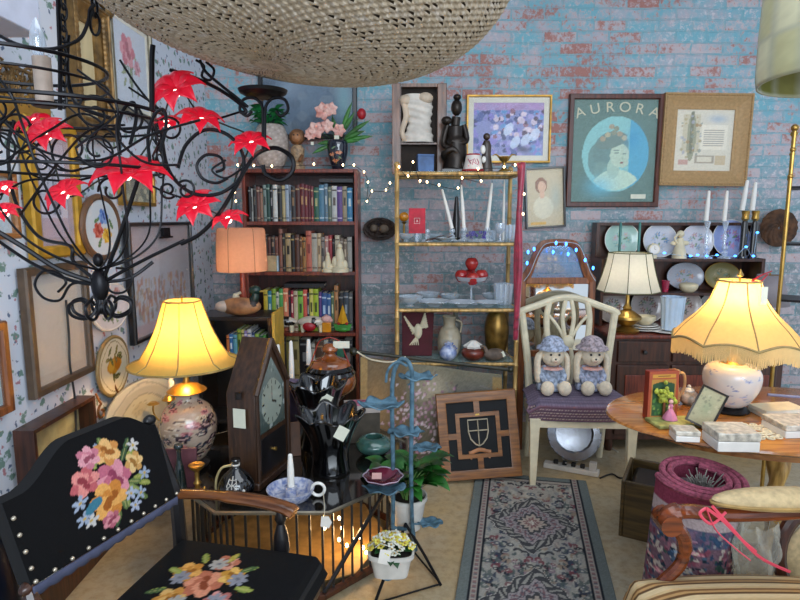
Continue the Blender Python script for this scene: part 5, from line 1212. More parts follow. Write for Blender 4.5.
B().ball((-12*kk, -.02, 40*kk), 6*kk, (1, 1, .9)).ball((8*kk, -.02, 42*kk), 7*kk, (1.1, .9, .8)).tube(spline([(-13*kk, -.025, 38*kk), (-11*kk, -.03, 24*kk), (-15*kk, -.03, 10*kk), (-12*kk, -.028, 1*kk)], 5), [.02, .014], 10).build('shoulders', mat('warm_plaster', 'ccb8a0', .6, 0, .1), t)
# bronze seated figure
bz = mat('dark_bronze', '2c241e', .35, .5, .25, bmp=.1)
FYb = 3.50; fk = mpp(FYb, 1.85); t = thing('bronze_figure', 'tall dark bronze sculpture of a kneeling mother and child', 'sculpture', (xp(455, FYb, 1.85), FYb, ETz+.001))
b = B(); b.bb(-11*fk, 11*fk, -.04, .04, 0, 4*fk)
b.tube(spline([(0, 0, 4*fk), (1*fk, 0, 18*fk), (0, 0, 34*fk), (0, 0, 46*fk), (1*fk, 0, 54*fk)], 6), [12*fk]*6+[11*fk]*6+[8.5*fk]*6+[4.5*fk]*7, 16)
b.ball((1*fk, -.003, 63*fk), 7*fk, (.8, .85, 1.15)); b.ball((1.5*fk, 0, 73*fk), 4*fk, (1, 1, .8)); b.ball((-9*fk, -.02, 50*fk), 5*fk, (1.1, 1, .9))
b.tube(spline([(-8*fk, -.01, 46*fk), (-12*fk, -.02, 30*fk), (-8*fk, -.04, 24*fk), (2*fk, -.045, 26*fk)], 6), [3.2*fk, 2.4*fk], 8); b.tube(spline([(8*fk, -.01, 46*fk), (11*fk, -.02, 32*fk), (5*fk, -.045, 28*fk), (-4*fk, -.05, 30*fk)], 6), [3.2*fk, 2.4*fk], 8)
b.tube(spline([(-8*fk, -.0, 12*fk), (-11*fk, -.04, 18*fk), (-2*fk, -.05, 22*fk), (5*fk, -.04, 12*fk), (8*fk, -.04, 5*fk)], 6), 3.6*fk, 8)
b.build('figure', bz, t, smooth=60)
B().bb(-13*fk, 13*fk, -.045, .045, -.0, 3*fk).build('plinth', M['black'], t)
# blue cube
p = P(425, 168, EF+.02); kb = mpp(EF, 1.75)
t = thing('trinket_box', 'small denim blue square box on the bamboo shelf top', 'box', (xp(425, EF+.03, ETz), EF+.03, ETz+.001), .1)
B().bb(-8*kb, 8*kb, -.04, .04, 0, 15*kb).build('box_body', mat('denim_blue', '4c6c9c', .6, 0, .2), t, bev=.002); B().bb(-8.3*kb, 8.3*kb, -.042, .042, 15*kb+.0005, 17*kb).build('lid', MATS['denim_blue'], t, bev=.002)
# white bell shade with red lettering mark
t = turned('painted_bell', 'white tapered bell with red script mark on the shelf top', 'bell', 473, ETz, EF, [(10.5, 0), (10, 3), (8.5, 9), (7, 16), (6.5, 17)], mat('white_tin', 'd8d0c8', .5, 0, .05), sm_=3)
B().lathe([(10.7*kb, 0), (10.7*kb, 2*kb)], 28, caps=(False, False)).lathe([(7*kb, 15.8*kb), (6.7*kb, 17.2*kb)], 28, caps=(False, False)).build('red_band', M['red'], t, solid=.001)
b = B(); yy = lambda h: -(10.2-h*.22)*kb-.001
for pts in ([(-6, 12), (-3, 7), (-4.5, 9.5), (-1, 11)], [(-2, 6), (0, 12), (2, 7), (-1, 9)], [(2.5, 12), (4.5, 8), (2.5, 6)], [(-6, 5), (5, 6)]): b.tube(spline([(x*kb, yy(h)*math.sqrt(max(.1, 1-(x/11)**2)), h*kb) for x, h in pts], 4), .0022, 5)
b.build('lettering', mat('pink_script', 'b83458', .5), t)
# small couple figurine
t = thing('dark_figurine', 'small dark figurine in front of the lavender print', 'figurine', (xp(486, EF+.04, ETz), EF+.04, ETz+.001))
B().lathe([(0, 0), (7*kb, 0), (6*kb, 8*kb), (4.5*kb, 18*kb), (5*kb, 26*kb), (3*kb, 31*kb), (0, 32*kb)], 16).ball((0, 0, 35*kb), 3.6*kb).build('cloak', mat('dark_brown_glaze', '38281e', .4, 0, .2, coat=.3), t); B().ball((-4*kb, -.02, 22*kb), 2.8*kb, (1, .8, 1.6)).ball((-3*kb, -.024, 12*kb), 2.5*kb, (1, .8, 1.4)).build('apron', M['white'], t)
# brass winged ornament
t = thing('brass_ornament', 'brass two-winged ornament at the right end of the shelf top', 'ornament', (xp(504, EF+.02, ETz), EF+.02, ETz+.001))
b = B().lathe([(0, 0), (6*kb, 0), (5*kb, 2*kb), (1.5*kb, 4*kb), (1.5*kb, 9*kb), (5*kb, 12*kb), (6*kb, 15*kb), (5.4*kb, 15*kb), (1*kb, 12*kb)], 20)
for s in (-1, 1): b.tube(spline([(s*3*kb, 0, 12*kb), (s*8*kb, 0, 17*kb), (s*12*kb, 0, 16*kb)], 5), [.007, .002], 8)
b.build('body', M['brass'], t)

# --- shelf 2: candles and crystal
crys = [('bowl', 'low cut crystal bowl'), ('goblet', 'stemmed crystal goblet'), ('tumbler', 'crystal tumbler')]
def glassware(kind, px, z, Y, s, label, group='crystal on the bamboo shelf'):
    prof = {'bowl': [(3, 0), (3.2, .6), (1.4, 1.4), (4, 2.5), (8, 5), (9.6, 8), (9.2, 8), (7.4, 5.4), (3, 3), (0, 2.6)],
            'goblet': [(4.5, 0), (4, .5), (.9, 1.2), (.8, 7), (3, 9), (5, 13), (4.8, 18), (4.4, 18), (4.5, 13), (2, 9.6), (0, 9.3)],
            'tumbler': [(4, 0), (4.3, 1), (5, 11), (4.6, 11), (4, 1.6), (0, 1.4)],
            'dish': [(4, 0), (5, 1), (10, 3), (14, 4.6), (13.8, 5), (9, 3.8), (4, 1.8), (0, 1.6)],
            'cruet': [(4, 0), (5.5, 2), (5.5, 7), (2, 11), (1.5, 16), (2.4, 17), (1, 18), (2.2, 21), (0, 23)],
            'candlestick': [(6, 0), (5.5, 1), (2, 2.5), (3, 5), (1.4, 7), (3, 9.5), (2.4, 12), (0, 12)]}[kind]
    k = mpp(Y, z)*s; x = xp(px, Y, z)
    b = B().lathe([(a*k, b_*k) for a, b_ in prof], 24, wob=(lambda a, zz: 1+.05*cos(a*12)) if kind in ('bowl', 'dish', 'tumbler') else None)
    return tag(b.build('crystal_'+kind, M['crystal'], None, (x, Y, z+.0008)), label, 'glassware', group)
G = [('bowl', 406, EF, 1.0, 'leftmost crystal bowl on the upper glass shelf, under the red card'), ('tumbler', 417, EB, 1.0, 'crystal tumbler behind the red card'), ('candlestick', 427, EF, 1.0, 'short crystal candlestick right of the red card'),
     ('candlestick', 452, EM, 1.0, 'crystal candlestick under the leaning pale taper'), ('candlestick', 464, EM, 1.1, 'crystal candlestick under the upright pink taper'), ('candlestick', 487, EM, 1.1, 'crystal candlestick under the slender right taper'),
     ('goblet', 500, EF, 1.0, 'crystal goblet near the ribbon on the upper glass shelf'), ('tumbler', 508, EB, 1.4, 'tall crystal tumbler beside the right post, upper shelf'), ('dish', 445, EF-.01, .8, 'flat crystal dish at the centre front of the upper shelf'), ('tumbler', 492, EB, .9, 'small crystal tumbler behind the purple flowers'), ('bowl', 434, EB, .8, 'small crystal bowl behind the candlesticks, upper shelf')]
for kd, px, Y, s, l in G: glassware(kd, px, S2, Y, s, l)
G = [('bowl', 410, EF, 1.3, 'frosted crystal bowl at the left end of the middle shelf'), ('dish', 434, EF, 1.2, 'wide crystal dish second from the left on the middle shelf'), ('bowl', 428, EB, 1.2, 'crystal bowl behind the wide dish, middle shelf'), ('dish', 462, EF-.01, 1.1, 'crystal dish in front of the apple bowl'), ('bowl', 450, EB, 1.0, 'crystal bowl left behind the apple bowl stem'), ('dish', 488, EF, 1.0, 'crystal dish right in front of the apple bowl'), ('tumbler', 503, EM, 1.9, 'large straight crystal jar by the right post, middle shelf'), ('bowl', 492, EB, 1.1, 'crystal bowl behind right of the apples')]
for kd, px, Y, s, l in G: glassware(kd, px, S3, Y, s, l, 'crystal on the middle shelf')
# tapers
kz = mpp(EM, S2+.1)
for px, h, ln, l, mm_ in ((452, 40, -.26, 'pale pink taper candle leaning left on the bamboo shelf', M['wax']), (464, 43, -.08, 'nearly upright pale pink taper candle beside the leaning one', M['wax']), (487, 45, .09, 'slender white taper leaning right on the bamboo shelf', M['wax'])):
    taper('taper_candle', l, px, S2+12.4*mpp(EM, S2), EM, h, ln, r=1.9)
taper('taper_candle', 'short white taper in the crystal goblet by the ribbon', 503, S2+.002, EM+.02, 60, 0, r=1.3)
t = thing('black_candle', 'black tapered candle standing between the pale tapers', 'candle', (xp(456, EB, S2), EB, S2+.001)); B().lathe([(0, 0), (3.2*kz, 0), (3.6*kz, 22*kz), (1.6*kz, 44*kz), (0, 45*kz)], 14).build('wax', M['black'], t); B().lathe([(4.5*kz, 0), (4.5*kz, 2*kz), (3.7*kz, 3*kz)], 16, caps=(False, False)).build('base_ring', M['iron'], t)
t = thing('red_card', 'bright red card with a small white square emblem', 'card', (xp(417, EF-.03, S2+.05), EF-.035, S2+.001+8*kz), -.05)
B().bb(-8*kz, 8*kz, -.001, .001, 0, 24*kz).build('card', mat('red_card', 'c01c34', .6), t)
b = B().ring(5*kz, 5*kz, [(0, -.0016), (.0012, -.0016), (.0012, -.0011), (0, -.0011)]); b.bb(-.006, .006, -.0016, -.0011, -.006, -.004).bb(-.002, .002, -.0016, -.0011, -.002, .006)
b.build('emblem', M['white'], t, loc=(0, 0, 12*kz)); B().bb(-.008, .008, .0015, .02, -8*kz, 4*kz).build('stand', M['crystal'], t)
o = tag(B().ball((0, 0, 5*kz), 5*kz, seg=20).build('amber_ball', mat('amber_glass', 'd88c1c', .1, 0, .1, coat=1), None, (xp(404, EB, S2+.05), EB, S2+.115)), 'round orange glass float behind the red card', 'ornament')
B().lathe([(0, 0), (.02, 0), (.008, .01), (.006, .10), (.02, .114)], 12).build('stand', M['brass'], o, loc=(0, 0, -.114))
# purple flowers
t = thing('purple_flowers', 'small cluster of purple glass flowers on the upper glass shelf', 'flowers', (xp(476, EF-.01, S2), EF-.015, S2+.001))
b = B(); rr = random.Random(2)
for k in range(16):
    cx_, cz_ = rr.uniform(-9, 9)*kz, rr.uniform(3, 9)*kz
    for j in range(5): a = j*2*PI/5+k; b.ball((cx_+.006*cos(a), rr.uniform(-.012, .012), cz_+.006*sin(a)), .0045, seg=6)
b.build('petals', mat('purple_glass', '4c3ca0', .2, 0, .3, coat=.6), t); B().lathe([(0, 0), (8*kz, 0), (9*kz, 3*kz), (0, 3*kz)], 16).build('base', M['crystal'], t)
t = thing('driftwood', 'small dark twisted root ornament on the upper glass shelf', 'ornament', (xp(440, EF-.02, S2), EF-.03, S2+.006))
B().tube(spline([(-14*kz, 0, 0), (-6*kz, .01, 2*kz), (2*kz, 0, 1*kz), (12*kz, .01, 5*kz)], 5), [.007, .003], 7).tube(spline([(-8*kz, 0, 1*kz), (-2*kz, -.01, 4*kz), (4*kz, 0, 5*kz)], 5), [.005, .002], 7).build('root', M['dark_wood'], t)
# apple bowl
ka = mpp(EM, S3+.05)
t = turned('glass_compote', 'stemmed glass compote holding red apples on the middle shelf', 'bowl', 471, S3, EM, [(7, 0), (6, 1), (1.2, 3), (1, 16), (6, 20), (14, 24), (16, 28), (15.4, 28), (13, 24.6), (5, 21), (0, 20.4)], M['crystal'], sm_=0)
apm = mat('red_apple', '8c141c', .2, 0, .3, 14, col2='b0342c', coat=.6)
zb0 = S3+.001+24.5*ka
for k, (dx, dy, dz_, l) in enumerate(((-10, -.5, 5, 'red apple at the left of the glass compote'), (10, .5, 5, 'red apple at the right of the glass compote'), (0, -9, 3, 'red apple at the front of the glass compote'), (0, 9, 5, 'red apple at the back of the glass compote'), (0, 0, 17, 'red apple on top of the pile in the compote'))):
    r_ = 6.6*ka; t = thing('apple', l, 'fruit', (xp(471, EM, S3)+dx*ka, EM+dy*ka, zb0+dz_*ka-.006), k, 'red apples in the compote')
    B().lathe(smoothprof([(.001, -r_*.8), (r_*.5, -r_*.92), (r_*.95, -r_*.2), (r_*.98, r_*.3), (r_*.6, r_*.85), (r_*.2, r_*.8), (.001, r_*.62)], 4), 20).build('fruit', apm, t); B().tube([(0, 0, r_*.6), (.002, 0, r_*1.15)], .0014, 5).build('stem', M['dark_wood'], t)
# shelf 4
k4 = mpp(EM, S4+.1)
t = thing('eagle_plaque', 'dark red shield plaque with a raised cream eagle', 'plaque', (xp(417, EM, S4+.1), EM, S4+.002), 0, rx=-.08)
B().prism([(-15*k4, 0), (15*k4, 0), (17*k4, 44*k4), (-15*k4, 44*k4)], -.006, .006).build('board', mat('maroon_felt', '4c101c', .8, 0, .15), t, bev=.003)
b = B(); em = mat('cream_ivory', 'd8ccac', .5, 0, .08)
b.tube(spline([(4*k4, -.014, 18*k4), (1*k4, -.016, 26*k4), (-2*k4, -.014, 32*k4)], 5), [.014, .018, .012]*3+[.012]*2, 10) if False else b.ball((1*k4, -.014, 25*k4), 6*k4, (.7, .4, 1.3))
b.tube(spline([(3*k4, -.015, 30*k4), (7*k4, -.016, 31*k4), (9*k4, -.016, 28*k4)], 4), [.011, .004], 8)
for s, tip in ((-1, (-13, 40)), (1, (8, 43))):
    for j in range(7): b.tube([((s*2)*k4, -.012, (24+j*.8)*k4), ((tip[0]+(j*1.4 if s < 0 else j*.5))*k4, -.012, (tip[1]-j*(3.0 if s < 0 else 2.2))*k4)], [.011, .006], 6)
for j in range(-2, 3): b.tube([(0, -.012, 20*k4), ((-3+j*2.2)*k4, -.012, 11*k4)], [.006, .003], 6)
b.build('eagle', em, t)
t = turned('stoneware_jug', 'tall two-tone stoneware jug with blue floral mark', 'jug', 449, S4, EM, [(8, 0), (11, 8), (11.5, 18), (9, 27), (6, 31), (6.2, 38), (7.2, 40), (6.2, 40), (5, 31)], mat('stoneware', 'a89c84', .5, 0, .15, coat=.2), sm_=4)
c = Canvas(30, 24, 'a8a294', 1, 7); c.daisy(.5, .55, .28, '3c5898', 'b0a890', 6).daisy(.25, .35, .16, '48609c').daisy(.78, .35, .16, '48609c')
c.mesh('painted_flower', lambda u, v: (11.9*k4*sin((u-.5)*1.5), -11.9*k4*cos((u-.5)*1.5), (5+v*14)*k4), MATS['glazed_paint'], t)
B().tube(spline([(6*k4, 0, 37*k4), (12*k4, 0, 34*k4), (11*k4, 0, 24*k4)], 5), .006, 8).build('handle', MATS['stoneware'], t)
turned('narrow_bottle', 'narrow grey bottle behind the stoneware jug', 'bottle', 455, S4, EB, [(6, 0), (6.5, 6), (6, 30), (3, 36), (2.5, 44), (3.5, 46), (2.5, 47)], mat('grey_stone', '6c6c64', .5, 0, .2), sm_=3)
t = turned('ginger_jar', 'small blue and white jar at the foot of the stoneware jug', 'jar', 448, S4, EF-.01, [(4, 0), (8, 4), (8.4, 9), (5, 14), (3.5, 15), (4, 17), (0, 19)], blue_w, sm_=4)
t = turned('squat_jar', 'squat red-brown jar with pale frilled lid on the bamboo shelf', 'jar', 473, S4, EF, [(6, 0), (11, 4), (11.5, 9), (8, 12), (7, 12.5)], mat('russet_glaze', '6c2c20', .35, 0, .25, coat=.4), sm_=4)
B().lathe([(8*k4, 12*k4), (9*k4, 14*k4), (5*k4, 17*k4), (2*k4, 19*k4), (0, 19*k4)], 24, wob=lambda a, z: 1+.1*cos(a*8)).build('lid', M['white'], t)
turned('brass_urn', 'bulbous brass urn beside the right post of the bamboo shelf', 'urn', 496, S4, EM+.02, [(7, 0), (9, 4), (11.5, 16), (12, 30), (9, 42), (7, 45), (8.5, 48), (10, 50), (8, 50), (6, 45)], mat('aged_brass', '8c6c34', .35, .75, .25), sm_=4)
t = thing('driftwood_duck', 'carved grey-brown wooden bird with paper tag on the lower shelf', 'figurine', (xp(494, EF-.02, S4), EF-.03, S4+.002), .3)
B().ball((0, 0, 6*k4), 8*k4, (1.4, .8, .75)).tube(spline([(-8*k4, 0, 8*k4), (-11*k4, 0, 14*k4), (-15*k4, 0, 15*k4)], 5), [.015, .006], 8).tube([(8*k4, 0, 7*k4), (16*k4, 0, 3*k4)], [.014, .004], 8).build('body', mat('driftwood_grey', '6c5c50', .7, 0, .25), t); B().box((7*k4, -.03, 7*k4), (.018, .002, .035), Matrix.Rotation(-.5, 3, 'Y')).build('price_tag', M['tagp'], t)

# ------------------------------------------------------------------ hutch contents
def wall_plate(name, label, px, z, Y, rpx, canvas, group=None, sx=1.0, rim=None, lean=-.14):
    k = mpp(Y, z); r = rpx*k; t = thing(name, label, 'plate', (xp(px, Y, z+r), Y, z+r*cos(lean)+.002), 0, group, rx=lean)
    def f(u, v):
        a, b_ = (u-.5)*2, (v-.5)*2; x = a*math.sqrt(max(0, 1-b_*b_/2)); zz = b_*math.sqrt(max(0, 1-a*a/2)); rr_ = math.sqrt(x*x+zz*zz)
        return (x*r*sx, .012*(1-max(0, (rr_-.55)/.45)**1.5 if rr_ > .55 else 1)-.006, zz*r)
    canvas.mesh('plate_face', f, MATS['glazed_paint'], t, solid=.004)
    B().tube([(r*sx*cos(a/20*PI), -.006, r*sin(a/20*PI)) for a in range(40)], .0028, 5, closed=True).build('rim', rim or M['white'], t); return t
H1, H2 = hz; HP = 3.88
def pc_(base, seed, cols): c = Canvas(36, 36, base, 1, seed); c.ell(.5, .5, .33, .33, base, 0, 1); [c.daisy(.5+.2*cos(a), .5+.2*sin(a), .09, cols[i % len(cols)], 'c8b080', 5, a) for i, a in enumerate((0, .9, 1.9, 2.8, 3.9, 5.0))]; [c.leaf(.5+.13*cos(a), .5+.13*sin(a), .07, '6c8c74', a) for a in (0.4, 2.3, 4.5)]; return c.grain(.05)
for px, r_, base, cols, l, sd_ in ((622, 18.5, 'a8c8bc', ('88b0a8', 'c0b0b8'), 'pale green floral plate at the left of the plate rack', 3), (660, 18, 'c4c8d4', ('6c90b8', 'a8b4c8'), 'blue and white bird plate second on the plate rack', 4), (697, 17.5, 'c8c8d0', ('b490a0', '90a4b8'), 'white plate with pink flowers third on the plate rack', 5), (731, 20, '9cacdc', ('8868b0', 'b888b8'), 'lilac flowered plate at the right of the plate rack', 6)):
    wall_plate('display_plate', l, px, H1, HP, r_*.93, pc_(base, sd_, cols), 'plates on the plate rack')
wall_plate('oval_platter', 'silver-grey oval platter with handles on the middle hutch shelf', 685, H2, HP, 13.5, pc_('a4a8b4', 8, ('b8887c', '8c94a8')), sx=1.35, rim=M['silver'])
wall_plate('olive_plate', 'olive yellow plate half hidden behind the silver platter', 722, H2, HP+.02, 13.5, pc_('948c5c', 9, ('746c3c', 'a89c6c')), sx=1.3, rim=M['gold'])
kh = mpp(3.8, H1+.1)
t = thing('angel_figurine', 'small cream cherub figurine between the rack plates', 'figurine', (xp(679, 3.78, H1), 3.78, H1+.001))
b = B().lathe([(0, 0), (7*kh, 0), (6*kh, 6*kh), (4*kh, 14*kh), (3*kh, 20*kh), (0, 21*kh)], 16).ball((0, 0, 24*kh), 3.6*kh); b.ball((-5*kh, 0, 15*kh), 3.5*kh, (1.3, .5, .7)).ball((5*kh, 0, 15*kh), 3.5*kh, (1.3, .5, .7)); b.tube(spline([(-3*kh, -.01, 14*kh), (-7*kh, -.02, 20*kh), (-3*kh, -.02, 25*kh)], 4), .007, 7)
b.build('figure', em, t)
t = thing('alarm_clock', 'tiny round cream clock in front of the blue bird plate', 'clock', (xp(653, 3.77, H1), 3.77, H1+.001))
B().lathe([(0, -.015), (5.5*kh, -.015), (6*kh, 0), (5.5*kh, .015), (0, .015)], 24, (0, 0, 9*kh), Matrix.Rotation(PI/2, 3, 'X')).build('case', em, t); B().lathe([(0, 0), (4.4*kh, 0), (4.4*kh, .001), (0, .001)], 24, (0, -.0155, 9*kh), Matrix.Rotation(PI/2, 3, 'X')).build('dial', M['white'], t); B().bb(-.0008, .0008, -.0175, -.0168, 9*kh, 12.4*kh).bb(0, .010, -.0175, -.0168, 9*kh-.0008, 9*kh+.0008).build('hands', M['iron'], t)
B().bb(-.018, .018, -.014, .014, 0, 3.6*kh).build('foot', em, t)
for k, (px, l) in enumerate(((619, 'left one of two teal glass tapers before the green plate'), (638, 'right one of two teal glass tapers before the green plate'))):
    t = turned('teal_candle', l, 'candle', px, H1, 3.77, [(4, 0), (3.5, 1), (1.3, 3), (1.3, 34), (.6, 36)], mat('teal_wax', '1c6c64', .3, 0, .1, coat=.4), 14, 'teal tapers', 'taper', sm_=0)
for k, (px, h, l) in enumerate(((706, 30, 'first white taper from the left in a crystal stick on the rack'), (724, 30, 'second white taper from the left in a crystal stick on the rack'))):
    Yc = 3.77; glassware('candlestick', px, H1, Yc, 1.05, ('left' if k == 0 else 'right')+' crystal candlestick in front of the pink flowered plates', 'crystal sticks on the rack')
    kk_ = mpp(Yc, H1); t = turned('candle_stem', ('left' if k == 0 else 'right')+' tall thin glass stem holding a white taper on the rack', 'candlestick', px, H1+12.8*kk_, Yc, [(2, 0), (1.2, 2), (2.4, 8), (1, 14), (2.4, 20), (3, 23), (2.4, 24)], M['crystal'], 14, 'glass stems on the rack', sm_=0)
    taper('taper_candle', l, px, H1+37*kk_, Yc, h, .03)
for k, (px, l) in enumerate(((742, 'left white taper in a tall black and gold holder'), (752, 'right white taper in a tall black and gold holder'))):
    Yc = 3.79+.0*k; kk_ = mpp(Yc, H1)
    t = turned('black_candlestick', ('left' if k == 0 else 'right')+' tall black candlestick with gold cup on the rack', 'candlestick', px, H1, Yc, [(4.5, 0), (4.5, 2), (3.4, 4), (3.2, 34), (2, 37)], M['black_glass'], 14, 'black candlesticks', 'stem', sm_=0)
    B().lathe([(2*kk_, 37*kk_), (3.6*kk_, 39*kk_), (3.0*kk_, 42*kk_), (3.8*kk_, 46*kk_), (3*kk_, 47*kk_), (0, 46.4*kk_)], 16).build('gold_cup', M['brass'], t)
    taper('taper_candle', l, px, H1+47.2*kk_, Yc, 30 if k == 0 else 28, .10-.05*k, r=2.4)
lt = thing('blue_rack_lights', 'string of blue lights along the upper plate rack shelf', 'string lights', (xp(700, 3.74, H1), 3.74, H1+.004))
pts = [Vector(((px-700)*kh, 0, .004+dz_*kh)) for px, dz_ in ((650, 2), (664, 4), (690, 1), (697, 2), (706, 1), (716, 2), (734, 1), (744, 10), (752, 1), (754, 24))]
B().tube(spline(pts, 4), .002, 5).build('cable', MATS['clear_cable'], lt)
for p in pts: B().ball(p+Vector((0, -.006, .004)), .0075, (1.4, 1, .9), seg=8).build('bulb', M['bluebulb'], lt)
t = turned('rose_tumbler', 'small rose red glass tumbler on the middle hutch shelf', 'glass', 665, H2, 3.79, [(3, 0), (3.5, 6), (4, 11), (3.6, 11), (3, 1)], mat('rose_glass', 'a02848', .2, 0, .1, coat=.8), 16, sm_=0)
turned('cream_tureen', 'small cream dish beside the silver platter', 'dish', 688, H2, 3.77, [(5, 0), (8, 3), (9, 7), (6, 9), (0, 9.6)], em, 20, sm_=3)
# dresser top
kd = mpp(3.5, dz)
for k, (px, Y, r_, base, l) in enumerate(((608, 3.86, 16, 'b0a8a4', 'grey floral plate leaning behind the brass lamp'), (648, 3.88, 17, 'a89c98', 'brown patterned plate leaning left of the milk glass vase'), (684, 3.88, 17, 'b0a098', 'floral plate leaning right of the milk glass vase'), (714, 3.88, 15, '9c9c94', 'plate leaning behind the fringed shade'))):
    wall_plate('leaning_plate', l, px if k else 613, dz, Y, r_, pc_(base, 20+k, ('7c4c44', '5c5c54')), 'plates at the back of the dresser')
for i in range(3):
    turned('saucer', ('bottom', 'middle', 'top')[i]+' plate of the white stack behind the small brass lamp', 'plate', 643, dz+i*.012, 3.60, [(9, 0), (10, .6), (18-i*2, 2.0), (18-i*2, 2.6), (9, 1.4), (0, 1.2)], M['white'], 32, 'stack of white plates', sm_=0, bare=True)
turned('serving_plate', 'wide white plate lying under the milk glass vase', 'plate', 668, dz, 3.54, [(9, 0), (10, .5), (20, 1.8), (20, 2.4), (9, 1.2), (0, 1)], M['white'], 36, sm_=0, bare=True)
k = mpp(3.54, dz); b = B().lathe([(0, 0), (9*k, 0), (9.4*k, 3*k), (11*k, 30*k), (11.6*k, 33*k), (10.6*k, 33*k), (9.6*k, 10*k), (0, 9*k)], 72, wob=lambda a, z: 1+.045*cos(a*12))
t = thing('fluted_vase', 'fluted milk glass vase on the white plate by the fringed lamp', 'vase', (xp(671, 3.54, dz), 3.54, dz+.016)); b.build('body', mat('milk_glass', 'b8cce0', .15, 0, .03, coat=.6), t, smooth=60)
turned('cream_bowl', 'cream bowl on the stacked plates behind the brass lamp', 'bowl', 645, dz+.036, 3.60, [(5, 0), (9, 4), (10, 8), (9.4, 8), (5, 1)], em, 24, sm_=3)
# ------------------------------------------------------------------ top of the tall bookcase
BT = zp(169, BY); TY_ = 3.78
kt = mpp(TY_, BT)
c = Canvas(90, 50, 'a89c94', 1, 5)
for i in range(26):
    for j in range(14): c.ell((i+.5*(j % 2))/26, (j+.5)/14, .014, .022, ['c0b4ac', 'b4a89c', '988c84'][(i+j) % 3])
c.asp = 1
t = thing('basket_vase', 'white woven texture vase holding a green plant on the bookcase', 'vase', (xp(272, TY_, BT), TY_, BT+.001))
c.mesh('vase_body', lathef(smoothprof([(8*kt, 0), (13*kt, 6*kt), (17*kt, 20*kt), (17*kt, 32*kt), (13*kt, 42*kt), (11*kt, 44*kt)])), painted('wicker', .85), t)
B().lathe([(0, 0), (8*kt, 0), (8*kt, 1*kt), (0, 1*kt)], 24).build('base', M['cream'], t)
def leafy(b, c0, n, spread, h, L, wd, seed, droop=.3, up=.6):
    r = random.Random(seed)
    for k in range(n):
        a = r.uniform(0, 2*PI); e = r.uniform(.1, 1); base = Vector(c0)+Vector((cos(a)*spread*e*.5, sin(a)*spread*e*.5, h*r.uniform(.1, .9)))
        d = Vector((cos(a), sin(a), 0)); l = L*r.uniform(.7, 1.2); sdv = Vector((-sin(a), cos(a), 0)); u0 = r.uniform(up-.4, up+.4)
        def f(u, v):
            w_ = wd*l*sin(PI*min(1, u*.97+.02)**.8)*(v-.5)*2
            return base+d*(spread*e*.5+l*u)+sdv*w_+Vector((0, 0, l*(u0*u-droop*2*u*u)+abs(w_)*.35))
        b.sheet(f, 6, 2)
    return b
t = thing('green_plant', 'bushy green plant growing in the white basket vase', 'plant', (xp(268, TY_, BT), TY_, BT+.001+42*kt))
leafy(B(), (0, 0, 0), 54, .07, .10, .085, .36, 3, .3, .7).build('leaves', mat('bright_leaf', '2c8c4c', .4, 0, .35), t)
b = B(); rr = random.Random(4)
for k in range(9): a = k*.7; b.tube([(0, 0, -.02), (.03*cos(a), .03*sin(a), .04), (.07*cos(a), .07*sin(a), .09)], .0022, 5)
b.build('stems', M['darkleaf'], t)
t = thing('lion_figurine', 'small brown maned animal figurine on a pedestal on the bookcase', 'figurine', (xp(298, TY_-.02, BT), TY_-.02, BT+.001))
bm_ = mat('brown_ceramic', '7c5434', .5, 0, .3, 40)
B().lathe([(0, 0), (7*kt, 0), (7.5*kt, 3*kt), (5*kt, 6*kt), (6.5*kt, 12*kt), (7*kt, 20*kt), (4.5*kt, 24*kt), (0, 25*kt)], 20).build('pedestal', mat('pale_brown_ceramic', 'a88c6c', .5, 0, .3, 50), t)
h_ = B().ball((0, 0, 32*kt), 8*kt, (1, .8, 1), wob=lambda p: 1+.06*sin(p.x*400)*sin(p.z*400)).build('mane', bm_, t); B().ball((0, -6*kt, 31*kt), 4.4*kt, (1, .6, 1.1)).ball((0, -9*kt, 29.5*kt), 2*kt, (1.2, .8, .8)).build('face', mat('tan_ceramic', 'a8744c', .5, 0, .15), t)
B().ball((-1.8*kt, -8.4*kt, 33*kt), .8*kt, seg=8).ball((1.8*kt, -8.4*kt, 33*kt), .8*kt, seg=8).build('eyes', M['black'], t)
B().tube([(-5*kt, -4*kt, 14*kt), (-3*kt, -8*kt, 8*kt)], 1.8*kt, 8).tube([(5*kt, -4*kt, 14*kt), (3*kt, -8*kt, 8*kt)], 1.8*kt, 8).build('paws', bm_, t)
c = Canvas(60, 40, '101828', 1, 8); [c.rose(x, y, .05, ('c87044', 'd8946c', '8c4428')) for x, y in ((.72, .3), (.78, .55), (.66, .5), (.2, .5))]; c.leaf(.7, .7, .06, '3c6c5c', 1).leaf(.8, .4, .05, '3c6c5c', 2)
t = thing('painted_vase', 'black lacquer vase with orange flowers holding lilies on the bookcase', 'vase', (xp(338, TY_-.02, BT), TY_-.02, BT+.001))
c.mesh('vase_body', lathef(smoothprof([(5*kt, 0), (6*kt, 2*kt), (9.5*kt, 14*kt), (10.5*kt, 24*kt), (9.5*kt, 28*kt), (8*kt, 29*kt)])), painted('black_lacquer', .12, .8), t); B().lathe([(0, 0), (5*kt, 0), (5*kt, 1*kt), (0, 1*kt)], 20).build('base', M['black'], t)
t = thing('lily_bouquet', 'pale pink lilies and one red bud in the black vase', 'flowers', (xp(338, TY_-.02, BT), TY_-.02, BT+.001+26*kt))
st, lf, fl_ = B(), B(), B()
lp = mat('lily_pink', 'e0b8ac', .5, 0, .15, 30, col2='c88478')
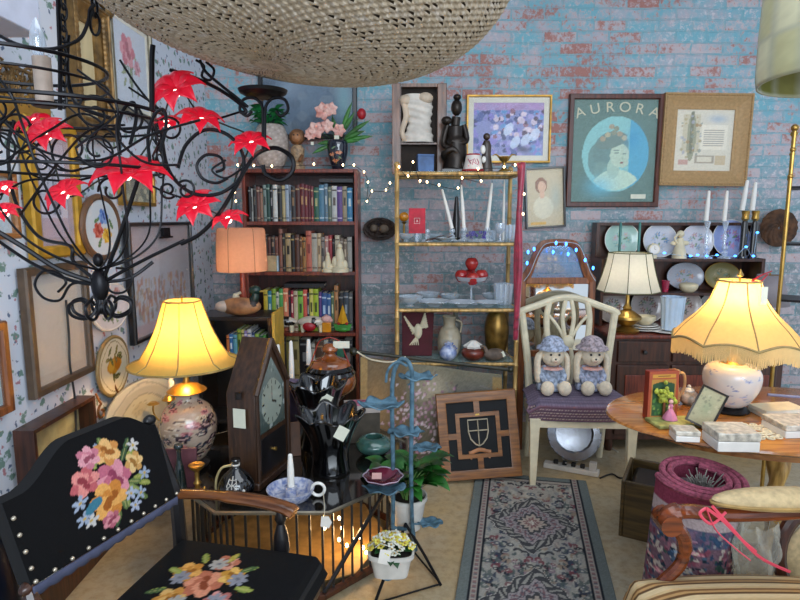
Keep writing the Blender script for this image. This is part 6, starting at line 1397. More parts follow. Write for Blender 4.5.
for fx, fz, r_ in ((-14, 30, 9), (-22, 12, 9), (-10, 16, 7), (2, 12, 7), (-6, 32, 7), (-28, 8, 6)):
    c0 = Vector((fx*kt*.95, -.02, fz*kt)); st.tube(spline([(0, 0, -.05), (fx*kt*.4, -.005, fz*kt*.5), c0], 4), .0022, 5)
    for j in range(6):
        a = 2*PI*j/6+fx; fl_.sheet(lambda u, v, a=a: c0+Vector((cos(a)*u*r_*kt*1.0, -.02*u+.018*u*u, sin(a)*u*r_*kt))+Vector((-sin(a), -.3*abs(v-.5), cos(a)))*((v-.5)*2*.42*r_*kt*sin(PI*min(1, .06+u*.92)**.9)), 6, 3)
for k, (x, z) in enumerate(((14, 26), (22, 12), (-4, 24), (8, 18), (26, 20), (-16, 2), (-20, -6), (12, 34), (28, 8), (18, 4))):
    d = Vector((x*kt, .01*(k % 3-1), z*kt)); n_ = Vector((-d.z, 0, d.x)).normalized(); lf.sheet(lambda u, v: d*(.25+u*1.0)+n_*((v-.5)*2*.014*sin(PI*min(1, u*.97+.02)))+Vector((0, -.012*u, -.02*u*u)), 6, 2)
st.tube(spline([(0, 0, -.05), (12*kt, 0, 14*kt), (24*kt, 0, 26*kt)], 4), .0022, 5)
st.build('stems', M['darkleaf'], t); lf.build('leaves', M['leaf'], t, solid=.001); fl_.build('petals', lp, t, solid=.001)
B().ball((24*kt, -.002, 28*kt), 5*kt, (.9, .9, 1.1)).build('red_bud', M['red'], t)
B().box((0, -.05, -3*kt+.05), (.03, .001, .022)).box((-24*kt, -.045, -1*kt), (.018, .001, .02)).build('price_tag', M['tagp'], t)
# twinkle lights: bookcase top and down the wall, and along the etagere
def light_string(name, label, pts, n=None, r=.0052, m=None, hang=0):
    lt = thing(name, label, 'string lights', pts[0]); pts = [Vector(p)-Vector(pts[0]) for p in pts]
    B().tube(spline(pts, 5), .002, 5).build('cable', M['cable'], lt)
    for p in pts: B().ball(p+Vector((0, -.004, .006)), r, (1, 1, 1.4), seg=8).build('bulb', m or M['bulb'], lt)
light_string('warm_string_lights', 'string of warm lights along the tall bookcase top and down to its left', [P(px, py, Yy) for px, py, Yy in ((236, 270, 3.9), (236, 250, 3.92), (236, 202, 3.92), (235, 193, 3.9), (235, 183, 3.9), (238, 166, 3.66), (254, 166.5, 3.63), (272, 167, 3.63), (294, 166, 3.63), (314, 165, 3.63), (343, 166, 3.63), (354, 166, 3.63), (364, 173, 3.8), (368, 183, 3.85), (367, 202, 3.9), (372, 192, 3.9), (386, 191, 3.8), (390, 184, 3.6))])
light_string('warm_string_lights', 'string of warm lights draped along the front of the bamboo shelf top', [P(px, py, EY0-.03) for px, py in ((399, 168), (408, 177), (413, 163), (420, 182), (427, 183), (439, 186), (458, 189), (462, 179), (481, 182), (478, 170), (504, 168), (515, 166), (522, 176), (524, 195), (523, 215), (515, 316))])
# owl-like driftwood mask
p = P(380, 229, 3.93); km = mpp(3.93, 1.4)
t = thing('driftwood_mask', 'dark woven driftwood ornament hung on the brick wall by the bamboo shelf', 'ornament', p)
b = B(); rr = random.Random(6)
for k in range(34): r0 = rr.uniform(.25, 1); b.tube([(16*km*r0*cos(a_/9*PI)*rr.uniform(.93, 1.05), rr.uniform(-.03, .0), 11*km*r0*sin(a_/9*PI)) for a_ in range(18)], .005, 5, closed=True)
b.build('woven_body', mat('dark_wicker', '3c2c24', .7, 0, .3), t); B().ball((4*km, -.04, 0), 5*km, (1, .5, .9)).ball((-6*km, -.035, 1*km), 4*km, (1, .5, .9)).build('knots', mat('grey_knot', '6c5c4c', .6, 0, .3), t)

# ------------------------------------------------------------------ figures on the tall bookcase shelves
def ceramic(name, label, cat, px, z, Y, rz=0): return thing(name, label, cat, (xp(px, Y, z), Y, z+.001), rz), mpp(Y, z)
for px, s, l in ((328, .8, 'shorter white ceramic owl pair at the right of the second shelf'), (340, 1.15, 'taller white ceramic castle figure at the right of the second shelf')):
    t, k = ceramic('white_figurine', l, 'figurine', px, bs[1], 3.655); k *= s
    B().lathe([(0, 0), (8*k, 0), (8*k, 3*k), (4.5*k, 5*k), (4*k, 14*k), (2.5*k, 20*k), (0, 22*k)], 14).ball((-4*k, 0, 8*k), 3.2*k, (1, 1, 1.8)).ball((4*k, 0, 6*k), 3*k, (1, 1, 1.5)).build('body', em, t); B().ball((0, 0, 22*k), 2.4*k, (1, 1, 1.2), 10).build('head', em, t)
def cow(label, px, flip, name='cow_figurine'):
    t, k = ceramic(name, label, 'figurine', px, bs[0], 3.70, 0)
    c = Canvas(40, 30, 'c4b8a8', 1, int(px)); c.speck(9, ['14100f'], .07, .14)
    c.mesh('body', lambda u, v: (flip*(-14*k+28*k*v), 6*k*cos(2*PI*u)*sin(PI*min(.98, max(.02, v)))**.5, 10*k+6*k*sin(2*PI*u)*sin(PI*min(.98, max(.02, v)))**.5), MATS['glazed_paint'], t)
    B().ball((flip*-15*k, -.01, 13*k), 4.4*k, (1.3, .9, .9)).ball((flip*-19*k, -.012, 11.5*k), 2.6*k, (1, 1, .8)).ball((flip*-14*k, .02, 16*k), 1.6*k, (1, 1.6, .6)).build('head', M['pink'], t)
    for x in (-9, 9):
        for y in (-.012, .012): B().tube([(x*k, y*1.4, 7*k), (x*k, y*1.4, 0)], [2.2*k, 1.7*k], 8).build('leg', em, t)
    return t, k
cow('black and white cow figurine at the left of the third shelf', 283, 1)
t, k = cow('spotted cow figurine with red saddle in the middle of the third shelf', 312, -1)
B().ball((-2*k, -.03, 6*k), 6*k, (1.1, .5, .8)).build('red_saddle', M['red'], t)
t, k = ceramic('amber_cube', 'small amber glass cube beside the yellow sailboat', 'ornament', 327, bs[0], 3.69); B().bb(-4.5*k, 4.5*k, -.02, .02, 0, 10*k).build('cube', mat('amber_glass'), t, bev=.004); B().bb(-3*k, 3*k, -.012, .012, 10*k+.0005, 13*k).build('stopper', mat('amber_glass'), t, bev=.003)
t, k = ceramic('sailboat_figurine', 'little sailboat figurine with yellow sail and green hull on third shelf', 'figurine', 343, bs[0], 3.69)
B().prism([(-9*k, 8*k), (9*k, 8*k), (7*k, 2*k), (-7*k, 2*k)], -.02, .02).ball((0, 0, 3*k), 6*k, (1.2, .7, .5)).build('hull', mat('leafy_green', '3c8c34', .4, 0, .2), t); B().lathe([(5.5*k, 9*k), (.4*k, 27*k)], 4, caps=(True, True)).build('sail', mat('sail_yellow', 'dca020', .5, 0, .1), t); B().tube([(0, 0, 8*k), (0, 0, 29*k)], .0025, 6).build('mast', M['mid_wood'], t); B().ball((-4*k, -.02, 9*k), 1.5*k, seg=8).ball((4*k, -.02, 9*k), 1.5*k, seg=8).build('red_balls', M['red'], t)
# duck decoy on the low bookcase
DYk = 3.20; k = mpp(DYk, ktop)
t = thing('duck_decoy', 'painted wooden duck with green head on the low black bookcase', 'figurine', (xp(246, DYk, ktop)-0, DYk-.03, ktop+.001))
B().ball((-4*k, 0, 9*k), 14*k, (1.5, .62, .64), 24).build('body', mat('duck_tan', 'b07c50', .5, 0, .25, 12, col2='6c4830'), t, smooth=60)
B().ball((-19*k, -.005, 9*k), 8*k, (1.2, .85, .75)).build('pale_flank', mat('duck_white', 'b8aca0', .5, 0, .1), t); B().ball((8*k, 0, 10*k), 8*k, (.9, .85, .9)).build('dark_breast', mat('duck_brown', '2c1c18', .5, 0, .2), t)
B().tube(spline([(8*k, 0, 12*k), (11*k, 0, 18*k), (11*k, 0, 22*k)], 4), [5*k, 3.6*k], 12).ball((11*k, 0, 25*k), 5.4*k, (1.15, .85, .9)).build('head', mat('duck_green', '18342c', .35, 0, .3), t); B().ball((17.5*k, 0, 24*k), 2.6*k, (1.7, .9, .4)).build('bill', mat('bill_ochre', 'b08c3c', .5), t)

# ------------------------------------------------------------------ steeple clock
CKY = 2.25; kq = mpp(CKY, .7); t = thing('steeple_clock', 'dark walnut steeple mantel clock on the smoky glass table', 'clock', (xp(259, CKY, .6), CKY, QZ+.001), math.radians(73))
ckw = wood('clock_walnut', '402818', '26160c', rough=.45); W_, D_, H_, Ee = .25, .125, .575, .375
b = B(); b.prism([(-W_/2, .03), (W_/2, .03), (W_/2, Ee), (0, H_), (-W_/2, Ee)], -D_/2, D_/2); b.build('case', ckw, t, bev=.003)
B().bb(-W_/2-.015, W_/2+.015, -D_/2-.015, D_/2+.012, 0, .03).build('plinth', ckw, t, bev=.005)
for s in (-1, 1): B().tube([(0, -D_/2-.006, H_-.005), (s*(W_/2), -D_/2-.006, Ee+.0)], .011, 6).tube([(s*W_/2*.96, -D_/2-.006, Ee), (s*W_/2*.96, -D_/2-.006, .03)], .009, 8).build('moulding', ckw, t)
c = Canvas(50, 70, '8c9490', 1, 9)
c.grad('3c4844', '74807c'); c.speck(40, ['4c5450', 'b4bcb8', '5c6460'], .015, .04, a=.6); c.ell(.5, .38, .42, .32, '8c9488'); 
for h_ in range(12): a = h_*PI/6; c.line(.5+.33*cos(a), .38+.25*sin(a), .5+.38*cos(a), .38+.29*sin(a), .014, '1c1c1c')
c.line(.5, .38, .5, .58, .014, '101010').line(.5, .38, .66, .34, .016, '101010')
dw_ = W_*.78
c.mesh('dial', lambda u, v: ((u-.5)*dw_*(1 if v < .55 else (1-v)/.45*.999+.001), -D_/2-.002, .21+v*.29), MATS['glazed_paint'], t)
B().bb(-dw_/2, dw_/2, -D_/2-.004, -D_/2-.001, .045, .19).build('door_panel', M['black'], t, bev=.001); B().tube([(0.0, -D_/2-.005, .12), (0, -D_/2-.014, .12)], .008, 8).build('knob', M['brass'], t)
B().box((-W_/2-.012, -.0, .285), (.003, .052, .075)).build('price_tag', M['tagp'], t); B().lathe([(0, -.012), (.012, -.012), (.012, .012), (0, .012)], 10, (-W_/2-.014, 0, .375)).build('bell_key', M['black'], t)

# ------------------------------------------------------------------ glass table ornaments
def on_table(name, label, cat, px, Y, rz=0): return thing(name, label, cat, (xp(px, Y, QZ), Y, QZ+.001), rz), mpp(Y, QZ+.1)
# ruffled black glass vases
def ruffle(label, px, Y, h, r0, r1, n, wav, name='black_vase'):
    t, k = on_table(name, label, 'vase', px, Y)
    B().sheet(lambda u, v: ((r0+(r1-r0)*v**1.6+(.9*v+wav*v**3*.6)*cos(n*2*PI*u)-r0*.25*sin(PI*v))*k*cos(2*PI*u), (r0+(r1-r0)*v**1.6+(.9*v+wav*v**3*.6)*cos(n*2*PI*u)-r0*.25*sin(PI*v))*k*sin(2*PI*u), (h*v+wav*v**4*sin(n*2*PI*u+1)*.9)*k), 72, 20).build('body', M['black_glass'], t, solid=.005, smooth=60)
    B().lathe([(0, 0), (r0*k, 0), (r0*k, .006), (0, .006)], 32).build('base', M['black_glass'], t)
    B().bb(.0, .045, -.001, .001, -.03, .025).build('price_tag', M['tagp'], t, loc=(r1*k*.3, -r1*k*.9, h*k*.88), rot=(0, .5, 0)); return t, k
ruffle('large flared black glass vase with ruffled rim on the glass table', 331, 2.29, 60, 19, 32, 7, 4.0)
ruffle('shorter ruffled black glass vase behind the large flared one', 318, 2.55, 66, 21, 27, 6, 4)
# amber glass oil lamp on a dark stand
t, k = on_table('amber_lamp', 'amber glass lantern with black bands behind the black glass vases', 'lantern', 331, 2.82)
B().lathe([(0, 0), (14*k, 0), (14*k, 4*k), (8*k, 8*k), (8*k, 24*k), (14*k, 30*k), (14*k, 32*k), (0, 32*k)], 28).build('stand', M['black'], t)
ag = mat('amber_body', '8c4a1c', .12, 0, .25, 8, coat=1)
B().lathe(smoothprof([(14*k, 32*k), (23*k, 38*k), (25.5*k, 46*k), (24*k, 52*k)], 4)+[(0, 52*k)], 36).build('amber_font', ag, t)
B().lathe([(24*k, 52*k), (25*k, 54*k), (23*k, 57*k), (22*k, 56*k), (23*k, 59*k), (20*k, 62*k), (0, 62*k)], 36).build('black_band', M['black_glass'], t)
B().lathe(smoothprof([(20*k, 62*k), (17*k, 67*k), (9*k, 70*k), (5*k, 74*k), (8*k, 77*k), (7*k, 81*k), (3*k, 84*k)], 4)+[(0, 84*k)], 28).build('amber_lid', ag, t)
for s in (-1, 1): B().tube(spline([(s*22*k, 0, 56*k), (s*15*k, 0, 74*k), (s*10*k, 0, 86*k), (0, 0, 90*k)], 5), .003, 6).build('wire_handle', mat('red_wire', '9c2c20', .4), t)
B().bb(-8*k, 8*k, -.001, .001, 0, 7*k).build('price_tag', M['tagp'], t, loc=(12*k, -.02, 80*k))
# candlesticks with white tapers behind the clock
for px, Y, ht_, hc, l in ((279, 2.86, 44, 36, 'short white taper left behind the steeple clock'), (292, 2.80, 42, 46, 'tall white taper right behind the steeple clock'), (309, 2.91, 56, 26, 'white taper between the clock and the amber lantern')):
    t, k = on_table('dark_candlestick', l.replace('white taper', 'dark candlestick for the white taper'), 'candlestick', px, Y)
    B().lathe([(0, 0), (10*k, 0), (10*k, 2*k), (3*k, 6*k), (2.2*k, ht_*.5*k), (3.6*k, ht_*.55*k), (2*k, ht_*.6*k), (2*k, ht_*.92*k), (4*k, ht_*.95*k), (3.5*k, ht_*k), (0, ht_*k)], 16).build('stem', M['iron'], t)
    taper('taper_candle', l, px, QZ+ht_*k+.002, Y, hc, .0, r=2.8)
# purple box and small things between clock and vases
t, k = on_table('purple_box', 'tall purple fabric box between the clock and the black vases', 'box', 288, 2.66, -.3); B().bb(-9*k, 9*k, -.05, .05, 0, 52*k).build('box_body', mat('purple_cloth', '3c3048', .7, 0, .2), t, bev=.003); B().bb(-9.4*k, 9.4*k, -.052, .052, 52*k+.001, 58*k).build('lid', mat('lilac_cloth', '6c6080', .7, 0, .2), t, bev=.003)
t, k = on_table('bronze_easel', 'small brown folded card leaning by the clock on the glass table', 'card', 291, 2.44, .3); B().box((0, 0, .075), (.085, .004, .15), Matrix.Rotation(-.15, 3, 'X')).build('front_leaf', mat('brown_card', '5c4030', .6, 0, .2), t); B().box((0, .045, .07), (.08, .004, .14), Matrix.Rotation(.35, 3, 'X')).build('rear_leaf', MATS['brown_card'], t)
# black jug with white pattern
t, k = on_table('patterned_jug', 'round black jug with white linear pattern on the glass table', 'jug', 237, 2.06)
B().lathe(smoothprof([(10*k, 0), (16*k, 4*k), (18*k, 11*k), (15*k, 20*k), (8*k, 27*k), (4*k, 31*k), (3.6*k, 36*k), (5*k, 38*k), (4.6*k, 40*k)], 4)+[(0, 40*k)], 32).build('body', M['black_glass'], t)
b = B(); wl = mat('white_enamel', 'd0ccc4', .4)
def onj(x, h): r = k*(.5+float(np.interp(h, [0, 4, 11, 20, 27, 31, 40], [10.5, 16.5, 18.3, 15.4, 8.3, 4.3, 4.5]))); xx = x*k; return (xx, -math.sqrt(max(1e-6, r*r-xx*xx)), h*k)
for pts in ([(0, 26), (0, 18), (0, 6)], [(-3, 24), (-5, 18), (-1, 10)], [(3, 24), (5, 18), (1, 10)], [(-4, 21), (0, 18), (4, 21)], [(-5, 15), (0, 20), (5, 15)], [(-2, 23), (2, 23)], [(-12, 10), (-9, 7)], [(12, 11), (9, 8)]): b.tube([onj(*p) for p in pts], .0022, 5)
for x, h in ((-11, 12), (11, 13)): b.ball(onj(x, h), 1.6*k, (1, .4, 1), 8)
b.build('white_pattern', wl, t); B().lathe([(3.9*k, 33*k), (4*k, 35*k)], 20, caps=(False, False)).build('collar', wl, t, solid=.002)
B().tube(spline([(-4*k, 0, 33*k), (-14*k, 0, 30*k), (-20*k, 0, 18*k), (-21*k, 0, 2*k)], 5), .0045, 7).build('handle', mat('cream_cord', 'b8a878', .6), t)
# blue and white chamberstick
t, k = on_table('chamberstick', 'blue and white china chamberstick with ring handle near the armchair', 'candlestick', 291, 2.05)
B().lathe([(0, 0), (17*k, 0), (19*k, 1.5*k), (23*k, 7*k), (24*k, 11*k), (23*k, 11*k), (21*k, 7*k), (17*k, 2.5*k), (6*k, 2*k), (5.5*k, 9*k), (6.5*k, 12*k), (4*k, 12*k), (0, 11.5*k)], 40).build('dish', mat('china_blue', 'c4c4cc', .2, 0, col2='6c7cac', scale=55, coat=.5), t)
B().tube(arc((27.5*k, 0, 9*k), 6.5*k, 0, 360, 20, 'xz')[:-1], .006, 8, closed=True).build('ring_handle', M['white'], t)
tp = taper('taper_candle', 'thick white taper standing in the blue and white chamberstick', 291, QZ+12.3*mpp(2.05, QZ+.1), 2.05, 34, 0, r=3.6)
B().tube([(33*k, -.01, 7*k), (36*k, -.07, 3*k), (38*k, -.125, -2*k)], .0012, 4).build('tag_string', M['string'], t); B().prism([(-5*k, -5*k), (3*k, -7*k), (6*k, -1*k), (3*k, 5*k), (-4*k, 5*k)], -.001, .001).build('price_tag', M['white'], t, loc=(39*k, -.125, -7*k))
# little brass stick, green taper holder, purple frame
t, k = on_table('brass_candlestick', 'short brass candlestick left of the black jug', 'candlestick', 198, 2.08); B().lathe([(0, 0), (9*k, 0), (9*k, 1*k), (3*k, 4*k), (2.4*k, 9*k), (4*k, 12*k), (2.2*k, 15*k), (2.4*k, 24*k), (7*k, 28*k), (8*k, 31*k), (6*k, 32*k), (0, 31*k)], 24).build('body', M['brass'], t); b = B()
for j in range(6): a = j*PI/3; b.ball((8*k*cos(a), 8*k*sin(a), 2*k), 2.6*k, seg=8)
b.build('petal_foot', M['brass'], t)
t, k = on_table('green_bottle', 'slim dark green bottle beside the little brass candlestick', 'bottle', 181, 2.08); B().lathe(smoothprof([(6*k, 0), (6.5*k, 4*k), (4.5*k, 26*k), (2.4*k, 36*k), (2.4*k, 46*k), (4.5*k, 49*k), (4*k, 52*k)], 3)+[(0, 52*k)], 20).build('body', mat('dark_green_glass', '1c2c2c', .12, 0, .2, coat=1), t)
t, k = on_table('leather_picture', 'small plum coloured standing frame beneath the yellow lamp', 'picture', 182, 2.13, .12); B().box((0, 0, 21*k), (31*k, .012, 40*k), Matrix.Rotation(-.1, 3, 'X')).build('panel', mat('plum_leather', '5c3038', .5, 0, .15), t, bev=.002); B().box((0, .05, 17*k), (8*k, .003, 36*k), Matrix.Rotation(.3, 3, 'X')).build('strut', MATS['plum_leather'], t)
B().prism([(-14*k, 2*k), (14*k, 2*k), (2*k, 19*k)], -.0085, -.0075).build('rust_inlay', mat('rust_leather', '8c4c24', .5, 0, .15), t, rot=(-.1, 0, 0))
# brass sconce candle left of lamp, on the wall
t, k = on_table('candelabrum', 'brass candelabrum with a white candle left behind the yellow lamp', 'candlestick', 172, 2.52)
h0 = zp(398, 2.52)-QZ; B().lathe([(0, 0), (11*k, 0), (10*k, 2*k), (3*k, 5*k), (2*k, h0*.5), (3.5*k, h0*.55), (1.8*k, h0*.6), (1.8*k, h0-.02), (7*k, h0-.008), (5*k, h0), (3.6*k, h0+.012), (0, h0+.012)], 20).build('stem', M['brass'], t)
B().tube(spline([(0, 0, h0*.6), (-10*k, 0, h0*.55), (-16*k, 0, h0*.7), (-16*k, 0, h0*.85)], 5), .004, 7).lathe([(0, h0*.85), (6*k, h0*.88), (3*k, h0*.92), (0, h0*.92)], 14, (-16*k, 0, 0)).build('side_arm', M['brass'], t)
taper('taper_candle', 'white candle in the brass candelabrum left of the yellow lamp', 172, QZ+h0+.014, 2.52, 24, 0, r=3)
# teal bowl and book box on the right corner of the glass table
t, k = on_table('teal_bowl', 'round teal glass bowl with dark opening on the glass table corner', 'bowl', 374, 2.46); B().lathe(smoothprof([(10*k, 0), (17*k, 6*k), (18*k, 12*k), (13*k, 17*k), (9*k, 18.5*k)], 4)+[(8*k, 17.5*k), (8.4*k, 6*k), (0, 4*k)], 32).build('body', mat('teal_glass', '3c645c', .15, 0, .2, coat=.8), t)
t, k = on_table('keepsake_box', 'small cream box with pink picture lid beside the blue plant stand', 'box', 362, 2.64, .15); B().bb(-17*k, 17*k, -.055, .055, 0, 30*k).build('box_body', mat('drab_box', '4c4438', .7, 0, .2), t, bev=.002); B().bb(-17.4*k, 17.4*k, -.057, .057, 30.2*k, 37*k).build('lid', mat('cream_lid', 'b4a8a0', .6, 0, .1), t, bev=.002)
B().bb(-10*k, 10*k, -.04, .04, 37.1*k, 37.8*k).build('pink_picture', mat('pink_print', 'b0647c', .6, 0, .3, 60), t)

# ------------------------------------------------------------------ blue plant stand with leaf trays
VY = 2.08; vroot = P(398, 596, VY); vroot.z = 0; vroot.y = VY+.02
t = thing('plant_stand', 'blue verdigris iron plant stand with leaf shaped trays', 'plant stand', vroot)
def vp(px, py, dy=0): return P(px, py, VY+dy)-vroot
vg = M['verdigris']
B().tube(spline([vp(393, 528), vp(393, 460), vp(392, 400), vp(394, 372), vp(402, 359), vp(411, 368), vp(412, 400), vp(411, 460)], 7), .0085, 10).build('hoop_pole', vg, t)
B().tube(spline([vp(411, 460), vp(412, 520, .03), (vp(416, 545, .05).x, .08, .12)], 5), .0085, 10).build('rear_pole', vg, t)
B().tube(spline([vp(407, 366, -.02), vp(397, 362, -.03), vp(388, 370, -.03), vp(386, 382, -.02)], 5), .005, 8).build('curl', vg, t)
for k_2, (x, y) in enumerate(((-.09, -.10), (.17, .02), (.07, .24))): B().tube(spline([(.03, .03, .26), (.03+(x-.03)*.5, .03+(y-.03)*.5, .14), (x, y, .006)], 4), .006, 8).build('leg', M['iron'], t)
B().tube([(-.09, -.10, .012), (.17, .02, .012)], .004, 6).tube([(.17, .02, .012), (.07, .24, .012)], .004, 6).build('stretcher', M['iron'], t)
B().tube([vp(393, 528), (.03, .03, .24)], .008, 8).build('lower_pole', vg, t)
def leaf_tray(px, py, rpx, sqz, rz, dy, link):
    c0 = vp(px, py, dy); k = mpp(VY, .8)*rpx; b = B()
    b.sheet(lambda u, v: c0+Vector((k*v*cos(2*PI*u)*(1+.10*cos(6*PI*u*2)*v), k*.8*v*sin(2*PI*u)*(1+.10*cos(6*PI*u*2)*v), k*(.20*v*v+.10*v**3*cos(2*PI*u*6+rz)))), 48, 8)
    o = b.build('leaf_tray', vg, t, solid=.004, smooth=60); B().tube([c0, vp(*link)], .004, 6).build('tray_arm', vg, o)
for a in ((381, 407, 21, 1, 0, -.06, (393, 410)), (418, 379, 18, 1, 1, .02, (408, 385)), (406, 434, 17, 1, 2, -.02, (411, 436)), (427, 449, 14, 1, 3, .04, (412, 450)), (430, 524, 13, 1, 4, .08, (414, 524, .03)), (384, 490, 20, 1, 5, -.06, (393, 492)), (391, 575, 15, 1, 1, -.10, (396, 560, .03)), (407, 529, 13, 1, 2, .12, (412, 520, .03))): leaf_tray(*a)
# red glass dish on a leaf
k = mpp(2.02, .6); p = P(383, 487, 2.02)
t = thing('cranberry_dish', 'cranberry glass dish with scalloped edge on a blue leaf tray', 'dish', p); t.location.z += .012
B().lathe([(0, 0), (8*k, 0), (14*k, 4*k), (19*k, 8*k), (18.6*k, 9*k), (13*k, 5*k), (0, 1.5*k)], 40, wob=lambda a, z: 1+.05*cos(a*8)).build('dish', mat('cranberry_glass', '6c2438', .1, 0, .3, 20, coat=1), t); B().lathe([(18.8*k, 8.4*k), (20*k, 9.6*k)], 40, wob=lambda a, z: 1+.05*cos(a*8), caps=(False, False)).build('pale_rim', mat('lilac_rim', 'b4a4b4', .3), t, solid=.002); B().box((-6*k, -.02, 11*k), (.035, .03, .003), Matrix.Rotation(.3, 3, 'X')).build('pink_card', M['pink'], t)
# peace lily
p = P(408, 527, 2.20); k = mpp(2.20, .5)
potm = mat('white_pot', 'ccc8c0', .5, 0, .08)
t = thing('flower_pot', 'white plastic pot holding the leafy green plant on the blue stand', 'pot', p)
B().lathe([(0, 0), (12*k, 0), (13*k, 1*k), (18*k, 30*k), (19.5*k, 31*k), (19.5*k, 35*k), (18*k, 35*k), (16.5*k, 30*k), (0, 30*k)], 32).build('pot', potm, t); B().lathe([(0, 30.1*k), (16.4*k, 30.1*k), (14*k, 31.5*k), (0, 32*k)], 24).build('soil', mat('soil', '2c2018', .95, 0, .3, 60), t)
t = thing('leafy_plant', 'glossy green leafy plant in the white pot on the blue stand', 'plant', p+Vector((0, 0, 32.5*k)))
leafy(B(), (0, 0, .02), 64, .09, .12, .105, .34, 12, .30, .7).build('leaves', mat('glossy_leaf', '2f6e2a', .3, 0, .4, 9, coat=.3), t, smooth=60)
b = B(); rr = random.Random(9)
for j in range(16): a = rr.uniform(0, 6.28); e = rr.uniform(.03, .12); b.tube(spline([(.02*cos(a), .02*sin(a), -.005), (e*.5*cos(a), e*.5*sin(a), .07), (e*cos(a), e*sin(a), .11)], 3), .0025, 5)
b.build('stems', mat('pale_stem', '6c9448', .5), t)
# primula planter
p = P(391, 573, 1.98); k = mpp(1.98, .3)
t = thing('planter', 'white tapered plastic planter with yellow and white flowers on the stand', 'pot', p+Vector((0, 0, .005)))
sq = lambda r, z, n=32: [((abs(cos(a))**.5)*(1 if cos(a) >= 0 else -1)*r, (abs(sin(a))**.5)*(1 if sin(a) >= 0 else -1)*r*.75, z) for a in [2*PI*i/n for i in range(n)]]
B().rings([sq(17*k, 0), sq(21*k, 20*k), sq(23.5*k, 21*k), sq(23.5*k, 25*k), sq(21.5*k, 25*k), sq(20*k, 19*k)]).build('pot', potm, t); B().rings([sq(20*k, 19.2*k), sq(19*k, 21*k)]).build('soil', MATS['soil'], t); B().box((-6*k, -.065, 27*k), (.04, .001, .055), Matrix.Rotation(.2, 3, 'Y')).build('plant_label', M['white'], t)
t = thing('primula', 'pale yellow and white primula flowers in the white planter', 'flowers', p+Vector((0, 0, .005+21.5*k)))
leafy(B(), (0, 0, -.005), 24, .05, .03, .035, .4, 5, .2, .4).build('leaves', M['darkleaf'], t)
rr = random.Random(10); by, bw, bc2 = B(), B(), B()
for j in range(80):
    a = rr.uniform(0, 6.28); e = math.sqrt(rr.uniform(0, 1)); c0 = Vector((e*.082*cos(a), e*.06*sin(a), .02+.045*(1-e*e)+rr.uniform(0, .01))); bb_ = by if rr.random() < .5 else bw; n_ = Matrix.Rotation(rr.uniform(-.6, .6), 3, 'X') @ Matrix.Rotation(rr.uniform(-.6, .6), 3, 'Y')
    for m_ in range(5): q_ = 2*PI*m_/5; bb_.ball(c0+n_ @ Vector((.009*cos(q_), .009*sin(q_), 0)), .0062, (1, 1, .35), 6, n_)
    bc2.ball(c0+n_ @ Vector((0, 0, .003)), .0028, seg=6)
by.build('yellow_petals', mat('primrose', 'dcd058', .5, 0, .1), t); bw.build('white_petals', mat('petal_white', 'dcdccc', .5, 0, .05), t); bc2.build('flower_eyes', mat('yolk', 'd09c20', .5), t)

# ------------------------------------------------------------------ tapestry on its pole, crest picture
c = Canvas(110, 70, '5c5444', 1.5, 61); c.grad('4c4438', '6c6858'); c.rect(0, .32, 0, 1, '6c5840', .7); c.soft(.12, .6, .1, .3, '9c7c54', .8); c.soft(.52, .75, .14, .2, 'b0a48c', .7); c.soft(.8, .6, .2, .3, '5c5c60', .8)
for j in range(260): x = c.r.normal(.42, .13); y = c.r.normal(.45, .26); c.ell(x, y, .010, .010, ['a4808c', 'b89ca4', '8c6478', 'c0b0b4', '6c5c54'][j % 5], 0, .8)
for j in range(20): c.line(c.r.uniform(.6, .95), c.r.uniform(.2, .9), c.r.uniform(.6, .95), c.r.uniform(.2, .9), .006, ['3c3c40', '74706c'][j % 2], .7)
c.rect(.93, 1, 0, .97, '8c744c', .9).rect(0, .05, 0, 1, 'a08458', .8).grain(.15)
TYp = 3.25; a_, b2 = P(357, 353, TYp), P(507, 371, TYp)
t = thing('tapestry', 'faded floral tapestry on a dark wooden pole leaning before the bamboo shelf', 'tapestry', ((a_.x+b2.x)/2, TYp, 0))
mz = t.location; ax, bx_ = a_.x-mz.x, b2.x-mz.x
c.mesh('cloth', lambda u, v: (ax+.02+u*(bx_-ax-.05), -.12*(1-v)-.012+.008*sin(u*14), .05+v*((a_.z-.02-u*(a_.z-b2.z))-.05)), painted('old_cloth', .95, 0, .3, 150, .2), t, solid=.006)
B().tube([(ax-.01, .0, a_.z+.008), (bx_+.01, .0, b2.z+.008)], .011, 10).ball((ax-.02, 0, a_.z+.008), .024, (1, 1, 1)).ball((bx_+.02, 0, b2.z+.008), .018).build('pole', mat('green_black_wood', '2c2c20', .4, 0, .2), t)
B().tube(spline([(ax+.0, -.01, a_.z+.01), (ax+.08, -.012, a_.z-.035), (ax+.2, -.012, a_.z-.05), (ax+.28, -.012, a_.z-.02)], 5), .005, 6).build('rope', M['string'], t)
B().bb(ax-.01, bx_, -.14, -.11, 0, .05).build('lower_bar', MATS['green_black_wood'], t)

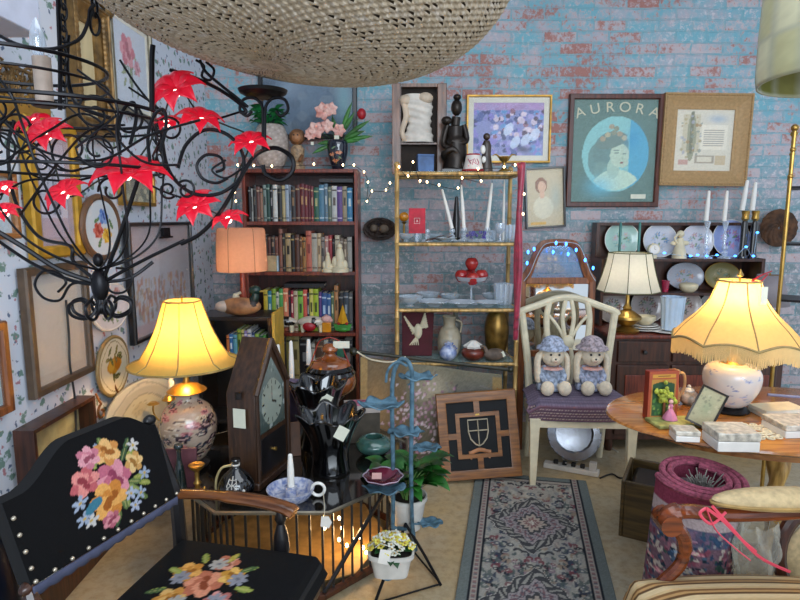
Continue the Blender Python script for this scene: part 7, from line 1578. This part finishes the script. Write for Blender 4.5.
CYp = 3.08; p = P(478.5, 434, CYp); kc = mpp(CYp, .25); Wc, Hc = 80*kc, 80*kc
t = thing('crest_picture', 'square wooden framed heraldic shield picture leaning on the tapestry', 'picture', p)
t.rotation_euler = (Matrix.Rotation(-.20, 3, 'X') @ Matrix.Rotation(-.075, 3, 'Y')).to_euler(); t.location = (p.x, CYp, .012+Hc/2*cos(.2)+.03)
ow = wood('crest_oak', '8c5a28', '643c18', axis=0, rough=.35)
B().ring(Wc*.76, Hc*.84, [(0, -.004), (0, -.014), (.006, -.016), (Wc*.12-.004, -.016), (Wc*.12, -.010), (Wc*.12, .012), (0, .012)]).bb(-Wc/2, Wc/2, -.010, .011, Hc*.42+.0*Hc, Hc*.5).bb(-Wc/2, Wc/2, -.010, .011, -Hc*.5, -Hc*.42).build('frame', ow, t)
B().bb(-Wc*.385, Wc*.385, -.003, .003, -Hc*.425, Hc*.425).build('panel', mat('black_felt', '101418', .85, 0, .15), t)
b = B().ring(Wc*.45, Hc*.46, [(0, -.003), (0, -.011), (Wc*.05, -.011), (Wc*.05, -.003)])
for s in (-1, 1): b.bb(-.016, .016, -.0105, -.0031, s*Hc*.28, s*Hc*.425).bb(s*Wc*.272, s*Wc*.385, -.0105, -.0031, -.016, .016)
b.build('inner_frame', ow, t)
b = B(); sh_ = [(-.055, .085), (-.055, .02), (-.045, -.02), (-.02, -.05), (0, -.06), (.02, -.05), (.045, -.02), (.055, .02), (.055, .085)]
b.tube([(x, -.006, z) for x, z in sh_], .0042, 6, closed=True).tube([(0, -.006, .085), (0, -.006, -.058)], .0038, 6).tube([(-.055, -.006, .025), (.055, -.006, .025)], .0038, 6); b.build('shield', mat('pale_gold_thread', 'b0a48c', .5, .2, .15), t)
B().sheet(lambda u, v: ((u-.5)*.125, -.006-.001*v, -.078-v*.022+.008*cos((u-.5)*2*PI)), 16, 2).tube([(-.056, -.006, -.11), (-.05, -.006, -.13)], .005, 5).tube([(.056, -.006, -.11), (.05, -.006, -.13)], .005, 5).build('banner', mat('rust_thread', 'b07850', .6, 0, .2), t, solid=.002)
B().bb(-.012, .012, -.014, -.0115, Hc*.245, Hc*.265).build('clasp', M['brass'], t)

# ------------------------------------------------------------------ two dolls on the painted chair
def doll(label, px, hat, dress, seed):
    Y = 3.17; z = .492; k = mpp(Y, z)*1.12; t = thing('rag_doll', label, 'doll', (xp(px, Y, z), Y, z))
    skin = mat('muslin', 'e2d4bc', .8, 0, .08, 60, bmp=.2); r = random.Random(seed)
    B().lathe(smoothprof([(2*k, 0), (13*k, 1*k), (11*k, 10*k), (7*k, 19*k), (4.5*k, 23*k)], 4)+[(0, 23*k)], 30, wob=lambda a, zz: 1+.06*cos(a*9)*(1 if zz < 12*k else .3), sy=.7).build('dress', dress, t, smooth=60)
    h = B().ball((0, -.01, 32*k), 10*k, (1, .85, 1.0), 22).ball((0, -.01-8.4*k, 29.5*k), 3*k, (1.25, .7, .9)).build('head', skin, t, smooth=60)
    B().ball((-3.6*k, -.01-8.0*k, 34*k), 1.1*k, seg=8).ball((3.6*k, -.01-8.0*k, 34*k), 1.1*k, seg=8).ball((0, -.01-10.4*k, 30.5*k), .9*k, seg=8).build('eyes_and_nose', M['black'], h); B().tube([(-1.6*k, -.01-10.2*k, 28.6*k), (0, -.01-10.5*k, 28*k), (1.6*k, -.01-10.2*k, 28.6*k)], .0012, 5).build('mouth', M['red'], h)
    B().lathe(smoothprof([(10.5*k, 38*k), (14*k, 37.5*k), (12.5*k, 39.5*k), (10.2*k, 41*k), (8*k, 46*k), (3*k, 49*k)], 4)+[(0, 49*k)], 36, wob=lambda a, zz: 1+.05*cos(a*12)).build('bonnet', hat, t, smooth=60)
    for s in (-1, 1):
        B().tube(spline([(s*9*k, 0, 36*k), (s*13*k, -.005, 28*k), (s*13*k, -.01, 16*k), (s*12.5*k, -.012, 8*k)], 5), [3*k]*3+[4.4*k]*11+[3.4*k]*2, 10, flat=.6).build('ear', skin, t, smooth=60)
        B().tube(spline([(s*5*k, 0, 20*k), (s*10*k, -.02, 15*k), (s*7*k, -.05, 9*k)], 5), [3.6*k, 2.6*k], 10).ball((s*7*k, -.055, 8.5*k), 3*k).build('arm', dress, t, smooth=60)
        B().tube(spline([(s*4*k, -.02, 4*k), (s*7*k, -.06, 5*k), (s*(7.5)*k, -.095, 4.6*k)], 5), [4.4*k, 3.8*k], 10).ball((s*7.5*k, -.105, 6*k), 6*k, (1, .75, 1.1)).build('leg', skin, t, smooth=60)
    B().lathe([(5*k, 22*k), (9*k, 21*k), (9.4*k, 20*k), (5*k, 21*k)], 30, wob=lambda a, zz: 1+.08*cos(a*10), caps=(False, False)).build('collar', M['pink'], t, solid=.003)
    return t
doll('rag doll with long ears in a blue flowered bonnet, left on the chair', 551, mat('blue_print', 'acb6cc', .8, 0, .3, 70), mat('blue_dress', 'a4b0c4', .8, 0, .3, 60), 1)
doll('rag doll in a mauve grey bonnet holding a bear, right on the chair', 590, mat('mauve_print', 'b4a6ac', .8, 0, .3, 70), mat('pale_blue_dress', 'a8b0c8', .8, 0, .3, 60), 2)
# silver platter under the chair, power strip and cable
p = P(573, 447, 3.62); k = mpp(3.45, .2)
t = thing('silver_tray', 'round silver tray leaning under the painted chair', 'tray', (xp(573, 3.36, .1), 3.36, .006), 0, rx=0)
Rt = Matrix.Rotation(PI/2-.35, 3, 'X'); r_ = 27*mpp(3.36, .15)
B().lathe([(0, 0), (r_*.68, 0), (r_*.74, .010), (r_, .016), (r_*1.01, .019), (r_*.99, .022), (r_*.72, .016), (r_*.66, .006), (0, .006)], 48, (0, .0, r_*.955), Rt, wob=lambda a, z: 1+.012*cos(a*16)).build('tray', M['silver'], t)
b = B()
for j in range(24): a = 2*PI*j/24; b.ball(Vector((0, 0, r_*.955))+Rt @ Vector((r_*.98*cos(a), r_*.98*sin(a), .02)), .008, seg=6)
b.build('gadroon_edge', M['silver'], t)
p = PZ(571, 471, 0); t = thing('power_strip', 'white power strip with black plugs on the floor by the rug', 'power strip', (p.x, p.y, .001), -.45)
B().bb(-.155, .155, -.028, .028, 0, .03).build('housing', potm, t, bev=.004)
for j in range(4): B().bb(-.10+j*.05, -.075+j*.05, -.013, .013, .0305, .052).build('plug', M['cable'], t, bev=.003)
B().bb(.10, .14, -.02, .02, .0305, .075).build('adapter', potm, t, bev=.004)
tag(B().tube(spline([PZ(600, 478, .006), PZ(612, 474, .006), PZ(622, 478, .006), PZ(640, 470, .006), PZ(655, 462, .006)], 6), .005, 6).build('power_cable', M['cable']), 'black cable running from the power strip toward the dresser', 'cable')
tag(B().tube(spline([PZ(566, 463, .05), PZ(560, 452, .02), PZ(573, 447, .006), PZ(590, 452, .006), PZ(606, 446, .006), PZ(618, 452, .006)], 6), .0035, 6).build('lamp_cable', potm), 'thin white cable looping on the floor behind the power strip', 'cable')

# ------------------------------------------------------------------ things on the oval table
def ot(name, label, cat, px, py, rz=0, group=None): p = PZ(px, py, TZ); return thing(name, label, cat, (p.x, p.y, TZ+.001), rz, group), mpp(p.y, TZ)
t, k = ot('storybook_box', 'red fairy tale storybook figurine with a girl in pink dress', 'figurine', 659, 418, .12)
c = Canvas(50, 70, 'a0482c', .72, 77); c.rect(.1, .9, .06, .84, 'b07c34').rect(.14, .86, .08, .74, '24482c'); c.ell(.5, .72, .36, .08, '24482c'); c.soft(.5, .3, .3, .2, '3c6c2c', .8); c.rect(.12, .88, .86, .94, 'c89838', .8); c.line(.3, .9, .7, .9, .012, '3c1c10'); c.speck(30, ['5c8c3c', '3c6c34', '8ca44c'], .02, .05, (.16, .84, .1, .5), .7); c.grain(.08)
wb, hb = 31*k, 49*k
c.flat('picture_panel', wb, hb, -.0175, parent=t, loc=(0, 0, hb/2))
b = B().bb(-wb/2, wb/2, -.017, .017, 0, hb); b.build('book_block', mat('book_red', '8c2c1c', .4, 0, .15), t, bev=.003)
B().bb(-wb/2+.001, wb/2+.002, -.012, .012, .002, hb-.002).build('page_edges', M['paper'], t)
b = B(); rr = random.Random(4)
for j in range(50): b.ball((rr.gauss(-.002, .018), -.03-rr.uniform(0, .012), hb*.52+rr.gauss(0, .014)), rr.uniform(.006, .010), seg=6)
b.build('foliage', mat('chartreuse_foliage', 'a8b03c', .6, 0, .3, 60), t); b = B().tube([(-.002, -.03, 0.01), (-.002, -.03, hb*.45)], .005, 6); b.build('trunk', M['mid_wood'], t)
B().lathe([(0, 0), (.026, 0), (.022, .012), (.012, .03), (.006, .04), (.009, .05), (.006, .056), (0, .057)], 20, (.008, -.055, .014), wob=lambda a, z: 1+.06*cos(a*7)).build('pink_dress', mat('pink_dress', 'cc7c98', .5, 0, .15), t); B().ball((.008, -.055, .079), .0085, seg=10).tube([(.0, -.058, .064), (-.006, -.066, .056)], .003, 6).build('head', M['pink'], t); B().ball((.008, -.050, .082), .0095, (1, .9, 1), 10).build('hair', M['dark_wood'], t)
B().bb(-wb/2-.01, wb/2+.035, -.115, -.018, 0, .012).build('open_pages', mat('mossy_page', 'a8a860', .6, 0, .3, 40), t, bev=.003)
t, k = ot('creamer_jug', 'tall narrow cream jug with handle behind the storybook', 'jug', 672, 405); B().lathe(smoothprof([(5*k, 0), (7*k, 6*k), (5.5*k, 16*k), (4.5*k, 28*k), (5.5*k, 35*k), (5*k, 36*k)], 4)+[(0, 34*k)], 20).build('body', mat('honey_glaze', 'c0986c', .3, 0, .2, coat=.4), t); B().tube(spline([(4*k, 0, 33*k), (10*k, 0, 31*k), (11*k, 0, 18*k), (6*k, 0, 8*k)], 5), .006, 8).build('handle', MATS['honey_glaze'], t)
t, k = ot('sugar_pot', 'little patterned sugar pot behind the tilted photo frame', 'pot', 688, 404); B().lathe(smoothprof([(5*k, 0), (9*k, 4*k), (9*k, 9*k), (6*k, 13*k)], 4)+[(0, 13*k)], 24).build('body', mat('speckled_china', 'b8a898', .3, 0, .3, 60, coat=.4), t); B().ball((0, 0, 14*k), 5*k, (1, 1, .6)).ball((0, 0, 18*k), 1.8*k).build('lid', M['white'], t)
# tilted photo frame
c = Canvas(30, 40, 'a8a07c', .7, 5); c.soft(.5, .5, .3, .3, '8c9470', .8).speck(24, ['7c8060', 'b4ac8c', '6c6c54'], .03, .07, a=.6).grain(.08)
t, k = ot('photo_frame', 'dark metal standing frame tilted back near the delft lamp base', 'picture', 697, 429, -.35)
t.rotation_euler = (Matrix.Translation((0, 0, 0)).to_3x3() @ Matrix.Rotation(-.5, 3, 'Z') @ Matrix.Rotation(.38, 3, 'Y') @ Matrix.Rotation(-.30, 3, 'X')).to_euler(); t.location.z += .012
wf, hf = 25*k, 40*k; B().ring(wf-.014, hf-.014, [(0, -.004), (.007, -.007), (.007, .004), (0, .004)]).build('frame', mat('gunmetal', '38322c', .35, .6, .1), t, loc=(0, 0, hf/2)); c.flat('print', wf-.014, hf-.014, -.001, parent=t, loc=(0, 0, hf/2)); B().bb(-wf/2, wf/2, .004, .010, 0, hf).build('back', M['black'], t); B().box((0, .04, hf*.35), (.03, .003, hf*.75), Matrix.Rotation(.55, 3, 'X')).build('strut', M['black'], t)
def china_box(label, px, py, wpx, dpx, hpx, rz, name='china_box', m=None, lidm=None):
    t, k = ot(name, label, 'box', px, py, rz); w_, d_, h_ = wpx*k/2, dpx*k/2, hpx*k
    B().bb(-w_, w_, -d_, d_, 0, h_*.55).build('base', m or M['white'], t, bev=.003); B().bb(-w_-.001, w_+.001, -d_-.001, d_+.001, h_*.55+.0008, h_).build('lid', lidm or mat('floral_china', 'd0c8b8', .3, 0, .25, 50, coat=.3), t, bev=.003); return t
china_box('small white china box before the tilted photo frame', 684, 439, 23, 20, 11, -.1)
china_box('larger white china box with patterned lid at the table front', 729.5, 446, 40, 34, 19, -.04)
china_box('cream rectangular box at the right end of the table front', 793, 432, 42, 36, 13, .05)
for i in range(2):
    t, k = ot('letter_pad', ('lower' if i == 0 else 'upper')+' pale notepad of the pair right of the delft lamp', 'notepad', 777, 414, .04+i*.1); t.location.z += i*.015; B().bb(-.085, .085, -.045, .045, 0, .013).build('pages', M['paper'], t, bev=.001); B().bb(-.086, .086, -.046, .046, .0132, .0145).build('cover', M['cream'], t)
t, k = ot('pen', 'blue grey pen lying across the notepads at the right edge', 'pen', 790, 405, -.3); t.location.z += .034; B().tube([(-.08, 0, .0), (.08, 0, .0)], .006, 10).build('barrel', mat('blue_grey_plastic', '7c84a8', .4), t); B().tube([(.08, 0, 0), (.092, 0, 0)], [.006, .001], 10).build('tip', M['iron'], t)
t, k = ot('lace_doily', 'cream lace doily lying right of the delft lamp base', 'doily', 757, 432, .1)
b = B(); n = 16
for r0 in (.02, .045, .07): b.tube([(r0*cos(a*PI/24)*(1+.05*cos(a*PI/24*n)), r0*.8*sin(a*PI/24)*(1+.05*cos(a*PI/24*n)), .002) for a in range(48)], .0035, 5, closed=True)
for j in range(16): a = 2*PI*j/16; b.tube([(.02*cos(a), .016*sin(a), .002), (.085*cos(a), .068*sin(a), .002)], .0025, 5); b.tube([Vector((.083*cos(a), .066*sin(a), .002))+Vector((.012*cos(q_), .010*sin(q_), 0)) for q_ in [2*PI*i/8 for i in range(8)]], .0025, 5, closed=True)
b.build('lace', mat('lace_cream', 'd4ccb0', .9, 0, .05), t)
# clear plastic bag and red ribbon on the striped chair arm
t = thing('plastic_bag', 'crumpled clear plastic bag hanging behind the striped chair arm', 'bag', P(756, 555, 1.62))
rr = random.Random(12); B().sheet(lambda u, v: ((.045+.02*sin(v*3))*cos(2*PI*u)*(1+.18*sin(7*2*PI*u+v*9)), (.03)*sin(2*PI*u)*(1+.18*sin(5*2*PI*u+v*7)), -.08+.18*v+.008*sin(u*40)), 48, 24).build('film', glass('plastic_film', 'e8e8e0', .18), t)
b = B()
for pts in ([(706, 508), (722, 520), (742, 540), (756, 552)], [(706, 508), (716, 530), (735, 548), (750, 560)], [(706, 508), (700, 514), (712, 524), (726, 512)], [(712, 506), (728, 524), (758, 556), (790, 572)]): b.tube(spline([P(x, y, 1.44) for x, y in pts], 5), .0022, 5, flat=2)
tag(b.build('ribbon', mat('coral_ribbon', 'd8485c', .4, 0, .05)), 'thin coral ribbon tied around the carved chair arm', 'ribbon')
# brass and black rack at far right, woven wreath
p = P(780, 290, 2.95); t = thing('brass_rack', 'slim brass and black metal shelf rack at the right edge', 'shelf', (p.x, 2.95, 0), -.58); x_ = 0
for dx in (0, .5):
    for y in (0, .24): B().tube([(x_+dx, y, 0), (x_+dx, y, 1.88)], .010, 10).ball((x_+dx, y, 1.895), .018).ball((x_+dx, y, 1.66), .014).ball((x_+dx, y, 1.79), .014).build('post', M['brass'], t)
for py in (187, 244, 300, 345): z = zp(py, 2.95); B().bb(x_, x_+.5, 0, .24, z-.008, z+.004).build('shelf', M['iron'], t)
p = P(778, 228, 3.93); k = mpp(3.93, 1.4); t = thing('woven_wreath', 'round brown woven wreath plate on the wall behind the brass rack', 'wreath', p)
b = B(); rr = random.Random(15)
for j in range(22): r0 = 18*k*(1-j*.042); b.tube([(r0*cos(a*PI/18)*(1+.02*cos(a*3.3+j)), -.01-.018*sin(PI*j/21)+.003*sin(a*2.2+j), r0*sin(a*PI/18)*(1+.02*sin(a*2.9+j))) for a in range(36)], .006, 5, closed=True)
b.build('wreath', mat('wreath_brown', '5c3c24', .8, 0, .35), t)
# dark blue bag at the lower left corner
p = P(4, 590, 1.35); t = thing('dark_bag', 'dark navy shape standing at the lower left corner of the photo', 'bag', (p.x-.06, p.y, 0)); B().lathe(smoothprof([(.06, 0), (.10, .06), (.10, .4), (.08, .62), (.05, .70)], 4)+[(0, .70)], 20, sx=.8).build('body', mat('navy_leather', '0c1424', .3, 0, .2), t); B().tube(arc((0, 0, .69), .04, 0, 180, 12), .006, 6).build('handle', MATS['navy_leather'], t)
